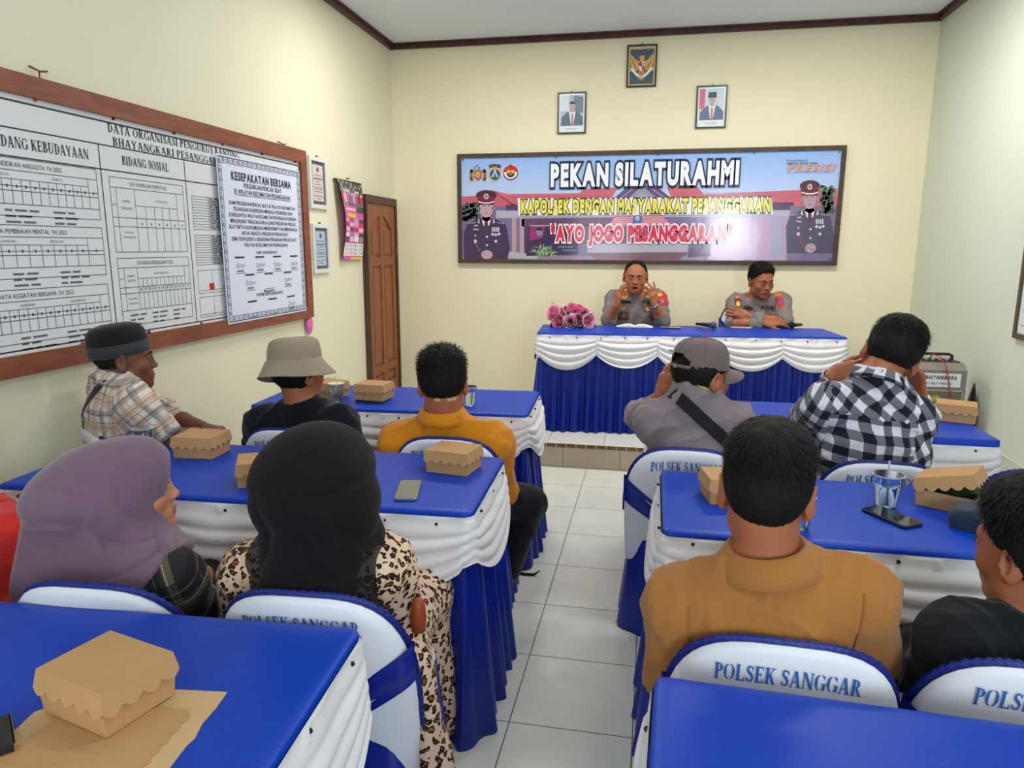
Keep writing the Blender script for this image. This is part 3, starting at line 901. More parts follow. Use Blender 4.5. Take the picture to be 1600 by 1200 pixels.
# ------------------------------------------------------------ heads
class Head:
    """frame at the middle of the head: rows of R are right, forward, up"""
    def __init__(s, c, yaw=0, pitch=0, roll=0, sc=1.0, wide=1.0):
        s.c = np.array(c, float); s.s = sc; s.w = wide
        y, p, r = radians(yaw), radians(pitch), radians(roll)
        f = np.array([-sin(y)*cos(p), cos(y)*cos(p), -sin(p)]); rt = np.array([cos(y), sin(y), 0.]); up = np.cross(rt, f)
        s.R = np.array([cos(r)*rt+sin(r)*up, f, -sin(r)*rt+cos(r)*up])
        s.f = f
    def W(s, p):
        p = np.array(p, float)*s.s; return s.c+(p@s.R)
    def L(s, w): return ((np.array(w)-s.c)@s.R.T)/s.s
    def E(s, c, r, k, mode='u', rot=None):
        R = s.R if rot is None else np.array(rot)@s.R
        return EL(s.W(c), np.array(r)*s.s, R, k*s.s, mode)
    def C(s, a, b, ra, rb, k, mode='u'): return RC(s.W(a), s.W(b), ra*s.s, rb*s.s, k*s.s, mode)
    def prims(s, female=False, ears=True, mouth_open=0.0, fat=0.0):
        w = s.w; j = .92 if female else 1.0; o = []
        o.append(s.E((0, -.012, .030), (.0755*w, .095, .088), .0))
        o.append(s.E((0, .022, -.015), (.066*w, .066, .085), .03))
        o.append(s.E((0, .030, -.060), (.052*w*j+fat*.6, .056+fat*.3, .050), .03))
        o.append(s.C((-.040*w*j-fat, .015, -.068), (-.012, .066, -.098), .020, .017, .03)); o.append(s.C((.040*w*j+fat, .015, -.068), (.012, .066, -.098), .020, .017, .03))
        for q in (-1, 1):
            o.append(s.E((q*.046*w, .056, -.026), (.021, .020, .020), .022))
            o.append(s.C((q*.012, .083, .026), (q*.042, .070, .024), .009, .008, .016))
        for q in (-1, 1):
            o.append(s.E((q*.033, .0965, .004), (.0155, .012, .0105), .010, 's'))
            o.append(s.E((q*.032, .0755, .003), (.0150, .0145, .0115), .004))
        o.append(s.C((0, .083, .016), (0, .0985, -.026), .0065, .0105, .014)); o.append(s.E((0, .1015, -.029), (.0125, .0105, .0095), .008))
        for q in (-1, 1): o.append(s.E((q*.0130, .0945, -.033), (.0085, .0095, .0075), .006))
        o.append(s.E((0, .078, -.066), (.030, .020, .020), .014))
        o.append(s.E((0, .0925, -.0600), (.0225, .0080, .0056), .005)); o.append(s.E((0, .0910, -.0725-mouth_open), (.0200, .0082, .0066), .005))
        if mouth_open: o.append(s.E((0, .095, -.0665-mouth_open*.5), (.016, .014, .0035+mouth_open*.5), .003, 's'))
        else: o.append(s.C((-.022, .0945, -.0660), (.022, .0945, -.0660), .0016, .0016, .004, 's'))
        o.append(s.E((0, .077, -.097), (.021, .016, .015), .016))
        if ears:
            for q in (-1, 1):
                a = radians(32)*q; rot = [[cos(a), -sin(a), 0], [sin(a), cos(a), 0], [0, 0, 1]]
                x = q*(.0755*w+.0075)
                o.append(s.E((x, -.012, -.004), (.0085, .0210, .0330), .008, rot=rot)); o.append(s.E((x-q*.005, -.003, -.033), (.0085, .011, .013), .008))
                o.append(s.E((x+q*.0085, -.004, -.002), (.0060, .0125, .0205), .004, 's', rot=rot))
                o.append(s.E((x+q*.001, .006, -.008), (.005, .006, .008), .004))
        return o

def eval_prims(prims, Pt):
    V = np.full(len(Pt), .5)
    X, Y, Z = Pt[:, 0], Pt[:, 1], Pt[:, 2]
    for fn, lo, hi, k, mode in prims:
        d = fn(X, Y, Z)
        if mode == 'u':
            h = np.maximum(k-np.abs(V-d), 0)/k if k > 0 else 0*d; V = np.minimum(V, d)-h*h*k*.25
        else:
            d = -d; h = np.maximum(k-np.abs(V-d), 0)/k if k > 0 else 0*d; V = np.maximum(V, d)+h*h*k*.25
    return V
def project_out(prims, c, D, r0=.26, it=34):
    """distance from c along the directions D to the outside of the volume"""
    t = np.full(len(D), r0)
    for _ in range(it):
        t = np.maximum(t-np.maximum(eval_prims(prims, c+D*t[:, None]), -.01)*.9, .01)
    return t

_HZ = np.array([[0, .078], [25, .074], [45, .055], [62, .026], [78, .018], [92, -.012], [105, -.035], [120, -.050], [150, -.066], [180, -.070]])
def hairline(th, up=0.0, front=0.0):
    z = np.interp(np.abs(th), _HZ[:, 0], _HZ[:, 1]); return z+up*np.clip(np.abs(th)-60, 0, 60)/60+front*np.clip((92-np.abs(th))/34, 0, 1)

def make_hair(hd, prims, m, parent, top=.022, side=.009, nape=.003, up=0.0, front=0.0, strands=0, length=.022, spike=.35, seed=1, crown=(0.0, -.045), name='hair', messy=.3, zmax=None, width=.0011, swirl=0.6):
    """short hair: a shell that thins to the hairline, and loose strands over it"""
    r = np.random.default_rng(seed); s = hd.s
    ct = hd.W((0, -.012, .020)); nt, npz = 120, 60
    th = np.linspace(-180, 180, nt, endpoint=False); el = np.linspace(-62, 90, npz)
    TH, ELV = np.meshgrid(np.radians(th), np.radians(el), indexing='ij')
    Dl = np.stack([np.sin(TH)*np.cos(ELV), np.cos(TH)*np.cos(ELV), np.sin(ELV)], -1).reshape(-1, 3)
    def offset(Dl, t):
        loc = np.array([0, -.012, .020])+Dl*(t/s)[:, None]
        thd = np.degrees(np.arctan2(loc[:, 0], loc[:, 1]+.012))
        hz = hairline(thd, up, front)
        e = loc[:, 2]-hz+.0035*np.sin(thd*.42)+.0030*np.sin(thd*1.1+1)
        a = np.clip(e/.050, 0, 1); tp = np.clip((loc[:, 2]-.045)/.055, 0, 1); tp = tp*tp*(3-2*tp)
        sd = nape+(side-nape)*np.clip(e/.06, 0, 1)
        off = (sd*(1-tp)+top*tp)*np.clip(e/.012, 0, 1)**.6
        off = np.where(e < 0, -.006, off)
        return off, e, loc
    t = project_out(prims, ct, Dl@hd.R)
    off, e, loc = offset(Dl, t)
    if zmax is not None: off = np.where(loc[:, 2] > zmax, np.minimum(off, .002), off)
    lump = .0018*np.sin(loc[:, 0]*160+2*np.sin(loc[:, 1]*90))*np.sin(loc[:, 1]*130+loc[:, 2]*70)
    rr = t+(off+lump*np.clip(off/.008, 0, 1))*s
    G = (ct+(Dl@hd.R)*rr[:, None]).reshape(nt, npz, 3)
    b = MB(); b.grid(G, None, True)
    b.f = [q for q in b.f]
    V = b.v; Fc = b.f
    if strands:
        z = r.uniform(-.85, 1, strands*2); a = r.uniform(-pi, pi, strands*2)
        q = np.sqrt(1-z*z); D2 = np.stack([np.sin(a)*q, np.cos(a)*q, z], 1)
        t2 = project_out(prims, ct, D2@hd.R, it=26)
        o2, e2, l2 = offset(D2, t2)
        keep = (e2 > .001)&(l2[:, 2] < (9 if zmax is None else zmax))&(r.uniform(0, 1, len(e2)) < np.clip(.15+e2/.03, 0, 1)); D2, t2, o2, e2, l2 = D2[keep][:strands], t2[keep][:strands], o2[keep][:strands], e2[keep][:strands], l2[keep][:strands]
        k = len(D2)
        n = D2
        cr = np.array([crown[0], crown[1], .12])
        away = l2-cr; away[:, 2] -= .02
        away -= n*(away*n).sum(1, keepdims=True); away /= np.linalg.norm(away, axis=1, keepdims=True)+1e-6
        sw_ = np.cross(n, away)
        dirn = away+sw_*swirl*np.exp(-np.linalg.norm(l2-cr, axis=1, keepdims=True)/.05)+r.normal(0, messy, (k, 3)); dirn -= n*(dirn*n).sum(1, keepdims=True); dirn /= np.linalg.norm(dirn, axis=1, keepdims=True)+1e-6
        tp = np.clip((l2[:, 2]-.03)/.06, 0, 1)[:, None]
        ln = (length*(.55+.45*tp[:, 0])*r.uniform(.6, 1.25, k)*np.clip(.25+e2/.05, .25, 1))[:, None]
        root = l2+n*(np.maximum(o2, 0)*.75)[:, None]
        sp_ = spike*(.5+.5*tp)*r.uniform(.2, 1.3, (k, 1))
        p1 = root+dirn*ln*.5+n*ln*sp_*.55; p2 = p1+dirn*ln*.55+n*ln*sp_*.15-n*ln*.10
        wv = np.cross(dirn, n)*width
        pts = [root-wv, root+wv, p1+wv*.8, p1-wv*.8, p2]
        pts = np.stack(pts, 1).reshape(-1, 3)
        Wd = hd.c+(pts*s)@hd.R
        base = len(V); V += [tuple(p) for p in Wd.tolist()]
        for i in range(k):
            o_ = base+i*5; Fc += [(o_, o_+1, o_+2, o_+3), (o_+3, o_+2, o_+4)]
    o = mesh_obj(name, V, Fc, m, parent, True)
    return o

# ------------------------------------------------------------ hands
def hand_prims(w, d, n, th, s=1.0, curl=(20, 25, 15), spread=6, thumb=(40, 25), curls=None):
    """w wrist, d towards the fingers, n out of the back of the hand, th +1/-1: the side the thumb leaves on (along d x n)"""
    d = nrm(d); n = nrm(np.array(n)-d*np.dot(n, d)); x = np.cross(d, n)*th
    w = np.array(w, float); o = []
    A = lambda a, b, c: w+(x*a+d*b+n*c)*s
    fl = (n, 1.55)
    o.append(RC(A(.004, .0, 0), A(.012, .030, 0), .026*s, .030*s, .012*s, 'u', fl))
    o.append(RC(A(.016, .035, 0), A(.020, .078, 0), .027*s, .022*s, .016*s, 'u', fl)); o.append(RC(A(-.014, .030, 0), A(-.018, .072, 0), .025*s, .020*s, .016*s, 'u', fl))
    o.append(RC(A(.020, .078, 0), A(-.022, .072, 0), .0135*s, .0125*s, .014*s))
    segs = [(.028, .084, .043, .026, .021, .0092), (.009, .088, .048, .030, .023, .0094), (-.010, .085, .044, .028, .022, .0090), (-.027, .076, .034, .021, .019, .0080)]
    for i, (fx, fy, l1, l2, l3, r) in enumerate(segs):
        c = curls[i] if curls else curl
        p = A(fx, fy, 0); ang = 0; sp = radians(spread*(1.4-i))
        dd = d*cos(sp)+x*sin(sp)
        rr = r
        for l, cc in zip((l1, l2, l3), c):
            ang += radians(cc); q = p+(dd*cos(ang)-n*sin(ang))*l*s
            o.append(RC(p, q, rr*s, rr*.90*s, .005*s)); p = q; rr *= .92
    a, b_ = radians(thumb[0]), radians(thumb[1])
    p = A(.028, .022, -.006)
    dd = d*cos(a)+x*sin(a); q = p+(dd*cos(b_)-n*sin(b_))*.046*s
    o.append(RC(p, q, .0150*s, .0115*s, .012*s))
    a2 = a*.65; dd = d*cos(a2)+x*sin(a2); p = q; q = p+(dd*cos(b_)-n*sin(b_))*.030*s; o.append(RC(p, q, .0112*s, .0100*s, .006*s))
    p = q; a2 = a*.4; dd = d*cos(a2)+x*sin(a2); q = p+(dd*cos(b_*1.2)-n*sin(b_*1.2))*.024*s; o.append(RC(p, q, .0100*s, .0080*s, .005*s))
    return o
# ------------------------------------------------------------ people: shared parts
def skin_mat(name, col, lip=None):
    return mat(name, col, .48, .45, sss=.12, bump=(260, .25, .0008), vary=(22, .07))
def cloth(name, col, rough=.85, scale=700, vary=.06, sheen=.15):
    m = mat(name, col, rough, .25, vary=(60, vary), sheen=sheen)
    N, L, b = nodes(m)
    tc = N.new('ShaderNodeTexCoord')
    n1 = N.new('ShaderNodeTexNoise'); n1.inputs['Scale'].default_value = scale; L.new(tc.outputs['Object'], n1.inputs['Vector'])
    n2 = N.new('ShaderNodeTexNoise'); n2.inputs['Scale'].default_value = 26; n2.inputs['Detail'].default_value = 3; L.new(tc.outputs['Object'], n2.inputs['Vector'])
    a = N.new('ShaderNodeBump'); a.inputs['Strength'].default_value = .35; a.inputs['Distance'].default_value = .0009; L.new(n1.outputs[0], a.inputs['Height'])
    c = N.new('ShaderNodeBump'); c.inputs['Strength'].default_value = .5; c.inputs['Distance'].default_value = .005; L.new(n2.outputs[0], c.inputs['Height'])
    L.new(a.outputs[0], c.inputs['Normal']); L.new(c.outputs[0], b.inputs['Normal'])
    return m
m_hair = mat('black_hair', (17, 14, 13), .72, .28, bump=(400, .5, .002))
m_eye = mat('eye_white', (214, 204, 196), .25); m_iris = mat('dark_iris', (30, 18, 14), .15)
m_pant = cloth('dark_trousers', (22, 24, 32)); m_cuff = cloth('dark_strap', (26, 26, 29), .8)
m_watch = mat('steel_watch', (170, 172, 176), .25, metal=.9)

def lerp(a, b, t): return np.array(a, float)*(1-t)+np.array(b, float)*t

X3 = np.array
class Person:
    def __init__(s, label, J, head, skin, b=1.0, hands=None, female=False, ears=True, mouth_open=0.0, fat=0.0, h=.006, hh=.0035, arm=1.0, group='seated people', neck_r=.054, fine=()):
        s.J = J = {k: np.array(v, float) for k, v in J.items()}; s.hd = head; s.b = b; s.h = h; s.hh = hh; s.arm = arm
        s.rt = nrm(J['shR']-J['shL']); s.up = nrm(J['neck']-J['pel']); s.fw = nrm(np.cross(s.up, s.rt)); s.up2 = nrm(np.cross(s.rt, s.fw))
        s.T = np.array([s.rt, s.fw, s.up2])
        base = J['pel'].copy(); s.zf = J.get('zf', np.array(0.)).item() if 'zf' in J else 0.0
        s.root = empty('person', (0, 0, 0)); tag(s.root, label, 'person', group)
        s.skin = skin; s.hands = hands or {}; s.neck_r = neck_r
        s.hp = head.prims(female, ears, mouth_open, fat) if head is not None else []
        s.hs = head.prims(female, False, mouth_open, fat) if head is not None else []
        s.fine = list(fine)
    def torso(s, g=0.0, belly=0.0):
        J, b = s.J, s.b; o = []
        mid = lerp(J['pel'], J['chest'], .5)
        o.append(EL(J['pel'], np.array((.172, .120, .115))*b, s.T, .02))
        o.append(EL(mid+s.fw*belly*.5, np.array((.152, .108+belly, .14))*b, s.T, .06))
        o.append(EL(J['chest'], np.array((.168, .108, .165))*b, s.T, .06))
        o.append(RC(J['shL'], J['shR'], .056*b, .056*b, .05))
        for q in ('shL', 'shR'):
            o.append(RC(J['neck']-s.up*.015, lerp(J['neck'], J[q], .8), .042*b, .048*b, .05))
        return o
    def arms(s, which=('L', 'R'), lower=True):
        J, b = s.J, s.b*s.arm; o = []
        for q in which:
            if 'el'+q not in J: continue
            o.append(RC(J['sh'+q], J['el'+q], .050*b, .040*b, .035))
            if lower and 'wr'+q in J: 
                m_ = lerp(J['el'+q], J['wr'+q], .3)
                o.append(RC(J['el'+q], m_, .039*b, .040*b, .02)); o.append(RC(m_, J['wr'+q], .040*b, .026*b, .02))
        return o
    def legs(s, b=None):
        J = s.J; b = b or s.b; o = []
        for q, sg in (('L', -1), ('R', 1)):
            hip = J['pel']+s.rt*sg*.085*b
            kn = J.get('kn'+q); an = J.get('an'+q)
            if kn is None: continue
            o.append(RC(hip, kn, .088*b, .060*b, .05)); o.append(RC(kn, an, .056*b, .040*b, .03))
        return o
    def feet(s):
        J = s.J; o = []
        for q in 'LR':
            an = J.get('an'+q)
            if an is None: continue
            f = nrm([s.fw[0], s.fw[1], 0])
            o.append(RC(an, an+f*.03-np.array([0, 0, .03]), .036, .030, .02)); o.append(RC(an+f*.02-np.array([0, 0, .04]), an+f*.16-np.array([0, 0, .055]), .032, .020, .03))
        return o
    def grid(s, prims, h, fine=(), pad=.03, lowz=.62):
        lo = np.min([p[1] for p in prims if p[4] == 'u'], 0)-pad; hi = np.max([p[2] for p in prims if p[4] == 'u'], 0)+pad
        ax = []
        for i in range(3):
            fr = [(c[i]-r, c[i]+r, f) for c, r, f in fine]
            if i == 2 and lo[2] < lowz+s.zf:
                a = axis(lo[2], lowz+s.zf, .016); bb = axis(a[-1]+h, hi[2], h, fr); ax.append(np.r_[a, bb])
            else: ax.append(axis(lo[i], hi[i], h, fr))
        return Field(*ax)
    def body(s, lip=None):
        J = s.J
        pr = s.torso()+s.arms()+s.legs()+s.feet()
        if s.hd is not None:
            pr.append(RC(J['neck'], s.hd.W((0, -.022, -.045)), s.neck_r*s.hd.s, s.neck_r*.96*s.hd.s, .03)); pr += s.hp
        fine = list(s.fine)
        if s.hd is not None: fine.append((s.hd.c, .135*s.hd.s, s.hh))
        for q, hp in s.hands.items():
            pr += hp
            c = np.mean([(p[1]+p[2])/2 for p in hp], 0); fine.append((c, .11, .0042))
        F = s.grid(pr, max(s.h, .007), fine)
        for p in pr: F.op(p)
        W, Q = F.mesh(); fm = None; mats = [s.skin]
        if lip is not None and s.hd is not None:
            c = s.hd.L(W[Q].mean(1)); k = (np.abs(c[:, 0]) < .0235)&(c[:, 1] > .087)&(c[:, 2] < -.0535+.002*np.cos(c[:, 0]*300))&(c[:, 2] > -.0795+.35*np.abs(c[:, 0]))
            fm = k.astype(int); mats.append(lip)
        s.bodyo = fast_obj('body', W, Q, mats, s.root, fm)
        s.allp = pr
        return s.bodyo
    def eyes(s, open_=1.0, look=(0, 0)):
        hd = s.hd
        for q in (-1, 1):
            b = MB()
            for c, r, m in (((q*.032, .0772, .0025), (.0125, .0132, .0048*open_), m_eye), ((q*.032+look[0], .0776, .0025+look[1]), (.0056, .0133, .0056*min(1, open_*1.05)), m_iris)):
                V = []; n1, n2 = 10, 16
                for i in range(n1+1):
                    for j in range(n2):
                        a, e = 2*pi*j/n2, pi*i/n1; V.append(hd.W((c[0]+r[0]*sin(e)*cos(a), c[1]+r[1]*cos(e), c[2]+r[2]*sin(e)*sin(a))))
                b.add(V, [(i*n2+j, (i+1)*n2+j, (i+1)*n2+(j+1) % n2, i*n2+(j+1) % n2) for i in range(n1) for j in range(n2)], m)
            b.build('eye', None, s.root, True)
            b = MB()
            b.tube([hd.W((q*(.018+.028*t), .0925-.010*t*t, .0055+.0045*sin(pi*t)*open_)) for t in np.linspace(0, 1, 7)], [.0006*hd.s, .0011*hd.s, .0014*hd.s, .0014*hd.s, .0013*hd.s, .001*hd.s, .0005*hd.s], n=5)
            b.build('eyelash', m_hair, s.root, True)
    def brows(s, dz=0.0, w=.0042, m=None):
        hd = s.hd
        for q in (-1, 1):
            pts = []
            for t in np.linspace(0, 1, 9):
                x = q*(.012+.038*t); z = .0215+dz+.006*sin(pi*t*.9)-.004*t
                p0 = hd.W((x, .02, z)); d = hd.f
                tt = project_out(s.hp, p0, np.array([d]), .12*hd.s, 30)[0]
                pts.append(p0+d*(tt-.0006))
            b = MB(); b.tube(pts, [w*k*hd.s for k in (.5, .85, 1, 1, .95, .85, .7, .5, .25)], n=6); b.build('eyebrow', m or m_hair, s.root, True)
    def shirt(s, m, name='shirt', infl=.012, sleeve=(.85, .85), loose=.014, belly=0.0, neckcut=.068, hem=None, wr=(.005, 24), seed=1, h=None, pat=None, extra=(), cutz=True, flow=None, elong=None):
        """garment with sleeves; sleeve >1 runs down the forearm"""
        J, b = s.J, s.b; up = []; ab = b*s.arm
        T = s.torso(belly=belly)
        if s.hd is not None and neckcut:
            nd = nrm(nrm(s.hd.W((0, -.022, -.045))-J['neck'])+.6*s.up2); T.append(RC(J['neck']-s.up*.07, J['neck']+nd*.012, s.neck_r*s.hd.s+.010, s.neck_r*s.hd.s+.004, .03))
        cuts = []; arms = []
        for q, t in zip('LR', sleeve):
            sh, el = J['sh'+q], J.get('el'+q)
            if el is None: continue
            wr_ = J.get('wr'+q)
            if t <= 1:
                e = lerp(sh, el, t); arms.append(RC(sh, e, .054*ab, .050*ab, .045)); d = nrm(el-sh); r = .050*ab+loose
            else:
                e = lerp(el, wr_, t-1); arms.append(RC(sh, el, .054*ab, .045*ab, .045)); arms.append(RC(el, e, .045*ab, .034*ab, .03)); d = nrm(wr_-el); r = .036*ab+loose
            cuts.append(CYL(e, e+d*.13, r*2.0, r*2.0, .004))
        pr = T
        F = s.grid(T+arms, h or s.h, (), .05)
        for p in T: F.op(p, infl)
        for p in arms: F.op(p, loose)
        for p in extra: F.op(p)
        F.warp(creases(seed, wr[0], wr[1]))
        if flow is not None: F.warp(flow)
        for c in cuts: F.op(c)
        if neckcut and s.hd is not None:
            nd = nrm(nrm(s.hd.W((0, -.022, -.045))-J['neck'])+1.3*s.up2); F.op(CYL(J['neck']+nd*.016, J['neck']+nd*.2, max(neckcut*.97, s.neck_r*s.hd.s+.003), neckcut*1.3, .008)); F.op(HS(J['neck']+nd*.026, nd, J['neck']-X3((.042, .042, .0)), J['neck']+X3((.042, .042, .12)), .006))
        if hem is not None: F.op(HS((0, 0, hem), (0, 0, -1), (-9, -9, hem-.6), (9, 9, hem)))
        W, Q = F.mesh(); s.F = F
        fm = None
        o = fast_obj(name, W, Q, m, s.root)
        if pat is not None:
            C = W[Q].mean(1); uv = pat(s, C, W[Q])
            at = o.data.attributes.new('pat', 'FLOAT_VECTOR', 'CORNER'); at.data.foreach_set('vector', uv.astype(np.float32).ravel())
        s.shirto = o
        return o
    def trousers(s, m=None, name='trousers', infl=.016, seed=3):
        J = s.J
        pr = [EL(J['pel']-s.up*.02, np.array((.172, .122, .115))*s.b, s.T, .02)]+s.legs()
        F = s.grid(pr, .012, (), .05, lowz=-5)
        for p in pr: F.op(p, infl)
        F.warp(creases(seed, .005, 20))
        for q in 'LR':
            if 'an'+q in J: F.op(CYL(J['an'+q]-np.array([0, 0, .01]), J['an'+q]-np.array([0, 0, .25]), .12, .12, .004))
        W, Q = F.mesh(); return fast_obj(name, W, Q, m or m_pant, s.root)
    def collar(s, m, r=.062, h=.034, fold=.022, tilt=.35, back=.0, gap=40, name='collar', dz=-.012):
        """turned-down collar round the neck, open at the throat"""
        nd = nrm(nrm(s.hd.W((0, -.022, -.045))-s.J['neck'])+1.3*s.up2); f = nrm(s.fw-nd*np.dot(s.fw, nd)); rt = np.cross(f, nd)
        n = 48; prof = [(0.004, -.014), (0.0, 0.0), (-.002, h*.6), (-.002, h*.92), (.002, h), (.007, h*.92), (fold*.70, h*.30), (fold*1.15, -.010), (fold*1.15-.004, -.014), (.008, h*.4)]
        G = np.zeros((n, len(prof), 3))
        for i in range(n):
            a = radians(90+gap+(360-2*gap)*i/(n-1))
            fr = max(0, sin(a))
            for j, (dr, z) in enumerate(prof):
                rr = r+dr+.004*fr
                pt = fr*.010*(1 if dr > .012 and z < h*.3 else 0)
                G[i, j] = s.J['neck']+nd*(z+dz-tilt*rr*(sin(a)*.55)-pt*1.6)+(rt*cos(a)*rr*1.04+f*(sin(a)*rr*1.02-back))
        b = MB(); b.grid(G); o = b.build(name, m, s.root, True)
        at = o.data.attributes.new('pat', 'FLOAT_VECTOR', 'POINT'); uv = np.zeros((n, len(prof), 3)); uv[..., 0] = np.linspace(0, .42, n)[:, None]; uv[..., 1] = np.linspace(0, .09, len(prof))[None]; at.data.foreach_set('vector', uv.astype(np.float32).ravel()); return o
    def drape(s, o, U, V, N, pts, faces, m, name, lift=.0025, far=.35, F=None):
        """lay flat shapes given in (u, v) on the garment, seen along -N"""
        F = F or s.F; pts = np.asarray(pts, float); N = nrm(N)
        st = np.array(o)+pts[:, :1]*np.array(U)+pts[:, 1:2]*np.array(V)+N*far
        W = march(F, st, -N, far*2)
        return mesh_obj(name, (W+N*lift), faces, m, s.root, True)
    def band(s, A, B, width, m, name, N, n=40, lift=.004, far=.35, bow=0.0, thick=.003):
        A = np.array(A, float); B = np.array(B, float); d = nrm(B-A); N = nrm(np.array(N)-d*np.dot(N, d)); sd = np.cross(d, N); L = np.linalg.norm(B-A)
        pts = np.array([[t*L, w*width/2] for t in np.linspace(0, 1, n) for w in (-1, -.5, 0, .5, 1)])
        st = A+pts[:, :1]*d+pts[:, 1:2]*sd+N*far
        W = march(s.F, st, -N, far*2)+N*lift
        W = W.reshape(n, 5, 3)
        c = W[:, 2].copy(); k = np.ones(7)/7
        for i in range(3):
            for q in range(5): 
                pd = np.pad(W[:, q, i], 3, 'edge'); W[:, q, i] = np.convolve(pd, k, 'valid')
        W += N*.002
        b = MB(); b.grid(W); b.grid(W-N*thick, None, False, True)
        return b.build(name, m, s.root, True)

def march(F, st, d, L, step=.004):
    out = np.array(st, float); done = np.zeros(len(st), bool); prev = np.full(len(st), .5)
    for i in range(int(L/step)):
        p = st+d*(i*step); v = sample(F, p)
        hit = (~done)&(v < 0)
        t = np.where(hit, prev/np.maximum(prev-v, 1e-6), 0)
        out[hit] = (p-d*step*(1-t)[:, None])[hit]; done |= hit; prev = np.where(done, prev, v)
    if (~done).any() and done.any():
        m = np.dot(out[done]-st[done], d).max(); out[~done] = st[~done]+d*m
    return out
def sample(F, p):
    ix = []
    for a, q in zip((F.xs, F.ys, F.zs), p.T):
        i = np.clip(np.searchsorted(a, q)-1, 0, len(a)-2); t = np.clip((q-a[i])/(a[i+1]-a[i]), 0, 1); ix.append((i, t))
    r = 0
    for a in (0, 1):
        for b in (0, 1):
            for c in (0, 1):
                r = r+F.V[ix[0][0]+a, ix[1][0]+b, ix[2][0]+c]*(ix[0][1] if a else 1-ix[0][1])*(ix[1][1] if b else 1-ix[1][1])*(ix[2][1] if c else 1-ix[2][1])
    return r

def check_mat(name, c0, c1, c2, period, fine=0, third=None):
    """woven check from the garment's own cloth coordinates; c0 light, c1 dark, c2 half tone"""
    m = mat(name, c0, .85, .25, sheen=.1); N, L, b = nodes(m)
    at = N.new('ShaderNodeAttribute'); at.attribute_name = 'pat'; sp = N.new('ShaderNodeSeparateXYZ'); L.new(at.outputs['Vector'], sp.inputs[0])
    def stripe(o, w, off=0.0, per=period):
        a = N.new('ShaderNodeMath'); a.operation = 'ADD'; a.inputs[1].default_value = off*per+100*per; L.new(o, a.inputs[0])
        d = N.new('ShaderNodeMath'); d.operation = 'MODULO'; d.inputs[1].default_value = per; L.new(a.outputs[0], d.inputs[0])
        l = N.new('ShaderNodeMath'); l.operation = 'LESS_THAN'; l.inputs[1].default_value = w*per; L.new(d.outputs[0], l.inputs[0])
        return l.outputs[0]
    def mix(f, a, c):
        x = N.new('ShaderNodeMix'); x.data_type = 'RGBA'
        (L.new(f, x.inputs[0]) if not isinstance(f, float) else setattr(x.inputs[0], 'default_value', f))
        for i, v in ((6, a), (7, c)):
            if isinstance(v, tuple): x.inputs[i].default_value = v
            else: L.new(v, x.inputs[i])
        return x.outputs[2]
    if third is None:
        a = stripe(sp.outputs[0], .5); c = stripe(sp.outputs[1], .5)
        r0 = mix(c, srgb(*c0), srgb(*c2)); r1 = mix(c, srgb(*c2), srgb(*c1)); col = mix(a, r0, r1)
    else:
        col = srgb(*c0)
        for o in (sp.outputs[0], sp.outputs[1]):
            for w, off, cc, st in third:
                f = stripe(o, w, off); k = N.new('ShaderNodeMath'); k.operation = 'MULTIPLY'; k.inputs[1].default_value = st; L.new(f, k.inputs[0])
                col = mix(k.outputs[0], col, srgb(*cc))
    if isinstance(col, tuple): b.inputs['Base Color'].default_value = col
    else: L.new(col, b.inputs['Base Color'])
    tc = N.new('ShaderNodeTexCoord'); n1 = N.new('ShaderNodeTexNoise'); n1.inputs['Scale'].default_value = 30; n1.inputs['Detail'].default_value = 3; L.new(tc.outputs['Object'], n1.inputs['Vector'])
    bp = N.new('ShaderNodeBump'); bp.inputs['Strength'].default_value = .3; bp.inputs['Distance'].default_value = .004; L.new(n1.outputs[0], bp.inputs['Height']); L.new(bp.outputs[0], b.inputs['Normal'])
    return m

def pat_shirt(yoke=None, ang=45):
    """cloth coordinates: torso panels run flat across and down, sleeves follow the arm, the yoke is cut on the bias"""
    def f(s, C, V):
        J = s.J; uv = np.zeros(V.shape)
        rel = V-J['chest']
        uv[..., 0] = (rel@s.rt)+(rel@s.fw)*.55; uv[..., 1] = rel@s.up2
        cr = C-J['chest']
        if yoke is not None:
            k = (cr@s.up2) > yoke
            a = radians(ang); u = uv[k].copy(); uv[k, :, 0] = u[..., 0]*cos(a)-u[..., 1]*sin(a); uv[k, :, 1] = u[..., 0]*sin(a)+u[..., 1]*cos(a)
        for q in 'LR':
            sh, el = J['sh'+q], J.get('el'+q)
            if el is None: continue
            d = nrm(el-sh)
            tc = (C-sh)@d; rad = np.linalg.norm((C-sh)-tc[:, None]*d, axis=1)
            lat = ((C-J['chest'])@s.rt)*(1 if q == 'R' else -1)
            seam = (((sh-J['chest'])@s.rt)*(1 if q == 'R' else -1))-.012
            k = (lat > seam)
            r = V[k]-sh; w_ = s.rt*(1 if q == 'R' else -1)+s.fw; w_ = nrm(w_-d*np.dot(w_, d))*1.25
            uv[k, :, 0] = r@w_; uv[k, :, 1] = r@d
            if J.get('wr'+q) is not None:
                d2 = nrm(J['wr'+q]-el); k2 = k&(((C-el)@d2) > 0)
                r = V[k2]-el; w_ = s.rt*(1 if q == 'R' else -1)+s.up2; w_ = nrm(w_-d2*np.dot(w_, d2))*1.25
                uv[k2, :, 0] = r@w_; uv[k2, :, 1] = r@d2+.3
        return uv.reshape(-1, 3)
    return f
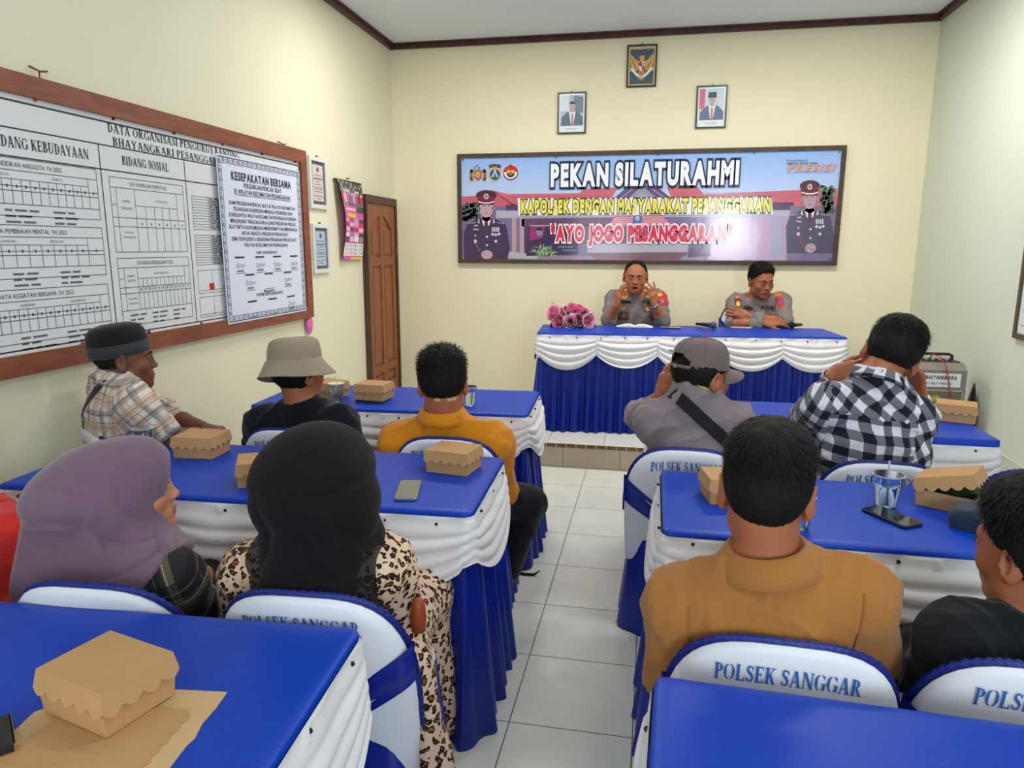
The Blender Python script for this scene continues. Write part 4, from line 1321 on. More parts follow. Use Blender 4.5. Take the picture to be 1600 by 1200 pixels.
# ------------------------------------------------------------ the people
sk_a = skin_mat('brown_skin', (170, 102, 68)); sk_b = skin_mat('dark_brown_skin', (112, 70, 54)); sk_c = skin_mat('light_brown_skin', (190, 126, 98)); sk_d = skin_mat('warm_brown_skin', (160, 96, 66))
m_lip = mat('lips', (128, 62, 56), .4); m_lip2 = mat('lips_rose', (160, 78, 76), .35)
X3 = np.array
def legs_fwd(J, dy=.38, spread=.12, zk=.50, za=.085, zf=0.0, f=None, r=None):
    f = X3([0, 1., 0]) if f is None else nrm(f); r = X3([1., 0, 0]) if r is None else nrm(r)
    p = X3(J['pel'])
    for q, sg in (('L', -1), ('R', 1)):
        k = p+f*dy+r*sg*spread; k[2] = zk+zf; a = k+f*(-.02)+r*sg*.01; a[2] = za+zf
        J['kn'+q] = k; J['an'+q] = a
    if zf: J['zf'] = zf
    return J

# --- man in the brown polo shirt
Y = 1.45
J = dict(pel=X3((.285, 1.55, .49)), chest=P(1202, 985, Y), neck=P(1198, 868, Y), shL=P(1062, 945, Y), shR=P(1344, 930, Y), elL=P(1044, 1082, 1.53), elR=P(1364, 1048, 1.55), wrL=X3((.21, 1.72, .575)), wrR=X3((.37, 1.73, .575)))
legs_fwd(J, .40)
hd = Head(P(1197, 768, 1.465), -9, 4, -2, 1.09, .95)
p = Person('man in a brown polo shirt seen from behind, black hair and protruding ears', J, hd, sk_a, 1.0, {'L': hand_prims(J['wrL'], (.1, 1, -.1), (0, 0, 1), 1), 'R': hand_prims(J['wrR'], (-.1, 1, -.1), (0, 0, 1), -1)}, h=.006, hh=.003, neck_r=.053)
p.body()
m_polo = cloth('brown_pique', (164, 108, 54), .9, 900, .05)
p.shirt(m_polo, 'polo_shirt', .013, (.86, .86), .017, .02, .066, .44, (.0045, 20), 11)
p.collar(m_polo, .070, .042, .036, .30, .0, 30)
p.trousers()
make_hair(hd, p.hs, m_hair, p.root, .028, .0075, .002, -.004, 0, 11000, .022, .50, 3, (-.018, -.050))
m_seam = cloth('brown_seam', (150, 98, 47))
for q, sg in (('L', -1), ('R', 1)):
    p.band(p.J['sh'+q]+X3((sg*-.012, -.02, .05)), p.J['sh'+q]+X3((sg*-.022, 0, -.16)), .004, m_seam, 'sleeve_seam', (0, -1, .25), 30, .0012, thick=.001)
# --- man in black at the right edge
Y = 1.50
J = dict(pel=X3((.83, 1.58, .49)), chest=P(1640, 1075, Y), neck=P(1628, 962, 1.49), shL=P(1496, 996, 1.47), shR=P(1752, 1035, 1.52), elL=P(1450, 1098, 1.53), elR=P(1780, 1130, 1.6), wrL=X3((.74, 1.76, .575)), wrR=X3((.92, 1.78, .575)))
legs_fwd(J, .38)
hd = Head(P(1618, 862, 1.51), 32, 6, 4, 1.08)
p = Person('man in a black shirt cut off by the right edge, face turned left', J, hd, sk_d, 1.0, {'L': hand_prims(J['wrL'], (.1, 1, -.1), (0, 0, 1), 1)}, h=.006, hh=.003, neck_r=.060)
p.body(m_lip); p.eyes(.8); p.brows()
m_blk = cloth('black_jersey', (17, 18, 23), .9, 700, .08)
p.shirt(m_blk, 't_shirt', .014, (.9, .9), .018, .02, .066, .44, (.005, 20), 12)
p.collar(m_blk, .064, .016, .012, .3, 0, 2, 'neckband')
p.trousers()
make_hair(hd, p.hs, m_hair, p.root, .036, .018, .005, -.006, 0, 9000, .034, .45, 4, (.0, -.040), messy=.5)
# --- man in the orange shirt
Y = 2.72
J = dict(pel=X3((-.83, 2.82, .50)), chest=P(696, 738, 2.74), neck=P(692, 645, 2.71), shL=P(620, 692, Y), shR=P(773, 694, Y), elL=P(614, 752, 2.86), elR=P(786, 768, 2.84), wrL=X3((-.93, 2.98, .60)), wrR=X3((-.76, 3.0, .60)))
legs_fwd(J, .30); J['knR'] = X3((-.50, 2.93, .43)); J['anR'] = X3((-.60, 2.92, .085))
hd = Head(P(692, 600, 2.72), 14, 5, 2, 1.14)
p = Person('man in a mustard orange shirt seen from behind, at the table near the side door', J, hd, sk_a, 1.08, {'L': hand_prims(J['wrL'], (.2, 1, .1), (0, 0, 1), 1), 'R': hand_prims(J['wrR'], (-.2, 1, .1), (0, 0, 1), -1)}, h=.0075, hh=.0045, neck_r=.060)
p.body()
m_or = cloth('mustard_cotton', (206, 128, 22), .85, 700, .06)
p.shirt(m_or, 'shirt', .014, (1.75, 1.75), .018, .02, .07, .42, (.007, 20), 13)
p.collar(m_or, .073, .036, .030, .3, 0, 30)
p.trousers()
make_hair(hd, p.hs, m_hair, p.root, .026, .010, .003, .004, 0, 5000, .026, .9, 5, (.03, -.04), messy=.5, width=.0014)
b = MB()          # two small plasters on the neck
for dx in (-.030, .022):
    c = P(692, 627, 2.6)+X3((dx, 0, 0))
    V = []
    for i in range(5):
        for j in (0, 1): V.append(c+X3(((i-2)*.0065, 0, -.007+j*.014)))
    V = march(type('F', (), dict(xs=np.linspace(-1.05, -.7, 90), ys=np.linspace(2.5, 2.9, 100), zs=np.linspace(.78, 1.0, 60), V=eval_prims(p.allp, np.stack(np.meshgrid(np.linspace(-1.05, -.7, 90), np.linspace(2.5, 2.9, 100), np.linspace(.78, 1.0, 60), indexing='ij'), -1).reshape(-1, 3)).reshape(90, 100, 60))), X3(V), X3((0, 1., 0)), .3)-X3((0, .002, 0))
    b.add(V, [(2*i, 2*i+2, 2*i+3, 2*i+1) for i in range(4)])
b.build('plaster', mat('plaster_tan', (205, 165, 128), .7), p.root, True)
# --- person in the bucket hat
Y = 2.74
J = dict(pel=X3((-1.47, 2.84, .50)), chest=P(472, 712, 2.76), neck=P(470, 630, 2.73), shL=P(410, 664, Y), shR=P(533, 660, Y), elL=P(400, 730, 2.88), elR=P(556, 716, 2.88), wrL=X3((-1.57, 3.0, .60)), wrR=X3((-1.40, 3.0, .60)))
legs_fwd(J, .30)
hd = Head(P(467, 580, 2.75), -28, 2, -6, 1.10)
p = Person('person in a black shirt wearing a khaki bucket hat, seen from behind', J, hd, sk_a, 1.06, {'R': hand_prims(J['wrR'], (-.2, 1, .1), (0, 0, 1), -1)}, h=.0075, hh=.0045)
p.body(m_lip); p.eyes(.8); p.brows()
m_blk2 = cloth('navy_black_jersey', (16, 18, 28), .9, 700, .08)
p.shirt(m_blk2, 't_shirt', .014, (.9, .9), .018, .02, .066, .44, (.005, 20), 14)
p.collar(m_blk2, .064, .014, .010, .3, 0, 2, 'neckband')
p.trousers()
make_hair(hd, p.hs, m_hair, p.root, .004, .014, .010, -.045, -.02, 5000, .040, .7, 6, (.0, -.05), messy=.5, width=.0014, zmax=.012)
m_khaki = cloth('khaki_canvas', (150, 136, 118), .9, 500, .10)
rr = np.random.default_rng(5)
def hatxf(hd, c, tilt=0.0, roll=0.0, wob=0.0, sd=0):
    r_ = np.random.default_rng(sd); ph = r_.uniform(0, 6, 4)
    ct, st, cr, sr = cos(tilt), sin(tilt), cos(roll), sin(roll)
    def f(q):
        a = atan2(q[1], q[0]); rad = sqrt(q[0]**2+q[1]**2)
        k = 1+wob*(sin(3*a+ph[0]+q[2]*20)+.7*sin(5*a+ph[1]-q[2]*30))*.5
        x, y, z = q[0]*k, q[1]*k, q[2]+wob*.35*rad*sin(2*a+ph[2])*2
        y, z = y*ct-z*st, y*st+z*ct
        x, z = x*cr-z*sr, x*sr+z*cr
        return hd.W((x+c[0], y+c[1], z+c[2]))
    return f
b = MB(); b.lathe([(.100, .030), (.1005, .045), (.1000, .065), (.0965, .090), (.090, .108), (.074, .120), (.045, .126), (.002, .128)], None, 48, False, True, hatxf(hd, (0, -.012, .006), .0, .22, .06, 2), .88, 1.06)
b.lathe([(.1005, .040), (.1040, .036), (.112, .022), (.126, .000), (.140, -.022), (.1435, -.026), (.1425, -.029), (.125, -.006), (.108, .020), (.0990, .034)], None, 60, False, False, hatxf(hd, (0, -.012, .006), -.04, .32, .08, 3), .92, 1.06)
b.build('bucket_hat', m_khaki, p.root, True)
# --- man in the plaid shirt by the wall
fw = nrm((sin(radians(38)), cos(radians(38)), 0)); rt = X3((fw[1], -fw[0], 0))
C0 = P(188, 655, 2.50)
J = dict(pel=C0+fw*.06+X3((0, 0, -.24)), chest=C0, neck=P(183, 586, 2.52), shL=C0-rt*.185+X3((0, 0, .105))+fw*.01, shR=C0+rt*.185+X3((0, 0, .09))+fw*.02, elR=P(268, 690, 2.44), wrR=P(312, 676, 2.66), elL=P(272, 655, 2.86), wrL=P(318, 668, 2.78))
legs_fwd(J, .36, .11, .5, .085, 0, fw, rt)
hd = Head(P(194, 560, 2.54), -50, 2, 0, 1.10)
p = Person('man in a beige plaid shirt and black cap sitting by the left wall, hands clasped', J, hd, sk_b, 1.05, {'R': hand_prims(J['wrR'], J['wrL']+X3((.06, .0, -.02))-J['wrR']+fw*.05, (-.2, -.5, .9), -1, 1.0, (45, 50, 30)), 'L': hand_prims(J['wrL'], fw*.7+rt*.7+X3((0, 0, -.1)), (.3, .2, .9), 1, 1.0, (45, 50, 30))}, h=.0065, hh=.004, neck_r=.058)
p.body(m_lip); p.eyes(.6); p.brows()
m_pl = check_mat('beige_plaid_cotton', (222, 208, 196), None, None, .105, 0, [(.30, 0, (196, 158, 132), .55), (.22, .42, (120, 112, 116), .55), (.03, .36, (60, 54, 58), .7), (.03, .66, (60, 54, 58), .7), (.05, .86, (150, 120, 104), .6)])
p.shirt(m_pl, 'plaid_shirt', .014, (.92, .92), .022, .03, .064, .44, (.006, 22), 15, pat=pat_shirt())
p.collar(m_pl, .064, .034, .024, .3, 0, 35)
p.trousers()
p.band(p.J['neck']+rt*.10-fw*.02+X3((0, 0, .0)), p.J['chest']-rt*.17+X3((0, 0, -.16)), .032, m_cuff, 'bag_strap', -fw*.9-rt*.1)
make_hair(hd, p.hs, m_hair, p.root, .003, .004, .002, 0, 0, 1500, .010, .3, 7, zmax=.02)
m_peci = cloth('black_felt', (24, 24, 27), .95); m_pband = cloth('charcoal_knit', (52, 54, 60), .8)
b = MB(); b.lathe([(.1035, .010), (.1050, .045), (.1030, .072), (.096, .092), (.080, .108), (.050, .117), (.002, .120)], None, 44, False, True, hatxf(hd, (0, -.012, .014), .16, 0, .01, 3), .84, 1.0); cap = b.build('cap', m_peci, p.root, True)
b = MB(); b.lathe([(.1030, .004), (.1055, .002), (.1065, .020), (.1062, .046), (.1035, .048)], None, 44, False, False, hatxf(hd, (0, -.012, .014), .16, 0, .01, 3), .84, 1.0); b.build('cap_band', m_pband, cap, True)
b = MB(); b.tube([J['wrR']+X3((cos(a)*.005, 0, 0))+(rt*cos(a)+X3((0, 0, 1))*sin(a))*.032 for a in np.linspace(0, 2*pi, 16, endpoint=False)], .004, None, 6, False, True); b.build('bracelet', m_cuff, p.root, True)
# --- man in the grey cap
Y = 2.74
J = dict(pel=X3((.150, 2.84, .50)), chest=P(1083, 728, 2.76), neck=P(1082, 608, 2.73), shL=P(1020, 660, Y), shR=P(1150, 662, Y), elL=X3((-.045, 3.10, .815)), wrL=P(1033, 620, 2.83), elR=P(1158, 738, 2.92), wrR=X3((.24, 3.04, .60)))
legs_fwd(J, .30)
hd = Head(P(1096, 588, 2.76), -52, 8, 0, 1.10)
p = Person('man in a grey shirt and baseball cap, hand at his head, dark strap across back', J, hd, sk_d, 1.04, {'L': hand_prims(J['wrL'], (.26, -.08, 1), (-.70, -.70, .0), 1, 1.05, curls=((4, 6, 4), (14, 18, 10), (22, 24, 14), (28, 28, 16)), spread=9, thumb=(50, 12)), 'R': hand_prims(J['wrR'], (-.3, 1, 0), (0, 0, 1), -1)}, h=.0065, hh=.004, neck_r=.060)
p.body(m_lip); p.eyes(.7); p.brows()
m_grey = cloth('grey_jersey', (128, 116, 122), .9, 700, .05)
p.shirt(m_grey, 't_shirt', .014, (.95, .9), .020, .03, .070, .44, (.006, 20), 16)
p.collar(cloth('yellow_rib', (196, 180, 70)), .064, .018, .008, .3, 0, 2, 'neckband', .004)
p.trousers()
p.band(P(1050, 612, 2.66), P(1160, 712, 2.66), .046, m_cuff, 'bag_strap', (0, -1, .25), lift=.006)
make_hair(hd, p.hs, m_hair, p.root, .004, .012, .008, -.012, 0, 4000, .024, .6, 8, messy=.5, width=.0014, zmax=.040)
m_cap = cloth('grey_brown_twill', (108, 94, 94), .9, 600, .08)
b = MB(); n = 64; prof = [(.1005, .022), (.1012, .028), (.1015, .034), (.1016, .040), (.1015, .046), (.1010, .052), (.1002, .058), (.0995, .064), (.0975, .072), (.0950, .082), (.0850, .100), (.068, .114), (.040, .123), (.003, .126)]
xf = hatxf(hd, (0, -.012, .008), .06, 0, .015, 4)
V = [xf(X3((r*cos(2*pi*k/n)*.86, r*sin(2*pi*k/n)*1.04, z))) for r, z in prof for k in range(n)]
Fc = []
for i in range(len(prof)-1):
    for k in range(n):
        a = (2*pi*(k+.5)/n-1.5*pi)
        if 2 <= i <= 7 and abs(a) < .62*sqrt(max(0, 1-((i-2)/5.6)**2)): continue
        Fc.append((i*n+k, i*n+(k+1) % n, (i+1)*n+(k+1) % n, (i+1)*n+k))
b.add(V, Fc)
for k in range(6):
    a = k*pi/3+pi/6; b.tube([xf(X3((r*1.004*cos(a)*.86, r*1.004*sin(a)*1.04, z+.001))) for r, z in prof[8:]], .0014, n=5)
b.tube([xf(X3((0, 0, .126))), xf(X3((0, 0, .131)))], [.008, .004])
cap = b.build('baseball_cap', m_cap, p.root, True)
G = np.zeros((24, 8, 3))
for i in range(24):
    a = radians(28+124*i/23)
    for j in range(8):
        e = j/7; r = .1005+.070*e*max(0, sin((a-radians(28))/radians(124)*pi))**.55
        G[i, j] = xf(X3((r*cos(a)*.86, r*sin(a)*1.02, .024-.012*e-.030*(cos(a))**2*(.4+e))))
b = MB(); b.grid(G); b.grid(G-hd.R[2]*.004, None, False, True); b.build('brim', m_cap, cap, True, 60)
b = MB()
c0 = xf(X3((0, -.1055, .0275)))
for q in (-1, 1):
    pass
pts = [xf(X3((sin(a)*.1020*.86, -cos(a)*.1020*1.045, .0285))) for a in np.linspace(-.62, .62, 9)]
b.tube(pts, .0055, n=6); b.build('strap', m_cuff if False else m_cap, cap, True)
b = MB(); o_ = xf(X3((.004, -.112, .0285))); b.box((-.010, -.0015, -.0065), (.010, .0015, .0065)); b.v = [tuple(o_+hd.R[0]*v[0]+hd.R[1]*v[1]+hd.R[2]*v[2]) for v in b.v]; b.build('buckle', m_watch, cap)
b = MB(); V = []; 
for a in np.linspace(0, 2*pi, 20, endpoint=False): V.append(xf(X3((.016*cos(a)-.030, -.1035+.004*(0)-.0015, .073+.006*sin(a)))))
cV = np.mean(V, 0); V = [v-hd.R[1]*.002 for v in V]; b.add(V, [tuple(range(20))]); bd = b.build('badge', mat('white_badge', (190, 182, 180), .7), cap)
# --- man in the black and white checked shirt
Y = 2.80
J = dict(pel=X3((.86, 2.86, .50)), chest=P(1362, 705, 2.80), neck=P(1373, 590, 2.82), shL=P(1285, 636, 2.80), shR=P(1428, 652, 2.80), elL=X3((.66, 3.14, .82)), wrL=P(1298, 590, 3.01), elR=X3((1.10, 3.14, .82)), wrR=P(1436, 612, 3.02))
legs_fwd(J, .30)
hd = Head(P(1392, 556, 2.88), -12, 20, -20, 1.12)
p = Person('man in a black and white checked shirt with both hands at his head', J, hd, sk_d, 1.10, {'L': hand_prims(J['wrL'], (.82, -.35, .42), (-.35, -.75, .55), -1, 1.08, curls=((20, 30, 20), (38, 45, 25), (48, 55, 30), (55, 60, 30)), thumb=(35, 20)), 'R': hand_prims(J['wrR'], (-.25, -.25, 1), (.8, .2, .1), 1, 1.05, curls=((20, 25, 10), (20, 25, 10), (25, 25, 10), (30, 30, 10)))}, h=.0065, hh=.004, neck_r=.062)
p.body(m_lip); p.eyes(.5); p.brows()
m_ck = check_mat('black_white_check', (214, 212, 222), (24, 25, 34), (106, 106, 118), .066)
p.shirt(m_ck, 'checked_shirt', .016, (1.72, 1.72), .020, .03, .070, .42, (.0065, 18), 17, pat=pat_shirt(.15))
p.collar(m_ck, .070, .032, .022, .3, 0, 30)
p.trousers()
make_hair(hd, p.hs, m_hair, p.root, .028, .012, .003, .006, 0, 5000, .026, .5, 9, messy=.4, width=.0014)
def ring_on(c, d, r, t, m, name, par):
    d = nrm(d); a = nrm(np.cross(d, (0.3, .2, .9))); bb = np.cross(d, a)
    b = MB()
    G = np.zeros((28, 5, 3))
    for i in range(28):
        an = 2*pi*i/28
        for j, (dr, dz) in enumerate(((0, -t), (.003, -t*.9), (.004, 0), (.003, t*.9), (0, t))):
            G[i, j] = c+(a*cos(an)+bb*sin(an))*(r+dr)+d*dz
    b.grid(G, None, True); return b.build(name, m, par, True)
ring_on(J['wrL']-nrm(J['wrL']-J['elL'])*.004, J['wrL']-J['elL'], .034, .014, m_watch, 'watch', p.root)
# --- woman in the purple headscarf
Y = 1.50
def hscarf(p, prims, m, name, cuts, flow, h=.005, fine=(), infl=0):
    F = p.grid(prims, h, fine, .03)
    for q in prims: F.op(q)
    if flow: F.warp(flow, .03)
    for q in cuts: F.op(q)
    W, Q = F.mesh(); p.SF = F
    return W, Q
J = dict(pel=X3((-1.22, 1.56, .49)), chest=P(195, 955, 1.50), neck=P(180, 858, 1.48), shL=P(82, 900, 1.60), shR=P(272, 905, 1.43), elL=P(60, 985, 1.68), elR=P(316, 965, 1.58), wrL=X3((-1.28, 1.76, .575)), wrR=X3((-1.13, 1.77, .575)))
legs_fwd(J, .38)
hd = Head(P(198, 766, 1.50), -50, -2, 2, 1.06)
p = Person('woman in a purple headscarf with her face turned in profile to the right', J, hd, sk_c, .96, {'R': hand_prims(J['wrR'], (-.3, 1, 0), (0, 0, 1), -1, .9)}, True, False, h=.007, hh=.0028)
p.body(m_lip2); p.eyes(.85); p.brows(0, .0032)
m_dpl = check_mat('dark_plaid_flannel', (38, 36, 40), None, None, .12, 0, [(.22, .1, (112, 98, 74), .6), (.02, .06, (190, 180, 160), .7), (.02, .34, (190, 180, 160), .7), (.3, .5, (16, 18, 26), .7)])
p.shirt(m_dpl, 'plaid_shirt', .014, (1.6, 1.6), .018, .02, .07, .42, (.003, 20), 18, pat=pat_shirt())
p.trousers()
m_pur = cloth('purple_scarf', (114, 88, 107), .85, 800, .04, .3)
e = hd.E; c_ = hd.C
pr = [e((0, -.020, .020), (.094, .112, .108), .0), e((0, .040, .052), (.076, .062, .066), .05), e((0, -.085, .004), (.086, .100, .094), .06), e((0, -.110, -.055), (.092, .096, .095), .07), c_((0, -.09, -.05), (0, -.115, -.22), .105, .125, .08), c_((0, .000, -.105), (0, -.01, -.19), .078, .100, .05), c_((.0, .055, -.120), (.02, .045, -.175), .034, .060, .04),
      RC(J['shL']+X3((.03, 0, -.02)), J['shR']+X3((-.03, 0, 0)), .085, .078, .07), e((0, -.09, -.245), (.185, .150, .125), .07), RC(J['neck'], J['shR']+X3((.02, .04, -.04)), .095, .100, .05), RC(J['neck'], J['shR']+X3((.02, -.01, -.06)), .085, .070, .05)]
def flow(x, y, z):
    q = (np.stack([x, y, z], -1)-hd.c)@hd.R.T/hd.s
    u, v, w = q[..., 0], q[..., 1], q[..., 2]
    r = np.sqrt((v-.075)**2+(w+.085)**2+.4*u*u); a = np.arctan2(w+.085, -(v-.075))
    g1 = np.sin(a*9+2.2*np.sin(r*22+u*9)+1.0)**2; g2 = np.sin(r*70+1.8*np.sin(a*2.5+u*12))
    low = np.clip((-w+.01)/.10, 0, 1)
    back = np.clip((-v-.02)/.1, 0, 1)*np.clip((.08-w)/.1, 0, 1)
    near = np.clip((r-.035)/.06, 0, 1)
    return near*.008*low*(1-2*np.abs(np.sin(r*34+1.2*np.sin(a*2.5+u*12)))**.6)*np.clip(1.15-r/.26, .15, 1)+near*.009*np.clip((.05-w)/.08, 0, 1)*(1-2*np.abs(np.sin(a*4.2+1.3*np.sin(r*17+u*8)))**.55)*np.clip((r-.05)/.1, 0, 1)+.011*back*np.sin(a*9+r*22+1.5*np.sin(u*14))
W, Q = hscarf(p, pr, m_pur, 'headscarf', [e((0, .120, -.014), (.060, .061, .088), .008, 's'), e((0, .108, -.060), (.050, .048, .052), .010, 's'), HS(P(264, 886, 1.45), (.80, .10, -.60), (-1.6, 1.1, .45), (-.7, 2.0, .88), .012), HS((0, 1.345, 0), (0, -1, 0), (-2, 1.0, .3), (-.8, 1.345, .84), .01)], flow, .005, [(hd.c, .13, .0038)])
fast_obj('headscarf', W, Q, m_pur, p.root)
# --- woman in the black headscarf and leopard dress
J = dict(pel=X3((-.72, 1.57, .49)), chest=P(495, 965, 1.50), neck=P(505, 842, 1.49), shL=P(392, 895, 1.50), shR=P(598, 888, 1.50), elL=P(376, 985, 1.56), elR=P(624, 970, 1.58), wrL=X3((-.79, 1.76, .575)), wrR=X3((-.66, 1.77, .575)))
legs_fwd(J, .36, .07)
hd = Head(P(516, 744, 1.51), -6, 4, 0, 1.06)
p = Person('woman in a black headscarf and leopard print dress seen from behind', J, hd, sk_c, .98, {'R': hand_prims(J['wrR'], (-.3, 1, 0), (0, 0, 1), -1, .9)}, True, False, h=.008, hh=.005)
p.body(m_lip2); p.eyes(.85); p.brows(0, .0032)
def leopard(name):
    m = mat(name, (222, 190, 160), .8, .25); N, L, b = nodes(m)
    tc = N.new('ShaderNodeTexCoord')
    nz = N.new('ShaderNodeTexNoise'); nz.inputs['Scale'].default_value = 45; nz.inputs['Detail'].default_value = 2; L.new(tc.outputs['Object'], nz.inputs['Vector'])
    sc_ = N.new('ShaderNodeVectorMath'); sc_.operation = 'SCALE'; sc_.inputs[3].default_value = .030; L.new(nz.outputs['Color'], sc_.inputs[0])
    ad = N.new('ShaderNodeVectorMath'); ad.operation = 'ADD'; L.new(tc.outputs['Object'], ad.inputs[0]); L.new(sc_.outputs[0], ad.inputs[1])
    vo = N.new('ShaderNodeTexVoronoi'); vo.inputs['Scale'].default_value = 52; vo.inputs['Randomness'].default_value = .85; L.new(ad.outputs[0], vo.inputs['Vector'])
    n2 = N.new('ShaderNodeTexNoise'); n2.inputs['Scale'].default_value = 70; L.new(tc.outputs['Object'], n2.inputs['Vector'])
    mm = N.new('ShaderNodeMath'); mm.operation = 'MULTIPLY_ADD'; mm.inputs[1].default_value = .30; L.new(n2.outputs[0], mm.inputs[0]); L.new(vo.outputs['Distance'], mm.inputs[2])
    r = N.new('ShaderNodeValToRGB'); r.color_ramp.interpolation = 'CONSTANT'; el = r.color_ramp.elements
    el[0].position = 0; el[0].color = srgb(148, 92, 48); el[1].position = .36; el[1].color = srgb(40, 26, 20)
    k = el.new(.62); k.color = srgb(222, 190, 164)
    L.new(mm.outputs[0], r.inputs[0]); L.new(r.outputs[0], b.inputs['Base Color'])
    return m
m_leo = leopard('leopard_print')
p.shirt(m_leo, 'leopard_dress', .014, (1.7, 1.7), .022, .02, .07, .40, (.006, 20), 19)
pr = [EL(p.J['pel'], (.20, .15, .12), None, .02), RC(p.J['pel']+X3((-.09, 0, 0)), p.J['knL'], .11, .085, .05), RC(p.J['pel']+X3((.07, 0, 0)), p.J['knR'], .10, .075, .05), RC(p.J['knL'], p.J['anL']+X3((0, 0, -.03)), .08, .085, .06), RC(p.J['knR'], p.J['anR']+X3((0, 0, -.03)), .075, .085, .06), RC((-.535, 1.52, .52), (-.470, 1.50, .06), .035, .062, .06)]
F = p.grid(pr, .010, (), .05, lowz=-5)
for q in pr: F.op(q)
F.warp(lambda x, y, z: .010*np.clip((.5-z)/.4, 0, 1)*np.sin(x*60+y*45+2*np.sin(z*9)))
F.op(HS((0, 0, .012), (0, 0, -1), (-3, 0, -.5), (0, 3, .012)))
W, Q = F.mesh(); fast_obj('dress_skirt', W, Q, m_leo, p.root)
m_bsc = cloth('black_scarf', (17, 14, 17), .9, 800, .06, .04)
m_sheer = cloth('sheer_black_scarf', (26, 22, 26), .9, 800, .06, .04); m_sheer.node_tree.nodes['Principled BSDF'].inputs['Alpha'].default_value = .72
e = hd.E; c_ = hd.C
pr = [e((0, -.020, .016), (.108, .120, .112), .0), e((-.010, -.085, .000), (.122, .095, .110), .06), e((.0, -.060, -.045), (.118, .10, .085), .05), c_((0, -.01, -.09), (0, -.02, -.17), .085, .090, .06), c_((.03, -.055, -.08), (.060, -.085, -.30), .085, .085, .06), c_((-.03, -.06, -.13), (-.060, -.08, -.30), .070, .085, .06), RC(J['neck']+X3((0, -.01, .0)), J['neck']+X3((.0, -.03, -.20)), .11, .125, .06),
      RC(J['neck'], lerp(J['neck'], J['shL'], .62)+X3((0, -.01, .015)), .075, .060, .05), RC(J['neck'], lerp(J['neck'], J['shR'], .75)+X3((0, -.01, .01)), .075, .060, .05)]
def flow2(x, y, z):
    q = (np.stack([x, y, z], -1)-hd.c)@hd.R.T/hd.s
    u, v, w = q[..., 0], q[..., 1], q[..., 2]
    low = np.clip((.02-w)/.1, 0, 1)
    return .007*low*(1-2*np.abs(np.sin(u*30+4*w+1.2*np.sin(w*14+u*10)))**.7)+.0035*(1-2*np.abs(np.sin((w*1.0-u*.55)*34+1.5*np.sin(u*14)))**.6)*np.clip((.09-w)/.08, 0, 1)
W, Q = hscarf(p, pr, m_bsc, 'headscarf', [e((0, .118, -.012), (.060, .066, .085), .010, 's'), HS((0, 0, .655), (0, 0, -1), (-2, 0, .2), (0, 3, .655), .01)], flow2, .0055)
C = W[Q].mean(1); lc = (C-hd.c)@hd.R.T/hd.s
edge = ((lc[:, 0] < -.098)|(lc[:, 0] > .128))&(lc[:, 2] < -.135)
fast_obj('headscarf', W, Q, [m_bsc, m_sheer], p.root, edge.astype(int))
# --- person in red at the left edge
J = dict(pel=X3((-1.74, 1.56, .49)), chest=P(-12, 910, 1.55), neck=P(-34, 800, 1.60), shL=P(-96, 850, 1.60), shR=P(14, 838, 1.53), elL=P(-100, 940, 1.68), elR=P(14, 930, 1.66), wrL=X3((-1.83, 1.78, .575)), wrR=X3((-1.68, 1.77, .575)))
legs_fwd(J, .38)
hd = Head(P(-92, 735, 1.66), 10, 25, 0, 1.05)
p = Person('person in a red top at the left edge, only the back and shoulder in view', J, hd, sk_a, 1.0, {'R': hand_prims(J['wrR'], (-.3, 1, 0), (0, 0, 1), -1, .9)}, h=.008, hh=.006)
p.body()
m_red = cloth('red_cotton', (196, 44, 36), .85, 700, .05)
p.shirt(m_red, 'shirt', .014, (1.6, 1.6), .022, .03, .07, .42, (.006, 20), 20)
p.collar(m_red, .066, .03, .022, .3, 0, 30)
p.trousers()
make_hair(hd, p.hs, m_hair, p.root, .02, .010, .004, 0, 0, 0)
# ------------------------------------------------------------ the two officers
m_uni = cloth('taupe_uniform', (126, 116, 116), .85, 800, .05)
m_uni2 = cloth('taupe_pocket', (118, 108, 108), .85, 800, .05)
m_ink = mat('black_embroidery', (24, 22, 24), .8); m_gold = mat('gold_thread', (226, 170, 52), .6); m_org = mat('orange_patch', (208, 120, 44), .7); m_maroon = mat('maroon_patch', (92, 50, 44), .8)
m_redp = mat('red_patch', (206, 44, 34), .75); m_bluep = mat('blue_patch', (70, 110, 190), .75); m_brownp = mat('brown_patch', (84, 62, 58), .85)
def rect2(u0, v0, u1, v1, n=5):
    us = np.linspace(u0, u1, n); vs = np.linspace(v0, v1, n)
    return np.array([[u, v] for u in us for v in vs]), [(i*n+j, (i+1)*n+j, (i+1)*n+j+1, i*n+j+1) for i in range(n-1) for j in range(n-1)]
def fan(q, K=5):
    q = np.asarray(q); c = q.mean(0); n = len(q); V = [c]; Fc = [(0, 1+i, 1+(i+1) % n) for i in range(n)]
    for k in range(1, K+1): V += list(c+(q-c)*k/K)
    for k in range(K-1): Fc += [(1+k*n+i, 1+(k+1)*n+i, 1+(k+1)*n+(i+1) % n, 1+k*n+(i+1) % n) for i in range(n)]
    return np.array(V), Fc
def ell2(cu, cv, ru, rv, n=18): return fan([[cu+ru*cos(2*pi*i/n), cv+rv*sin(2*pi*i/n)] for i in range(n)], 3)
def pix_uv(pts, o, U, V, y):
    return np.array([[(P(a, b, y)-o)@U, (P(a, b, y)-o)@V] for a, b in pts])
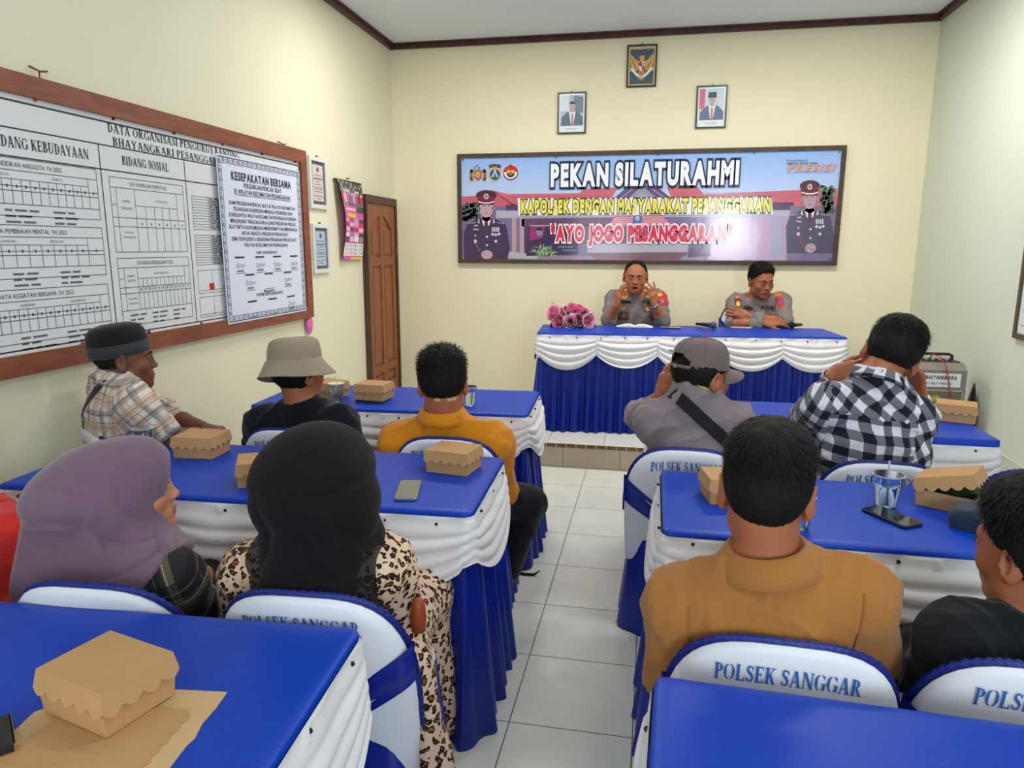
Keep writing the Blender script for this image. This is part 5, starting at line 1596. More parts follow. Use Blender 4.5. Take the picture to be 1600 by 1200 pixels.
def officer(label, J, hd, hands, seed, mouth, look, decals, yplane, gaze=.5):
    p = Person(label, J, hd, sk_a if seed == 31 else sk_d, 1.06, hands, False, True, mouth, .004, h=.007, hh=.0045, neck_r=.058, group='uniformed officers')
    p.body(m_lip); p.eyes(gaze); p.brows(0, .0045)
    p.shirt(m_uni, 'uniform_shirt', .014, (1.93, 1.93) if seed == 32 else (1.45, 1.45), .016, .03, .066, .62, (.006, 22), seed)
    p.collar(m_uni, .064, .032, .030, .3, 0, 22)
    p.trousers()
    o = P(0, 0, yplane)*0+np.array(p.J['chest']); U = np.array([1., 0, 0]); V = np.array([0, 0, 1.]); N = np.array([0, -1., 0])
    for kind, name, m, a in decals:
        if kind == 'rect':
            q = pix_uv([(a[0], a[3]), (a[2], a[1])], o, U, V, yplane); pts, fc = rect2(q[0][0], q[0][1], q[1][0], q[1][1])
        elif kind == 'ell':
            q = pix_uv([(a[0], a[1]), (a[0]+a[2], a[1]-a[3])], o, U, V, yplane); pts, fc = ell2(q[0][0], q[0][1], abs(q[1][0]-q[0][0]), abs(q[1][1]-q[0][1]))
        elif kind == 'text':
            q = pix_uv([(a[1], a[2]), (a[3], a[2]-a[4])], o, U, V, yplane); pts, fc = text2d(a[0], abs(q[1][1]-q[0][1]), q[1][0]-q[0][0], .03); pts = pts+(q[0]+[(q[1][0]-q[0][0])/2, 0])
        elif kind == 'poly':
            q = pix_uv(a, o, U, V, yplane); m_ = np.array([[lerp(q[i], q[(i+1) % len(q)], t) for t in np.linspace(0, 1, 5)[:-1]] for i in range(len(q))]).reshape(-1, 2); pts, fc = fan(m_, 6)
        lift = {'pocket': .002, 'patch': .0035, 'emblem': .005, 'lettering': .004, 'name_tape': .003}.get(name, .004)
        p.drape(o, U, V, N, pts, fc, m, name, lift)
    return p
Y = 6.12
J = dict(pel=X3((-.115, 6.26, .50+HP)), chest=P(992, 496, 6.16), neck=P(993, 462, 6.15), shL=P(1029, 467, 6.13), shR=P(959, 468, 6.13), elL=P(1036, 500, 5.93), elR=P(951, 501, 5.93), wrL=P(1022, 477, 5.84), wrR=P(963, 478, 5.84))
legs_fwd(J, .36, .12, .5, .085, HP, (0, -1, 0), (-1, 0, 0))
hd = Head(P(993, 433, 6.04), 181, 6, 2, 1.10, 1.07)
oa = officer('officer on the left, talking with both open hands raised over the head table', J, hd,
    {'R': hand_prims(J['wrR'], (.25, -.1, 1), (-.85, -.5, .1), -1, 1.05, (12, 15, 10), 9, (45, 10)), 'L': hand_prims(J['wrL'], (-.12, -.05, 1), (.85, -.5, .1), 1, 1.05, curls=((5, 8, 5), (18, 20, 10), (28, 25, 15), (32, 30, 15)), spread=9, thumb=(55, 10))}, 31, .004, 0,
    [('rect', 'pocket', m_uni2, (966, 477, 984, 486)), ('rect', 'pocket', m_uni2, (1003, 477, 1020, 486)),
     ('rect', 'patch', m_brownp, (966, 487, 983, 499)), ('ell', 'emblem', m_gold, (973, 492.5, 2.8, 3.0)), ('ell', 'emblem', m_brownp, (973, 492.5, 1.2, 1.3)),
     ('ell', 'emblem', m_org, (974, 480.5, 5.2, 2.6)), ('ell', 'emblem', m_gold, (974, 480.5, 3.5, 1.6)), ('ell', 'emblem', m_gold, (1014, 481.5, 5.5, 3.0)), ('ell', 'emblem', m_ink, (1014, 481.5, 3.6, 1.2)),
     ('ell', 'emblem', m_gold, (976.5, 463.5, 5.0, 2.4)), ('ell', 'emblem', m_gold, (1013, 463, 4.5, 2.2)), ('rect', 'name_tape', m_ink, (967, 468.8, 986, 472.2)),
     ('text', 'lettering', m_ink, ('POLRI', 1004, 472.8, 1029, 4.0)),
     ('poly', 'patch', m_redp, [(1027, 460), (1035, 455), (1042, 462), (1043, 475), (1031, 475)]), ('ell', 'emblem', m_gold, (1031, 459.5, 4, 2.4)), ('ell', 'emblem', m_bluep, (1034.5, 469, 3, 3)), ('ell', 'emblem', m_eye, (1034.5, 469, 1.6, 1.2)),
     ('rect', 'patch', m_maroon, (977, 446, 983, 452)), ('ell', 'emblem', m_gold, (980, 449.5, 1.8, 2.2)), ('rect', 'patch', m_maroon, (1006, 447, 1012, 452.5)), ('ell', 'emblem', m_gold, (1009, 449.8, 1.8, 2.0))], Y, .45)
make_hair(hd, oa.hs, m_hair, oa.root, .006, .006, .004, 0, .024, 4000, .014, .35, 21, width=.0014)
ring_on(J['wrL']-nrm(J['wrL']-J['elL'])*.002, J['wrL']-J['elL'], .033, .012, m_watch, 'watch', oa.root)
J = dict(pel=X3((.80, 6.30, .50+HP)), chest=P(1184, 500, 6.20), neck=P(1181, 466, 6.19), shL=P(1221, 472, 6.16), shR=P(1149, 474, 6.16), elL=P(1228, 505, 5.92), elR=P(1146, 506, 5.93), wrL=P(1168, 493, 5.90), wrR=P(1196, 505, 5.84))
legs_fwd(J, .36, .12, .5, .085, HP, (0, -1, 0), (-1, 0, 0))
hd = Head(P(1189, 439, 6.10), 205, 14, -2, 1.10, 1.05)
ob = officer('officer on the right, looking down with folded arms on the head table', J, hd,
    {'R': hand_prims(J['wrR'], (1, -.08, .12), (0, -.55, .85), 1, 1.05, (12, 15, 10), 5, (35, 10)), 'L': hand_prims(J['wrL'], (-1, .05, .30), (-.1, -.95, .3), -1, 1.0, (12, 18, 12), 7, (35, 10))}, 32, 0, 0,
    [('rect', 'pocket', m_uni2, (1164, 487, 1178, 498)), ('rect', 'pocket', m_uni2, (1188, 487, 1206, 498)), ('ell', 'emblem', m_org, (1164, 491, 4, 2)), ('ell', 'emblem', m_redp, (1200, 489.5, 6, 3.6)), ('ell', 'emblem', m_maroon, (1200, 489.5, 3, 1.5)),
     ('text', 'lettering', m_ink, ('ARMO', 1157, 482.5, 1174, 4.6)), ('text', 'lettering', m_ink, ('POLRI', 1188, 481.5, 1208, 4.8)),
     ('poly', 'patch', m_maroon, [(1146, 461), (1155, 461), (1156, 476), (1151, 480), (1146, 475)]), ('ell', 'emblem', m_gold, (1151, 473, 3.6, 4.0)), ('rect', 'emblem', m_org, (1147, 461.5, 1155, 465)),
     ('poly', 'patch', m_redp, [(1208, 464), (1220, 463), (1221, 474), (1215, 478), (1209, 476)]), ('rect', 'emblem', m_org, (1208.5, 457, 1219.5, 462)), ('ell', 'emblem', m_bluep, (1214.5, 470.5, 3.2, 3.2)), ('ell', 'emblem', m_eye, (1214.5, 469.5, 1.5, 1.2)),
     ('rect', 'patch', m_ink, (1166, 458, 1172, 464)), ('ell', 'emblem', m_gold, (1169, 461, 2, 1.6)), ('rect', 'patch', m_ink, (1193, 459, 1199, 464)), ('ell', 'emblem', m_gold, (1196, 460.5, 2, 1.2))], 6.16, .35)
make_hair(hd, ob.hs, m_hair, ob.root, .024, .009, .004, 0, .002, 5000, .026, .6, 22, width=.0014)

# ------------------------------------------------------------ banner on the back wall
m_bframe = wood('banner_frame_wood', (88, 68, 54), (64, 50, 42), (1, 3, 3), .5)
_pm = {}
def pm(c, rough=.55, wavy=False):
    k = (c, rough, wavy)
    if k not in _pm:
        _pm[k] = mat('print_%d_%d_%d' % c, c, rough, .7 if wavy else .5, bump=(5.5, .14, .006) if wavy else None)
    return _pm[k]
def vp(*c): return pm(c, .13, True)
yb = 6.598
bx0, bx1, bz0, bz1 = -1.815, 1.535, 1.385, 2.372
root = empty('framed_banner', ((bx0+bx1)/2, YB, bz0)); tag(root, 'long framed event banner on the back wall above the head table', 'banner')
def kid(b, name, m=None, par=None, smooth=False):
    o = b.build(name, m, None, smooth); o.parent = par; o.matrix_parent_inverse = Matrix.Translation(-Vector(par.location)); return o
b = MB(); fw_ = .036
for lo, hi in (((bx0, bz0), (bx0+fw_, bz1)), ((bx1-fw_, bz0), (bx1, bz1)), ((bx0+fw_, bz0), (bx1-fw_, bz0+fw_)), ((bx0+fw_, bz1-fw_), (bx1-fw_, bz1))):
    b.box((lo[0], YB-.045, lo[1]), (hi[0], YB, hi[1]))
kid(b, 'frame', m_bframe, root)
b = MB(); b.box((bx0+fw_, YB-.022, bz0+fw_), (bx1-fw_, YB-.004, bz1-fw_)); kid(b, 'backing', m_bframe, root)
f = Flat((0, yb, 0), (1, 0, 0), (0, 0, 1), (0, -1, 0), .0005)
def B(px, py): q = P(px, py, yb); return (q[0], q[2])
def BP(pts, m, l): f.poly([B(*q) for q in pts], m, l)
def BE(px, py, rx, ry, m, l, a0=0, a1=360):
    c = B(px, py); e = B(px+1, py-1); sx = abs(e[0]-c[0]); sz = abs(e[1]-c[1]); f.ell(c[0], c[1], rx*sx, ry*sz, m, l, 24, a0, a1)
def BL(pts, w, m, l): f.pline([B(*q) for q in pts], w*.0056, m, l)
ix0, ix1, iz0, iz1 = bx0+fw_-.004, bx1-fw_+.004, bz0+fw_-.004, bz1-fw_+.004
m_sky = vp(158, 188, 240)
N_, L_, b_ = nodes(m_sky); tc = N_.new('ShaderNodeTexCoord'); sp = N_.new('ShaderNodeSeparateXYZ'); L_.new(tc.outputs['Object'], sp.inputs[0])
rp = N_.new('ShaderNodeValToRGB'); mr = N_.new('ShaderNodeMapRange'); mr.inputs[1].default_value = 1.9; mr.inputs[2].default_value = 2.35; L_.new(sp.outputs[2], mr.inputs[0]); L_.new(mr.outputs[0], rp.inputs[0])
rp.color_ramp.elements[0].color = srgb(196, 210, 244); rp.color_ramp.elements[1].color = srgb(146, 184, 242); L_.new(rp.outputs[0], b_.inputs['Base Color'])
f.rect(ix0, iz0, ix1, iz1, m_sky, 0)
zr = lambda px, py: B(px, py)[1]
f.rect(ix0, iz0, ix1, zr(1000, 318), vp(122, 104, 146), 1)
roof = vp(206, 104, 120); roofd = vp(168, 72, 96); eave = vp(88, 58, 92); fas = vp(178, 172, 192); wallp = vp(150, 124, 150); dk = vp(70, 48, 88)
BP([(722, 307), (760, 305), (768, 297), (792, 303), (905, 302), (912, 296), (966, 293), (954, 312), (950, 322), (722, 322)], roof, 2)
BP([(1042, 292), (1088, 290), (1100, 304), (1225, 298), (1309, 294), (1308, 322), (1058, 322), (1050, 312)], roof, 2)
for k in range(9): BL([(724, 308+k*1.6), (952, 305+k*1.6)], .35, roofd, 3); BL([(1056, 302+k*2), (1306, 298+k*2)], .35, roofd, 3)
BP([(768, 297), (772, 298), (806, 321), (800, 321)], roofd, 3)
BP([(790, 320), (1000, 319), (1000, 331), (790, 331)], eave, 3); BP([(1040, 318), (1240, 316), (1240, 330), (1040, 331)], eave, 3)
BP([(775, 329), (1000, 330), (1000, 339), (775, 341)], fas, 4); BP([(1035, 331), (1245, 328), (1245, 338), (1035, 339)], fas, 4)
for x in (800, 812): BP([(x, 341), (x+7, 341), (x+7, 395), (x, 395)], vp(180, 150, 160), 4)
BP([(815, 342), (965, 340), (960, 352), (815, 354)], vp(98, 60, 96), 4); BP([(815, 354), (830, 354), (830, 396), (815, 396)], dk, 3)
BP([(952, 316), (985, 288), (1003, 279), (1022, 288), (1056, 316)], vp(104, 78, 122), 5); BP([(975, 316), (1003, 290), (1034, 316)], vp(150, 146, 168), 6); BP([(985, 316), (1003, 300), (1024, 316)], vp(166, 162, 186), 7)
BL([(962, 316), (1003, 284)], 1.0, vp(190, 180, 206), 7); BL([(1003, 284), (1048, 316)], 1.0, vp(190, 180, 206), 7)
BP([(962, 335), (1030, 334), (1052, 352), (950, 353)], vp(196, 88, 112), 5)
for k in range(6): BL([(962-k*2, 337+k*3), (1031+k*3.6, 336+k*3)], .9, vp(236, 214, 226), 6)
BE(996, 344, 8, 10, vp(74, 100, 168), 7); BE(996, 341, 4, 4, vp(160, 176, 210), 8); BE(989, 336, 5, 2, vp(186, 168, 120), 8); BE(1003, 336, 5, 2, vp(186, 168, 120), 8)
BP([(905, 352), (1085, 350), (1085, 380), (905, 381)], vp(110, 80, 118), 4); BP([(916, 381), (1076, 380), (1074, 394), (918, 395)], vp(176, 170, 190), 5)
BP([(918, 395), (1074, 394), (1062, 406), (930, 406)], vp(122, 82, 100), 5); BP([(1080, 381), (1110, 381), (1110, 400), (1075, 402)], vp(96, 62, 118), 5)
BP([(1110, 340), (1235, 338), (1230, 407), (1105, 406)], vp(186, 150, 186), 4.2); BP([(1205, 340), (1225, 340), (1224, 400), (1205, 402)], vp(160, 160, 190), 5); BP([(1235, 322), (1250, 322), (1250, 407), (1228, 407)], vp(128, 112, 150), 5)
BP([(721, 400), (1100, 400), (1100, 407), (721, 406)], vp(150, 128, 160), 4.5); BP([(790, 392), (840, 398), (840, 405), (788, 403)], vp(176, 176, 186), 5)
BP([(822, 400), (828, 352), (902, 352), (903, 398)], vp(56, 30, 84), 6); BP([(829, 354), (852, 354), (848, 372), (827, 376)], vp(150, 36, 110), 7); BE(843, 363, 5, 6, vp(130, 130, 170), 8); BE(843, 358, 5, 2.4, vp(40, 20, 50), 9)
BP([(828, 352), (902, 352), (902, 353.2), (828, 353.2)], vp(206, 180, 206), 7)
f.text('KEPALA DESA', *B(884, 387), .014, vp(170, 180, 220), 8); f.text('PESANGGARAN', *B(890, 392), .012, vp(170, 180, 220), 8)
rt_ = np.random.default_rng(9)
for k in range(46):
    a = rt_.uniform(.05, pi-.05); r_ = rt_.uniform(10, 24); x0, y0 = 848+rt_.uniform(-8, 10), 400+rt_.uniform(-6, 3)
    c = [(120, 160, 110), (88, 128, 84), (160, 190, 140)][k % 3]; x1, y1 = x0+cos(a)*r_, y0-sin(a)*r_*.75+2
    mx, my = (x0+x1)/2, (y0+y1)/2-3
    BP([(x0, y0), (mx-1.2, my-1), (x1, y1), (mx+1.2, my+1)], vp(*c), 9+k % 3)
for k in range(90):
    x, y = rt_.uniform(724, 748), rt_.uniform(318, 344); BE(x, y, rt_.uniform(2, 5), rt_.uniform(2, 4), vp(*[(84, 106, 92), (112, 136, 112), (66, 84, 80)][k % 3]), 3+k % 3)
    x, y = rt_.uniform(1283, 1302), rt_.uniform(292, 334); BE(x, y, rt_.uniform(2, 5), rt_.uniform(2, 5), vp(*[(84, 110, 84), (120, 150, 104), (70, 90, 80)][k % 3]), 4+k % 3)
def print_officer(cx, cy, s, coat, skin, dark, flip=1):
    q = lambda pts: [(cx+a*s*flip, cy+c*s) for a, c in pts]
    BP(q([(-34, 80), (-35, 40), (-30, 26), (-14, 17), (0, 15), (15, 17), (31, 27), (37, 62), (33, 80)]), vp(*coat), 12)
    BP(q([(-8, 14), (8, 14), (5, 26), (0, 32), (-5, 26)]), vp(226, 214, 230), 13); BP(q([(-2.5, 21), (2.5, 21), (3, 32), (0, 36), (-3, 32)]), vp(*dark), 14)
    BP(q([(-7, 4), (7, 4), (7, 18), (0, 22), (-7, 18)]), vp(*[int(c*.86) for c in skin]), 13)
    BE(cx, cy, 11*s, 15*s, vp(*skin), 14); BE(cx-11*s, cy+1*s, 2*s, 3*s, vp(*skin), 14); BE(cx+11*s, cy+1*s, 2*s, 3*s, vp(*skin), 14)
    BL(q([(-6.5, -3), (-2, -3)]), 1.0*s, vp(70, 48, 62), 15); BL(q([(2, -3), (6.5, -3)]), 1.0*s, vp(70, 48, 62), 15); BL(q([(-3, 8.5), (3, 8.5)]), 1.0*s, vp(140, 80, 96), 15); BL(q([(0, -1), (-.8, 4.5), (1.2, 4.8)]), .6*s, vp(*[int(c*.75) for c in skin]), 15)
    BE(cx, cy-20*s, 16*s, 8*s, vp(*dark), 15); BP(q([(-14, -18), (14, -18), (12, -9), (-12, -9)]), vp(118, 30, 56), 16); BP(q([(-12, -9), (12, -9), (11, -5), (-11, -5)]), vp(*dark), 16)
    BL(q([(-12.5, -10), (-6, -8), (0, -7.6), (6, -8), (12.5, -10)]), 1.8*s, vp(232, 226, 240), 17); BE(cx, cy-18*s, 4*s, 4.4*s, vp(206, 196, 190), 17); BE(cx, cy-18*s, 2*s, 2.4*s, vp(120, 100, 110), 18)
    for a in (-26, -22, -18, -13, 13, 18, 22, 26): BE(cx+a*s, cy+(20+abs(a)*.16)*s, 1.0*s, 1.0*s, vp(214, 196, 200), 13)
    BL(q([(-12, 17), (-11, 24)]), 1.6*s, vp(224, 204, 200), 13); BL(q([(12, 17), (11, 24)]), 1.6*s, vp(224, 204, 200), 13)
    for yy in (45, 58): BE(cx+1*s, cy+yy*s, 1.7*s, 1.7*s, vp(224, 206, 214), 13)
    for i in range(4): BP(q([(9+i*3, 30), (11+i*3, 30), (11+i*3, 37), (9+i*3, 37)]), vp(*[(196, 206, 220), (214, 200, 190), (190, 190, 214), (220, 220, 228)][i]), 13)
    for a, c in ((10, 41), (15, 42), (20, 40.5), (15, 52)): BE(cx+a*s*flip, cy+c*s, 2.2*s, 2.2*s, vp(216, 204, 216), 14)
    BL(q([(-20, 33), (-12, 34)]), 1.6*s, vp(206, 190, 206), 13); BL(q([(-19, 28), (-13, 27)]), 2.2*s, vp(196, 180, 200), 13); BE(cx-17*s*flip, cy+52*s, 2.6*s, 2.8*s, vp(216, 196, 206), 13); BE(cx-17*s*flip, cy+43*s, 1.4*s, 1.4*s, vp(216, 196, 206), 13)
    BL(q([(-17, 55), (-9, 69)]), 2.0*s, vp(150, 60, 60), 13)
    BE(cx+1*s, cy+73*s, 9*s, 7*s, vp(*skin), 14); BL(q([(-6, 71), (6, 76)]), .7*s, vp(*[int(c*.75) for c in skin]), 15)
print_officer(760, 325, 1.0, (58, 36, 78), (196, 158, 172), (78, 26, 52))
print_officer(1265, 311, 1.05, (78, 70, 98), (182, 150, 164), (84, 42, 62))
# emblems
g1, g2 = vp(206, 168, 110), vp(150, 104, 60)
for sx in (-1, 1):
    for k in range(7): a = radians(-55+k*20); BE(747+sx*(8.5+2.2*cos(a)), 274-9*sin(a), 3.2, 2.4, g1 if k % 2 else vp(188, 146, 92), 6)
BP([(741, 267), (747, 264), (753, 267), (753, 278), (747, 283), (741, 278)], g2, 7); BE(747, 273, 4, 5.5, vp(200, 160, 90), 8)
for x, y in ((745.5, 258.5), (742, 262.5), (749, 262.5)): BE(x, y, 1.5, 1.5, vp(96, 104, 150), 6)
BP([(764, 258), (773, 256), (783, 258), (782, 263), (773, 261), (765, 263)], vp(64, 60, 84), 6); f.text('DITJATIM', *B(773, 261.3), .010, vp(210, 190, 120), 8)
BP([(765, 263), (773, 261.5), (782, 263), (783, 277), (773, 285), (764, 277)], vp(214, 176, 110), 6); BE(773.5, 273, 8, 8.5, vp(60, 66, 92), 7); BP([(767, 277), (773.5, 265), (780, 277)], vp(150, 190, 232), 8); BP([(770, 281), (773.5, 271), (777, 281)], vp(56, 88, 70), 9); BP([(771.5, 268), (773.5, 265), (775.5, 268)], vp(236, 240, 250), 9)
BE(798, 270, 13, 13.5, vp(236, 232, 240), 6); BE(798, 270, 12, 12.5, vp(64, 46, 62), 7); BE(798, 269, 10.5, 11, vp(206, 44, 56), 8, 0, 180); BE(798, 269, 10.5, 11, vp(238, 234, 240), 8, 180, 360); BE(798, 271, 6.5, 6.5, vp(70, 50, 60), 9); BP([(792, 266), (804, 266), (803, 271), (793, 271)], vp(226, 190, 84), 10); BE(798, 271, 2.6, 3.2, vp(190, 90, 60), 11); BL([(798, 256), (798, 262)], 1.6, vp(50, 40, 50), 9)
# wording
def BT(txt, x0, x1, yb_, h, layers, l0, slant=0):
    a = B(x0, yb_); c = B(x1, yb_); z = (B((x0+x1)/2, yb_)[1]); hh = B((x0+x1)/2, yb_-h)[1]-z
    for i, (off, m) in enumerate(layers): f.text(txt, (a[0]+c[0])/2, z, hh, m, l0+i*1.5, c[0]-a[0], off, slant=slant, gap=.22)
BT('PEKAN SILATURAHMI', 862, 1152, 288, 32, [(.14, vp(40, 44, 78)), (.055, vp(240, 243, 252))], 22)
BP([(809, 310), (1206, 308), (1207, 335), (810, 337)], vp(240, 232, 240), 20)
BT('KAPOLSEK DENGAN MASYARAKAT PESANGGARAN', 815, 1202, 331.5, 19.5, [(.13, vp(56, 52, 48)), (.050, vp(238, 228, 84))], 22)
BT('"AYO JOGO PESANGGARAN"', 862, 1142, 376, 22, [(.15, vp(244, 226, 238)), (.065, vp(214, 34, 74))], 25)
BT('PRESISI', 1231, 1302, 267, 9.5, [(.03, vp(226, 150, 110))], 22, .35); f.text('TRANSFORMASI', *B(1245, 252.5), .016, vp(70, 74, 110), 22); f.text('MENUJU POLRI YANG', *B(1254, 257), .016, vp(70, 74, 110), 22, off=.02)
BL([(1229, 269.5), (1302, 269)], .5, vp(120, 120, 150), 22); BL([(1229, 248), (1229, 266)], .5, vp(150, 150, 180), 22)
kid(f.mb, 'print', None, root)
b = MB()
for q in ((ix0+.02, iz1-.02), (ix1-.02, iz1-.02), (ix0+.02, iz0+.02), (ix1-.02, iz0+.02), (0, iz1-.015), (-.9, iz1-.015), (.8, iz1-.015)):
    b = MB(); b.tube([(q[0], yb+.001, q[1]), (q[0], yb-.006, q[1])], .006); kid(b, 'tack', m_pin, root)
pass

# ------------------------------------------------------------ framed pictures on the back wall
m_fblack = mat('black_frame', (44, 50, 44), .3); m_glassy = mat('picture_white', (232, 238, 240), .2)
def frame(name, label, cat, x0, x1, z0, z1, fwid, mframe, draw, group=None, y=YB, d=.022, wallx=None, side=1):
    """picture hung on the back wall, or on a side wall when wallx is given"""
    if wallx is None: o = (0, y, 0); U, V, N = (1, 0, 0), (0, 0, 1), (0, -1, 0); loc = ((x0+x1)/2, y, z0)
    else: o = (wallx, 0, 0); U, V, N = (0, side, 0), (0, 0, 1), (side, 0, 0); loc = (wallx, side*(x0+x1)/2, z0)
    root = empty(name, loc); tag(root, label, cat, group)
    U, V, N = [np.array(q, float) for q in (U, V, N)]; o = np.array(o, float)
    b = MB()
    for lo, hi in (((x0, z0), (x0+fwid, z1)), ((x1-fwid, z0), (x1, z1)), ((x0+fwid, z0), (x1-fwid, z0+fwid)), ((x0+fwid, z1-fwid), (x1-fwid, z1))):
        c = [o+U*u+V*v+N*n for n in (.001, d) for u, v in ((lo[0], lo[1]), (hi[0], lo[1]), (hi[0], hi[1]), (lo[0], hi[1]))]
        b.add(c, [(3, 2, 1, 0), (4, 5, 6, 7), (0, 1, 5, 4), (1, 2, 6, 5), (2, 3, 7, 6), (3, 0, 4, 7)])
    kid(b, 'frame', mframe, root)
    f = Flat(o+N*d*.5, U, V, N, .0006); f.rect(x0+fwid*.7, z0+fwid*.7, x1-fwid*.7, z1-fwid*.7, m_glassy, 0)
    draw(f, x0+fwid, x1-fwid, z0+fwid, z1-fwid)
    kid(f.mb, 'picture', None, root)
    b = MB(); c = o+U*(x0+x1)/2+V*(z1+.006); b.tube([c, c+N*.02], .005); kid(b, 'nail', m_pin, root)
    return root
def portrait(bgc, suit, tie, hat, flag):
    def d(f, a, b_, c, e):
        w, h = b_-a, e-c; m = pm
        f.rect(a+.06*w, c+.17*h, b_-.06*w, e-.04*h, m(bgc), 1)
        if flag: f.rect(a+.06*w, c+.45*h, a+.26*w, e-.04*h, m((214, 120, 136)), 2)
        else: f.rect(a+.06*w, c+.55*h, a+.40*w, e-.04*h, m((224, 232, 240)), 2); f.poly([(a+.50*w, c+.5*h), (b_-.06*w, c+.5*h), (b_-.06*w, e-.1*h), (a+.6*w, e-.06*h)], m((120, 138, 158)), 2)
        cx = a+.52*w
        f.poly([(a+.08*w, c+.17*h), (a+.10*w, c+.38*h), (a+.32*w, c+.52*h), (cx, c+.56*h), (a+.74*w, c+.52*h), (a+.93*w, c+.38*h), (a+.94*w, c+.17*h)], m(suit), 3)
        f.poly([(cx-.13*w, c+.54*h), (cx+.13*w, c+.54*h), (cx+.05*w, c+.2*h), (cx-.05*w, c+.2*h)], m((230, 234, 240)), 4)
        f.poly([(cx-.035*w, c+.48*h), (cx+.035*w, c+.48*h), (cx+.05*w, c+.19*h), (cx-.03*w, c+.17*h)], m(tie), 5)
        f.ell(cx, c+.655*h, .115*w, .115*h, m((206, 178, 172)), 6)
        f.rect(cx-.06*w, c+.52*h, cx+.06*w, c+.58*h, m((190, 160, 156)), 5)
        if hat: f.poly([(cx-.15*w, c+.73*h), (cx+.15*w, c+.73*h), (cx+.14*w, c+.87*h), (cx-.14*w, c+.87*h)], m((74, 88, 112)), 7)
        else: f.ell(cx, c+.735*h, .12*w, .06*h, m((52, 52, 60)), 7, 20, 0, 180)
        f.line((cx-.07*w, c+.67*h), (cx-.02*w, c+.67*h), .006, m((120, 90, 90)), 8); f.line((cx+.02*w, c+.67*h), (cx+.07*w, c+.67*h), .006, m((120, 90, 90)), 8); f.line((cx-.03*w, c+.595*h), (cx+.03*w, c+.595*h), .005, m((170, 110, 110)), 8)
        f.line((a+.25*w, c+.10*h), (a+.75*w, c+.10*h), .006, m((170, 186, 190)), 1); f.line((a+.3*w, c+.06*h), (a+.7*w, c+.06*h), .004, m((180, 196, 200)), 1)
    return d
frame('framed_portrait', 'framed portrait of a bareheaded man in a dark suit, left above the banner', 'picture', -.893, -.640, 2.528, 2.877, .012, m_fblack, portrait((176, 196, 216), (96, 116, 142), (206, 120, 136), False, False), 'portraits above the banner')
frame('framed_portrait', 'framed portrait of a man in a black cap, red flag behind, right above the banner', 'picture', .302, .556, 2.541, 2.887, .012, m_fblack, portrait((206, 222, 232), (104, 122, 150), (214, 124, 140), True, True), 'portraits above the banner')
def garuda(f, a, b_, c, e):
    w, h = b_-a, e-c; cx = (a+b_)/2; gold = pm((206, 166, 96)); gold2 = pm((176, 134, 74)); navy = pm((76, 86, 104))
    f.rect(a, c, b_, e, pm((214, 184, 142)), 1); f.rect(a+.06*w, c+.04*h, b_-.06*w, e-.07*h, navy, 2)
    for s in (-1, 1):
        f.poly([(cx+s*.10*w, c+.62*h), (cx+s*.22*w, c+.66*h), (cx+s*.42*w, c+.82*h), (cx+s*.44*w, c+.66*h), (cx+s*.40*w, c+.50*h), (cx+s*.30*w, c+.38*h), (cx+s*.14*w, c+.38*h)], gold, 3)
        for k in range(6): f.line((cx+s*(.14+.02*k)*w, c+(.42+.015*k)*h), (cx+s*(.24+.035*k)*w, c+(.40+.065*k)*h), .0035, gold2, 4)
        f.poly([(cx+s*.04*w, c+.36*h), (cx+s*.15*w, c+.34*h), (cx+s*.16*w, c+.25*h), (cx+s*.09*w, c+.24*h)], gold2, 4)
    f.poly([(cx-.10*w, c+.38*h), (cx+.10*w, c+.38*h), (cx+.12*w, c+.20*h), (cx, c+.13*h), (cx-.12*w, c+.20*h)], gold2, 3)
    f.ell(cx, c+.52*h, .13*w, .17*h, gold, 5); f.poly([(cx-.08*w, c+.66*h), (cx+.10*w, c+.66*h), (cx+.09*w, c+.76*h), (cx-.02*w, c+.77*h), (cx-.15*w, c+.71*h), (cx-.07*w, c+.70*h)], gold, 6); f.ell(cx-.03*w, c+.735*h, .012*w, .008*h, navy, 7)
    x0, x1, z0, z1 = cx-.115*w, cx+.115*w, c+.40*h, c+.60*h; zm = (z0+z1)/2
    f.rect(x0, zm, cx, z1, pm((206, 60, 70)), 7); f.rect(cx, zm, x1, z1, pm((226, 230, 232)), 7); f.poly([(x0, zm), (cx, zm), (cx, z0-.03*h), (x0+.03*w, z0)], pm((230, 226, 226)), 7); f.poly([(cx, zm), (x1, zm), (x1-.03*w, z0), (cx, z0-.03*h)], pm((212, 80, 84)), 7)
    f.ell(cx+.055*w, zm+.05*h, .03*w, .025*h, pm((60, 110, 96)), 8); f.ell(cx, zm, .035*w, .028*h, pm((40, 36, 40)), 9); f.ell(cx, zm, .018*w, .014*h, gold, 10); f.ell(cx-.055*w, zm+.05*h, .03*w, .02*h, pm((120, 30, 40)), 8)
    pts = [(cx+q*.36*w, c+(.21+.22*abs(q)**1.6)*h) for q in np.linspace(-1, 1, 15)]
    f.pline(pts, .020, pm((232, 234, 238)), 9)
    for s in (-1, 1): f.poly([(cx+s*.36*w, c+.40*h), (cx+s*.44*w, c+.36*h), (cx+s*.41*w, c+.43*h), (cx+s*.43*w, c+.48*h), (cx+s*.35*w, c+.46*h)], pm((214, 216, 222)), 8)
    f.text('BHINNEKA TUNGGAL IKA', cx, c+.205*h, .008, pm((60, 60, 70)), 11, .22*w); f.rect(cx-.10*w, c+.13*h, cx+.10*w, c+.165*h, gold2, 8)
frame('framed_emblem', 'framed gold eagle emblem on dark blue, highest picture on the back wall', 'picture', -.297, -.042, 2.896, 3.239, .013, m_fblack, garuda)
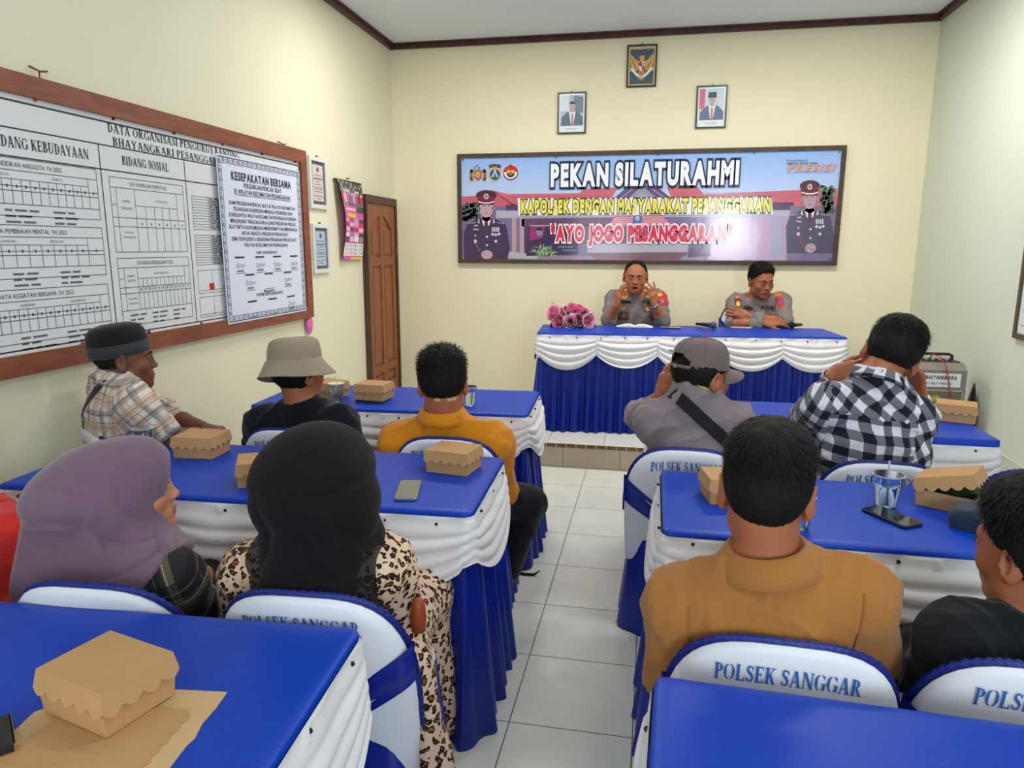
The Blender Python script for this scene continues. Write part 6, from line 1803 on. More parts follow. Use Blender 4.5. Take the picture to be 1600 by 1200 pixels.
# ------------------------------------------------------------ organisation board on the left wall
m_bwood = wood('board_frame_wood', (150, 88, 64), (126, 70, 52), (1, .6, 3), .5)
m_paper = mat('board_sheet', (226, 228, 232), .35, vary=(3, .02)); m_line = mat('print_black', (44, 46, 52), .5); m_line2 = mat('print_grey', (96, 100, 106), .5)
m_yel = mat('print_yellow', (226, 196, 40), .5); m_rd = mat('print_red', (190, 40, 40), .5)
by0, by1, bz0_, bz1_ = .95, 4.775, 1.035, 2.185
root = empty('organisation_board', (XL, (by0+by1)/2, bz0_)); tag(root, 'large white printed organisation board in a brown wooden frame on the left wall', 'notice board')
b = MB(); w_ = .082
for lo, hi in (((by0, bz0_), (by1, bz0_+w_)), ((by0, bz1_-w_), (by1, bz1_)), ((by0, bz0_+w_), (by0+w_, bz1_-w_)), ((by1-w_, bz0_+w_), (by1, bz1_-w_))):
    b.box((XL+.0005, lo[0], lo[1]), (XL+.045, hi[0], hi[1]))
    kid_ = 0
kid(b, 'frame', m_bwood, root)
xb = XL+.026
f = Flat((xb, 0, 0), (0, 1, 0), (0, 0, 1), (1, 0, 0), .0006)
sy0, sy1, sz0, sz1 = by0+w_-.003, by1-w_+.003, bz0_+w_-.003, bz1_-w_+.003
f.rect(sy0, sz0, sy1, sz1, m_paper, 0)
def Bd(px, py): q = PX(px, py, xb); return (q[1], q[2])
f.pline([(sy0+.02, sz1-.028), (sy1-.012, sz1-.028)], .008, m_line, 1); f.pline([(sy1-.012, sz0+.02), (sy1-.012, sz1-.028)], .005, m_line, 1); f.pline([(sy0+.02, sz0+.018), (sy1-.012, sz0+.018)], .006, m_line, 1)
zt1 = Bd(154, 225)[1]; zt2 = Bd(158, 264)[1]; yv1 = Bd(153, 225)[0]; yv2 = Bd(287, 249)[0]; yv0 = yv1-.86; yv3 = Bd(430, 300)[0]
for z in (zt1, zt2): f.line((sy0+.02, z), (sy1-.012, z), .006, m_line, 1)
for y in (yv0, yv1, yv2): f.line((y, zt1), (y, sz0+.02), .006, m_line, 1)
a, c = Bd(168, 206), Bd(374, 249); a2, c2 = Bd(171, 226), Bd(330, 256); z_1, z_2 = (a[1]+c[1])/2, (a2[1]+c2[1])/2; hh_ = (z_1-z_2)*.66
f.text('DATA ORGANISASI PENGURUS RANTING', (a[0]+c[0])/2, z_1, hh_, m_line, 2, c[0]-a[0], serif=True, T=.2)
f.text('BHAYANGKARI PESANGGARAN', (a[0]+c[0])/2-.06, z_2, hh_, m_line, 2, (c[0]-a[0])*.84, serif=True, T=.2)
hz = (zt1+zt2)/2-.02
a, c = Bd(-14, 226), Bd(138, 242); f.text('BIDANG KEBUDAYAAN', (a[0]+c[0])/2, hz, .042, m_line, 2, c[0]-a[0], serif=True, T=.2)
a, c = Bd(190, 250), Bd(263, 262); f.text('BIDANG SOSIAL', (a[0]+c[0])/2, hz, .040, m_line, 2, c[0]-a[0], serif=True, T=.2)
f.text('DATA SENI', (yv2+sy1)/2, hz, .038, m_line, 2, .42, serif=True, T=.2)
f.text('BIDANG EKONOMI', (yv0+sy0)/2, hz, .040, m_line, 2, .5, serif=True, T=.2)
rl = np.random.default_rng(4)
def words(u0, u1, v, h=.012, n=6, m=None):
    u = u0
    for i in range(n):
        L = rl.uniform(.03, .07)
        if u+L > u1: break
        f.rect(u, v, u+L, v+h*.7, m or m_line2, 1); u += L+.012
def sheet(u0, u1, v0, v1, title, cols, heads, note=0, rows=(.52, .30)):
    """one printed table: title bar, heading rows, columns, notes below"""
    f.text(title, (u0+u1)/2, v1+.013, .017, m_line, 2, min((u1-u0)*.5, len(title)*.0125))
    f.table(u0, v0, u1, v1+.045, [], [], .0035, m_line2, 1); f.line((u0, v1), (u1, v1), .0035, m_line2, 1)
    h = v1-v0; b_ = v0+(h*.26 if note else 0); hh = v1-b_
    z1, z2, z3 = v1-hh*.26, v1-hh*.46, v1-hh*.60
    f.line((u0, z2), (u1, z2), .0035, m_line2, 1); f.line((u0, z3), (u1, z3), .0035, m_line2, 1); f.line((u0+(u1-u0)*cols[1], z1), (u0+(u1-u0)*cols[-1], z1), .003, m_line2, 1)
    if note: f.line((u0, b_), (u1, b_), .0035, m_line2, 1)
    for k, q in enumerate(cols):
        u = u0+(u1-u0)*q; f.line((u, b_), (u, v1 if k < 2 or k == len(cols)-1 else z1), .003, m_line2, 1)
        nx = u0+(u1-u0)*(cols[k+1] if k+1 < len(cols) else 1)
        if k > 0: f.rect((u+nx)/2-.004, z3+.010, (u+nx)/2+.004, z3+.022, m_line2, 1)
    f.text('NO', u0+(u1-u0)*cols[0]*.5, z2+hh*.18, .010, m_line2, 2); f.text('NAMA', u0+(u1-u0)*(cols[0]+cols[1])*.5, z2+hh*.24, .011, m_line2, 2); f.text('PENGURUS', u0+(u1-u0)*(cols[0]+cols[1])*.5, z2+hh*.13, .011, m_line2, 2, (u1-u0)*(cols[1]-cols[0])*.6)
    for q0, q1, t in heads: f.text(t, u0+(u1-u0)*(q0+q1)/2, z1+hh*.08, .010, m_line2, 2)
    f.text('RANTING', u0+(u1-u0)*(cols[0]+cols[1])*.5, z3-.030, .009, m_line2, 2); f.text('PESANGGARAN', u0+(u1-u0)*(cols[0]+cols[1])*.5, z3-.052, .009, m_line2, 2, (u1-u0)*(cols[1]-cols[0])*.7)
    if note:
        for r_ in range(3):
            for k in range(3): words(u0+.05+(u1-u0)*.30*k, u0+.05+(u1-u0)*(.30*k+.22), b_-.028-r_*.022, .012, 3)
ev = lambda a, b_, n: [a+(b_-a)*i/n for i in range(n+1)]
u0, u1 = yv1-.80, yv1-.035
u1 = yv1-.03; u0 = u1-.76
zb = sz0+.03; H_ = zt2-zb
sheet(u0, u1, zb+H_*.695, zb+H_*.93, 'DATA PENDIDIKAN ANGGOTA TH 2022', [.06, .20]+ev(.20, .93, 13)[1:], [(.2, .5, 'KETRAMPILAN'), (.5, .93, 'KURSUS')], 1)
sheet(u0, u1, zb+H_*.365, zb+H_*.585, 'DATA PEMBINAAN MENTAL TH 2022', [.06, .24]+ev(.24, .88, 8)[1:], [(.24, .45, 'KEAGAMAAN'), (.45, .88, 'IDEOLOGI')], 1)
sheet(u0, u1, zb+H_*.02, zb+H_*.245, 'DATA KEGIATAN BERSAMA TH 2022', [.06, .26]+ev(.26, .93, 12)[1:], [(.26, .6, 'KESENIAN'), (.6, .93, 'OLAHRAGA')], 1)
u0, u1 = yv1+.045, yv2-.03
sheet(u0, u1, zb+H_*.50, zb+H_*.90, 'DATA YATIM KEMALA DAN YATIM PIATU TH 2022', [.07, .30, .43, .55, .66, .77, .89], [(.43, .89, 'YATIM PIATU')])
sheet(u0, u1, zb+H_*.03, zb+H_*.40, 'DATA KEGIATAN KEPENDUDUKAN KB TH 2022', [.07, .24]+ev(.24, .92, 11)[1:], [(.30, .84, 'JENIS KEGIATAN')], 1)
u0, u1 = yv2+.04, sy1-.05
for v0, v1 in ((zb+H_*.66, zb+H_*.90), (zb+H_*.40, zb+H_*.62)):
    f.table(u0, v0, u1, v1, [.12, .55, .68, .80], ev(0, 1, 12)[1:-1], .003, m_line2, 1)
    for k in range(12): words(u0+.12*(u1-u0)+.01, u0+.5*(u1-u0), v0+(v1-v0)*(k+.3)/12, .010, 3)
for v0, v1, cs in ((zb+H_*.19, zb+H_*.36, (.30, .22, .36, .24, .30, .18, .33, .26)), (zb+H_*.01, zb+H_*.16, (.03, .02, .04, .10, .02, .12, .03, .02))):
    f.table(u0, v0, u1, v1, ev(0, 1, 9)[1:-1], [.12], .003, m_line2, 1); f.text('GRAFIK SUMBANGAN', (u0+u1)/2, v1+.006, .016, m_line2, 2)
    for k, q in enumerate(cs): f.rect(u0+(u1-u0)*(k+.75)/9, v0+(v1-v0)*.12, u0+(u1-u0)*(k+1.1)/9, v0+(v1-v0)*(.12+q), m_yel if k % 2 else m_rd, 2)
u0, u1 = sy0+.08, yv0-.05
sheet(u0, u1, zb+H_*.52, zb+H_*.90, 'DATA KOPERASI TH 2022', [.07, .30, .5, .7, .85], [(.3, .85, 'SIMPANAN')]); sheet(u0, u1, zb+H_*.04, zb+H_*.40, 'DATA TABUNGAN TH 2022', [.07, .30, .5, .7, .85], [(.3, .85, 'SIMPANAN')])
kid(f.mb, 'printed_sheet', None, root)
m_redtack = mat('red_pin', (200, 40, 50), .4)
for k in range(9):
    y = sy0+.25+k*.42; b = MB(); b.tube([(xb, y, sz1-.008), (xb+.008, y, sz1-.008)], .006); kid(b, 'pin', m_pin if k % 3 else m_redtack, root)
    b = MB(); b.tube([(xb, y+.1, sz0+.008), (xb+.008, y+.1, sz0+.008)], .006); kid(b, 'pin', m_redtack if k % 2 else m_pin, root)
m_hook = mat('brass_wire', (128, 96, 60), .35, metal=.9)
for px, py in ((60, 117), (441, 229)):
    q = PX(px, py, XL+.02); b = MB()
    b.tube([(XL, q[1]-.02, q[2]+.03), (XL+.03, q[1], q[2]+.012), (XL+.03, q[1]+.035, q[2]+.02)], .004); b.tube([(XL+.025, q[1], q[2]+.012), (XL+.03, q[1]-.006, q[2]-.01), (XL+.02, q[1]-.01, q[2]-.035)], .003); kid(b, 'hanging_hook', m_hook, root)
# poster pinned over its right end
xp = XL+.050
c_ = [PX(px, py, xp) for px, py in ((333, 244), (466, 262), (361, 504), (480, 487))]
tl, tr, bl, br = [np.array((q[1], q[2])) for q in c_]
U2 = (tr-tl); wP = np.linalg.norm(U2); V2 = tl-bl; hP = np.linalg.norm(V2)
pz0, pz1, py0, py1 = (bl[1]+br[1])/2, (tl[1]+tr[1])/2, (tl[0]+bl[0])/2, (tr[0]+br[0])/2
m_post = mat('poster_paper', (222, 228, 246), .4); m_navy = mat('poster_navy', (52, 54, 86), .5); m_lav = mat('poster_lavender', (170, 176, 206), .5)
root = empty('agreement_poster', (XL+.045, (py0+py1)/2, pz0)); tag(root, 'white signed poster with a navy patterned border pinned over the organisation board', 'poster')
f = Flat((xp, py0, pz0), (0, 1, 0), (0, 0, 1), (1, 0, 0), .0006); w, h = py1-py0, pz1-pz0
nu, nv = 14, 18
b = MB(); G = np.array([[(xp-.0015+.003*sin(i*.7)*sin(j*.5), py0+w*i/nu, pz0+h*j/nv) for j in range(nv+1)] for i in range(nu+1)]); 
b.box((xp-.003, py0, pz0), (xp, py1, pz1)); kid(b, 'sheet', m_post, root)
for e in (0, .030): f.table(.012+e, .012+e, w-.012-e, h-.012-e, [], [], .006 if e == 0 else .004, m_navy, 1)
for k in range(int(h/.026)):
    for u in (.027, w-.027): f.ell(u, .025+(k+.5)*(h-.05)/int(h/.026), .010, .012, m_navy if k % 2 else m_lav, 1, 8); f.ell(u, .025+(k+.5)*(h-.05)/int(h/.026), .005, .006, m_post, 2, 6)
for k in range(int(w/.026)):
    for v in (.027, h-.027): f.ell(.025+(k+.5)*(w-.05)/int(w/.026), v, .012, .010, m_navy if k % 2 else m_lav, 1, 8); f.ell(.025+(k+.5)*(w-.05)/int(w/.026), v, .006, .005, m_post, 2, 6)
def L(t, fy, hgt, fw_, off=.015): f.text(t, w/2, h*(1-fy), hgt, m_navy, 3, w*fw_, off, gap=.17)
L('KESEPAKATAN BERSAMA', .135, .044, .72, .035); L('PERGURUAN PENCAK SILAT', .175, .026, .46); L('SE WILAYAH KECAMATAN PESANGGARAN', .215, .026, .68); f.line((w*.16, h*.778), (w*.84, h*.778), .003, m_navy, 3)
for i, (t, q) in enumerate((('KAMI PERGURUAN PENCAK SILAT SE WILAYAH KECAMATAN', .80), ('PESANGGARAN BERSEDIA MENJAGA PELINDUNG DAN', .72), ('KONDUSIVITAS WILAYAH KECAMATAN PESANGGARAN DENGAN', .82), ('MENJUNJUNG TINGGI NILAI-NILAI LUHUR PERGURUAN PENCAK', .80), ('SILAT SERTA SALING MENJAGA MENGHORMATI DAN MENGHARGAI', .84), ('ANTAR ANGGOTA PERGURUAN PENCAK SILAT', .58), ('DEMI TERWUJUDNYA KERUKUNAN PERGURUAN PENCAK SILAT', .80), ('WILAYAH SE KECAMATAN PESANGGARAN', .54))): L(t, .282+i*.036, .021, q)
L('KAMI YANG BERSEPAKAT :', .58, .017, .27)
for row, (fy, us) in enumerate(((.605, (.17, .40, .62, .85)), (.715, (.27, .50, .75)), (.885, (.28, .53, .78)))):
    for u in us: f.rect(w*u-.05, h*(1-fy), w*u+.05, h*(1-fy)+.010, m_navy, 3); f.line((w*u-.05, h*(1-fy)-.088), (w*u+.05, h*(1-fy)-.088), .003, m_navy, 3)
    for u in us:
        if row == 2 and u < .7: continue
        if row == 1 and u == .50: continue
        pts = [(w*u-.045+.1*k/9, h*(1-fy)-.045+.022*sin(k*2.3+u*20)*(1-.06*k)) for k in range(10)]; f.pline(pts, .0028, m_line2, 4); f.rect(w*u-.035, h*(1-fy)-.078, w*u+.035, h*(1-fy)-.070, m_line2, 3)
L('Mengetahui :', .83, .017, .14); L('FORPIMCAM PESANGGARAN', .852, .018, .33)
kid(f.mb, 'print', None, root)
# ------------------------------------------------------------ certificates, calendar, frame on the side walls
m_fwhite = mat('white_frame', (226, 226, 224), .35)
def cert(mc, pc):
    def d(f, a, b_, c, e):
        w, h = b_-a, e-c
        f.rect(a, c, b_, e, pm(mc), 1); f.rect(a+.12*w, c+.08*h, b_-.12*w, e-.08*h, pm(pc), 2); f.ell((a+b_)/2, e-.19*h, .018, .018, pm((96, 92, 100)), 3)
        for k, (q, hh) in enumerate(((.32, .30), (.40, .34), (.46, .16), (.53, .22), (.60, .30), (.64, .26), (.70, .28), (.80, .34), (.86, .14))):
            f.line(((a+b_)/2-w*hh, e-q*h), ((a+b_)/2+w*hh, e-q*h), .0055 if k != 1 else .010, pm((120, 118, 128)), 3)
    return d
frame('framed_certificate', 'white framed certificate with cream paper, upper of two beside the board', 'certificate', 4.865, 5.145, 1.808, 2.172, .030, m_fwhite, cert((92, 92, 104), (218, 204, 200)), 'certificates beside the board', wallx=XL)
frame('framed_certificate', 'white framed certificate with pale blue paper, lower of two beside the board', 'certificate', 4.87, 5.135, 1.342, 1.700, .030, m_fwhite, cert((96, 100, 110), (178, 196, 218)), 'certificates beside the board', wallx=XL)
m_fbrown = wood('brown_frame', (96, 74, 58), (76, 58, 46), (1, 3, 3), .45)
def chart(f, a, b_, c, e):
    f.rect(a, c, b_, e, pm((222, 226, 232)), 1)
    for k in range(8): f.line((a+.03, c+.05+k*.09), (b_-.03, c+.05+k*.09), .004, pm((130, 134, 140)), 2)
frame('framed_chart', 'brown framed white chart at the right edge of the right wall', 'picture', -4.775, -3.95, 1.005, 1.85, .032, m_fbrown, chart, wallx=XR, side=-1)
# calendar: curled sheets, hung from a nail
root = empty('wall_calendar', (XL, 5.55, 1.44)); tag(root, 'pink wall calendar with curled sheets hanging beside the side door', 'calendar')
rc = np.random.default_rng(12)
def cal_sheet(off, name, cols):
    nu, nv = 36, 60; b = MB()
    G = np.zeros((nu+1, nv+1, 3))
    for i in range(nu+1):
        for j in range(nv+1):
            s_, t = i/nu, j/nv
            y = 5.275+.51*s_+.05*(1-s_)*min(1, t*1.6)-.04*s_*t
            bul = .012+off+(.045*(1-s_)**2.0*(.35+.65*sin(pi*min(1, t*1.1)))+.012*sin(pi*t))
            G[i, j] = (XL+bul, y, 2.045-.61*t-.008*s_)
    idx = []
    V = G.reshape(-1, 3); n = nv+1
    for i in range(nu):
        for j in range(nv): b.add([], [], cols((i+.5)/nu, (j+.5)/nv))
    b.v = [tuple(v) for v in V]
    for i in range(nu):
        for j in range(nv):
            b.f.append((i*n+j, i*n+j+1, (i+1)*n+j+1, (i+1)*n+j)); b.m.append(b.mi(cols((i+.5)/nu, (j+.5)/nv)))
    return kid(b, name, None, root, True)
pk = pm((222, 96, 168)); pk2 = pm((240, 190, 220)); wt = pm((236, 232, 240)); dg = pm((74, 82, 66)); rd = pm((214, 60, 100)); bl_ = pm((106, 130, 170)); yl = pm((226, 206, 70)); gr = pm((150, 146, 150)); pkd = pm((186, 60, 130)); lav = pm((214, 160, 204)); br_ = pm((110, 70, 80))
def calc(s_, t):
    h = (int(s_*12)*7+int(t*30)*13) % 11
    if t < .30:
        if t < .10: return dg if h % 3 else gr
        k = int(s_*9)
        if t < .16: return [gr, pk2, br_][(k+h) % 3]
        return [rd, pk2, gr, rd, bl_, lav, rd, dg, rd][k] if t < .27 else [dg, bl_, gr][h % 3]
    if t < .40: return wt if (.12 < s_ < .62 and .33 < t < .37 and int(s_*40) % 3) else (dg if s_ > .70 and t < .38 else pk)
    if t < .45: return yl if .16 < s_ < .64 else pk
    if t < .76:
        k, l = int(s_*4), int((t-.45)/.31*5)
        if (s_*4-k) < .1 or ((t-.45)/.31*5-l) < .14: return pk
        return [lav, pk2, br_, rd, wt, pkd, lav, gr, pk2, br_, pk2][(k*3+l*5) % 11]
    if t < .78: return pkd
    if t < .95:
        if .58 < s_ < .62: return pk
        return gr if (int(s_*30) % 3 == 0 and int(t*80) % 2 == 0) else wt
    return yl if s_ > .4 and t > .97 else pk
cal_sheet(.012, 'front_sheet', calc); cal_sheet(.004, 'back_sheet', lambda s_, t: pkd if t > .3 else dg)
b = MB(); b.box((XL+.008, 5.275, 2.040), (XL+.022, 5.785, 2.052)); b.tube([(XL, 5.53, 2.07), (XL+.03, 5.53, 2.07)], .004); kid(b, 'hanging_bar', m_pin, root)
# pink ornament at the board corner
q = PX(485, 507, XL+.03); root = empty('pink_ornament', tuple(q)); tag(root, 'small pink foil ornament hanging under the right corner of the organisation board', 'ornament')
b = MB(); m_pink = mat('pink_foil', (232, 110, 178), .3, bump=(60, .8, .006))
b.lathe([(.004, -.072), (.030, -.055), (.044, -.015), (.046, .012), (.034, .045), (.010, .066), (.004, .068)], None, 14, xf=lambda p_: np.array([XL+.022+p_[0]*.4, q[1]+p_[1], q[2]+p_[2]])); kid(b, 'foil', m_pink, root, True)
b = MB(); b.tube([(XL+.02, q[1], q[2]+.066), (XL+.02, q[1]-.01, 1.05)], .0015); kid(b, 'thread', m_pin, root)

# ------------------------------------------------------------ snack boxes
m_kraft = mat('kraft_board', (190, 146, 102), .75, .25, vary=(30, .05), bump=(300, .12, .0006)); m_kraft2 = mat('kraft_inside', (206, 170, 126), .75, .25, vary=(30, .05))
m_leaf = mat('banana_leaf', (52, 84, 34), .5, vary=(18, .35))
def scallop(a, c, top_in, drop, n=5, depth=.007):
    """points of a lid flap from corner a to corner c (2d), wavy lower edge"""
    a = np.array(a, float); c = np.array(c, float); N = n*10; pts = []
    for i in range(N+1):
        t = i/N; k = abs(sin(pi*t*n)); pts.append((a+(c-a)*t, drop+depth*k*.9))
    return pts
def snack_box(label, x, y, rz, z=ZT+.001, w=.160, d=.135, h=.052, opened=False, group='kraft snack boxes'):
    root = empty('snack_box', (x, y, z), rz); tag(root, label, 'box', group)
    b = MB(); g = .004
    lo = [(-w/2+g, -d/2+g), (w/2-g, -d/2+g), (w/2-g, d/2-g), (-w/2+g, d/2-g)]; hi = [(-w/2, -d/2), (w/2, -d/2), (w/2, d/2), (-w/2, d/2)]
    V = [(a, c, 0) for a, c in lo]+[(a, c, h) for a, c in hi]+[(a*.985, c*.985, h) for a, c in hi]+[(a*.985, c*.985, .002) for a, c in lo]
    b.add(V, [(3, 2, 1, 0), (12, 13, 14, 15)]+[(i, (i+1) % 4, 4+(i+1) % 4, 4+i) for i in range(4)]+[(4+i, 4+(i+1) % 4, 8+(i+1) % 4, 8+i) for i in range(4)]+[(8+i, 8+(i+1) % 4, 12+(i+1) % 4, 12+i) for i in range(4)])
    b.build('tray', m_kraft, root)
    b = MB(); tw, td = w/2-.001, d/2-.001; bw, bd = w/2+.0055, d/2+.0055
    T = [(-tw, -td), (tw, -td), (tw, td), (-tw, td)]; Bm = [(-bw, -bd), (bw, -bd), (bw, bd), (-bw, bd)]
    H = h+.028; V = [(a, c, H) for a, c in T]; b.add(V, [(0, 1, 2, 3)]); b.add([(a, c, H-.0015) for a, c in T], [(3, 2, 1, 0)])
    for i in range(4):
        j = (i+1) % 4; a, c = np.array(T[i]), np.array(T[j]); e, f_ = np.array(Bm[i]), np.array(Bm[j])
        N = 50; n = 5 if i % 2 == 0 else 4
        up = [(*(a+(c-a)*k/N), H) for k in range(N+1)]
        dn = []
        for k in range(N+1):
            t = k/N; s_ = abs(sin(pi*t*n)); zz = h-.004-.011*s_ if 0 < k < N else h-.004
            e2 = e+(f_-e)*t; a2 = a+(c-a)*t; q = (H-zz)/(H-h+.010); dn.append((*(a2+(e2-a2)*q), zz))
        b.add(up+dn, [(k, N+1+k, N+2+k, k+1) for k in range(N)])
        nrm_ = np.array([[0, -1], [1, 0], [0, 1], [-1, 0]][i])*.0012
        b.add([(p_[0]-nrm_[0], p_[1]-nrm_[1], p_[2]) for p_ in up+dn], [(k+1, N+2+k, N+1+k, k) for k in range(N)])
    # finger tab cut in the front flap
    lid = b.build('lid', m_kraft, root)
    if opened:
        piv = Vector((0, d/2, h)); ang = radians(16)
        lid.location = piv-Matrix.Rotation(ang, 3, 'X') @ piv*1.0; lid.rotation_euler = (ang, 0, 0)
        lid.location = Vector((-w/2, 0, h+.004))-(Matrix.Rotation(-ang, 3, 'Y') @ Vector((-w/2, 0, h))); lid.rotation_euler = (0, -ang, 0)
        b = MB(); G = np.zeros((14, 8, 3))
        for i in range(14):
            for j in range(8):
                u, v = i/13*2-1, j/7*2-1; G[i, j] = (u*.078, v*.062-.010*(1-u*u), h+.006+.010*sin(u*4+v*3)+.006*cos(v*6))
        b.grid(G); G2 = G-np.array([0, 0, .002]); b.grid(G2, None, False, True); b.build('leaf_wrapping', m_leaf, root, True)
        b = MB(); b.box((-.06, -.05, .003), (.06, .05, h-.004)); b.build('food', mat('dark_food', (60, 50, 28), .7, bump=(80, .8, .006)), root)
    return root
snack_box('kraft snack box lying on flattened cardboard on the table closest on the left', -.885, .940, R_(-14), .7665, .165, .135)
snack_box('kraft snack box on the middle left table, farthest from its phone, behind the purple headscarf', -1.655, 2.325, R_(4))
snack_box('kraft snack box half hidden by the black headscarf', -1.262, 2.085, R_(28))
snack_box('kraft snack box near the silver phone, behind the chair of the man in orange', -.668, 2.335, R_(-9))
snack_box('kraft snack box by the bucket hat wearer, half hidden by the hat', -1.655, 3.42, R_(-25))
snack_box('kraft snack box resting on a dark phone, left of the man in orange', -1.385, 3.375, R_(-4), .7705)
snack_box('kraft snack box mostly hidden behind the head of the man in brown', .262, 2.225, R_(10))
snack_box('kraft snack box half open showing green leaf, next to a water cup', .915, 2.29, R_(-32), opened=True)
snack_box('kraft snack box at the right end of the table by the amplifier', 1.385, 3.51, R_(-20))
# flattened box under the nearest one
root = empty('flattened_cardboard', (-.85, .88, ZT)); tag(root, 'flattened kraft cardboard box lying under a snack box on the closest left table', 'cardboard')
def flat_piece(pts, z, name, m, th=.0018):
    q = [PZ(a, c, z) for a, c in pts]; n = len(q); b = MB()
    b.add([(v[0], v[1], z) for v in q]+[(v[0], v[1], z-th) for v in q], [tuple(range(n)), tuple(range(2*n-1, n-1, -1))]+[(i, n+i, n+(i+1) % n, (i+1) % n) for i in range(n)])
    ar = sum(q[i][0]*q[(i+1) % n][1]-q[(i+1) % n][0]*q[i][1] for i in range(n))
    if ar < 0: b.f = [t[::-1] for t in b.f]
    return kid(b, name, m, root)
flat_piece([(-40, 1190), (14, 1149), (54, 1112), (120, 1090), (274, 1077), (355, 1081), (338, 1105), (316, 1130), (305, 1152), (292, 1164), (262, 1203), (200, 1260), (-40, 1260)], ZT+.0022, 'inner_panel', m_kraft2)
edge_ = []
for k in range(25):
    t = k/24; e = .9*abs(sin(pi*t*6)); edge_.append((296-(296-206)*t+4*e, 1112+(1212-1112)*t+4*e))
flat_piece([(-40, 1205), (20, 1170), (90, 1120), (200, 1100), (296, 1110)]+edge_+[(190, 1260), (-40, 1260)], ZT+.0048, 'outer_panel', m_kraft)
root = empty('wallet', tuple(PZ(-6, 1172, ZT+.004))); tag(root, 'dark wallet with a tan edge cut off by the left edge, beside the flattened cardboard', 'wallet')
b = MB(); q = PZ(-36, 1174, ZT); b.box((-.055, -.045, ZT+.0050), (.048, .045, ZT+.019), rot=R_(50), at=q); kid(b, 'cover', mat('black_leather', (26, 24, 28), .5), root)
b = MB(); b.box((-.056, -.046, ZT+.0045), (.049, .046, ZT+.0055), rot=R_(50), at=q); b.box((.046, -.046, ZT+.0055), (.049, .046, ZT+.019), rot=R_(50), at=q); kid(b, 'edge_trim', mat('tan_leather', (150, 104, 58), .5), root)

# ------------------------------------------------------------ cups, phones, pouch
m_plastic = mat('clear_plastic', (236, 244, 250), .08, trans=1.0, ior=1.15); m_water = mat('water', (222, 238, 248), .02, trans=1.0, ior=1.33); m_straw = mat('straw', (226, 232, 240), .4, trans=.4); m_rim = mat('cup_rim', (206, 222, 236), .25, trans=.5, ior=1.2)
def cup(label, x, y, z=ZT, straw=True, k=1.0, print_=None):
    root = empty('water_cup', (x, y, z)); tag(root, label, 'cup', 'plastic water cups')
    pr = [(.0275, .001), (.0285, .004), (.0300, .020), (.0315, .022), (.0325, .040), (.0340, .042), (.0352, .060), (.0365, .062), (.0390, .090), (.0420, .092), (.0420, .095)]
    b = MB(); b.lathe([(r*k, q*k) for r, q in pr]+[((r-.0010)*k, q*k) for r, q in pr[::-1][1:]], None, 32, False, True); b.lathe([(.0001, .0012), (.0275*k, .0010)], None, 32, False, False); b.build('shell', m_plastic, root, True)
    b = MB(); b.lathe([(r*k*.955, max(.003, q*k)) for r, q in pr if q < .084]+[(.0362*k, .084*k)], None, 32, True, True); b.build('water', m_water, root, True)
    b = MB(); b.lathe([(.0400*k, .0925*k), (.0430*k, .0930*k), (.0432*k, .0955*k), (.0400*k, .0960*k)], None, 32, False, False); b.build('rim', m_rim, root, True)
    b = MB(); b.lathe([(.0005, .0955*k), (.040*k, .0957*k)], None, 32, False, False); b.build('film_lid', m_plastic, root, True)
    b = MB()
    for i in range(9): b.lathe([((.0305+.0008*i)*k, (.024+.006*i)*k), ((.0306+.0008*i)*k, (.0245+.006*i)*k)], None, 20, False, False)
    if straw:
        b = MB(); b.tube([(.006, .010, .008*k), (.002, .002, .09*k), (-.002, -.004, .135*k)], .0025, n=8); b.build('straw', m_straw, root, True)
    return root
q = PZ(1386, 795, ZT); cup('water cup with a straw next to the open snack box', q[0], q[1]+.02, ZT, True, 1.08)
q = PZ(732, 634, ZT); cup('water cup right of the head of the man in orange', q[0], q[1]+.01, ZT, False)
q = PZ(525, 628, ZT); cup('water cup with a straw beside the brim of the bucket hat', q[0], q[1]+.01, ZT, True)
q = PZ(226, 706, ZT); cup('water cup above the purple headscarf, at the left end of its table', q[0], q[1], ZT, False)
q = PZ(1248, 828, ZT); cup('water cup hidden behind the right ear of the man in brown', q[0], q[1]+.015, ZT, False)
m_glass = mat('phone_glass', (38, 40, 40), .06, .6, coat=.5); m_silver = mat('phone_case', (150, 152, 156), .3, metal=.6); m_dkcase = mat('dark_phone_case', (40, 40, 46), .35)
def phone(label, x, y, rz, z, case, w=.075, d=.158, screen=None):
    root = empty('mobile_phone', (x, y, z), rz); tag(root, label, 'phone', 'mobile phones')
    pts, nor, _, _ = rect_path(w/2, d/2, .011, .02); n = len(pts); b = MB()
    V = []
    for off, zz in ((-.002, .0005), (0, .002), (0, .0075), (-.0015, .009)): V += [(p_[0]+q_[0]*off, p_[1]+q_[1]*off, zz) for p_, q_ in zip(pts, nor)]
    b.add(V, [(i*n+k, i*n+(k+1) % n, (i+1)*n+(k+1) % n, (i+1)*n+k) for i in range(3) for k in range(n)]+[tuple(range(n-1, -1, -1)), tuple(3*n+k for k in range(n))]); b.build('case', case, root, True, 40)
    pts, nor, _, _ = rect_path(w/2-.003, d/2-.003, .009, .02); n = len(pts); b = MB()
    b.add([(p_[0], p_[1], .0094) for p_ in pts], [tuple(range(n))]); b.build('screen', screen or m_glass, root)
    b = MB(); b.tube([(0, d/2-.012, .0093), (0, d/2-.012, .0097)], .0022); b.build('front_camera', m_pin, root)
    return root
phone('grey phone in a silver case beside the black headscarf', -.748, 2.078, R_(13), ZT+.0005, m_silver, .072, .178, mat('grey_screen', (122, 124, 110), .12))
phone('black phone lying in front of the water cup with a straw', .708, 2.140, R_(31), ZT+.0005, m_dkcase)
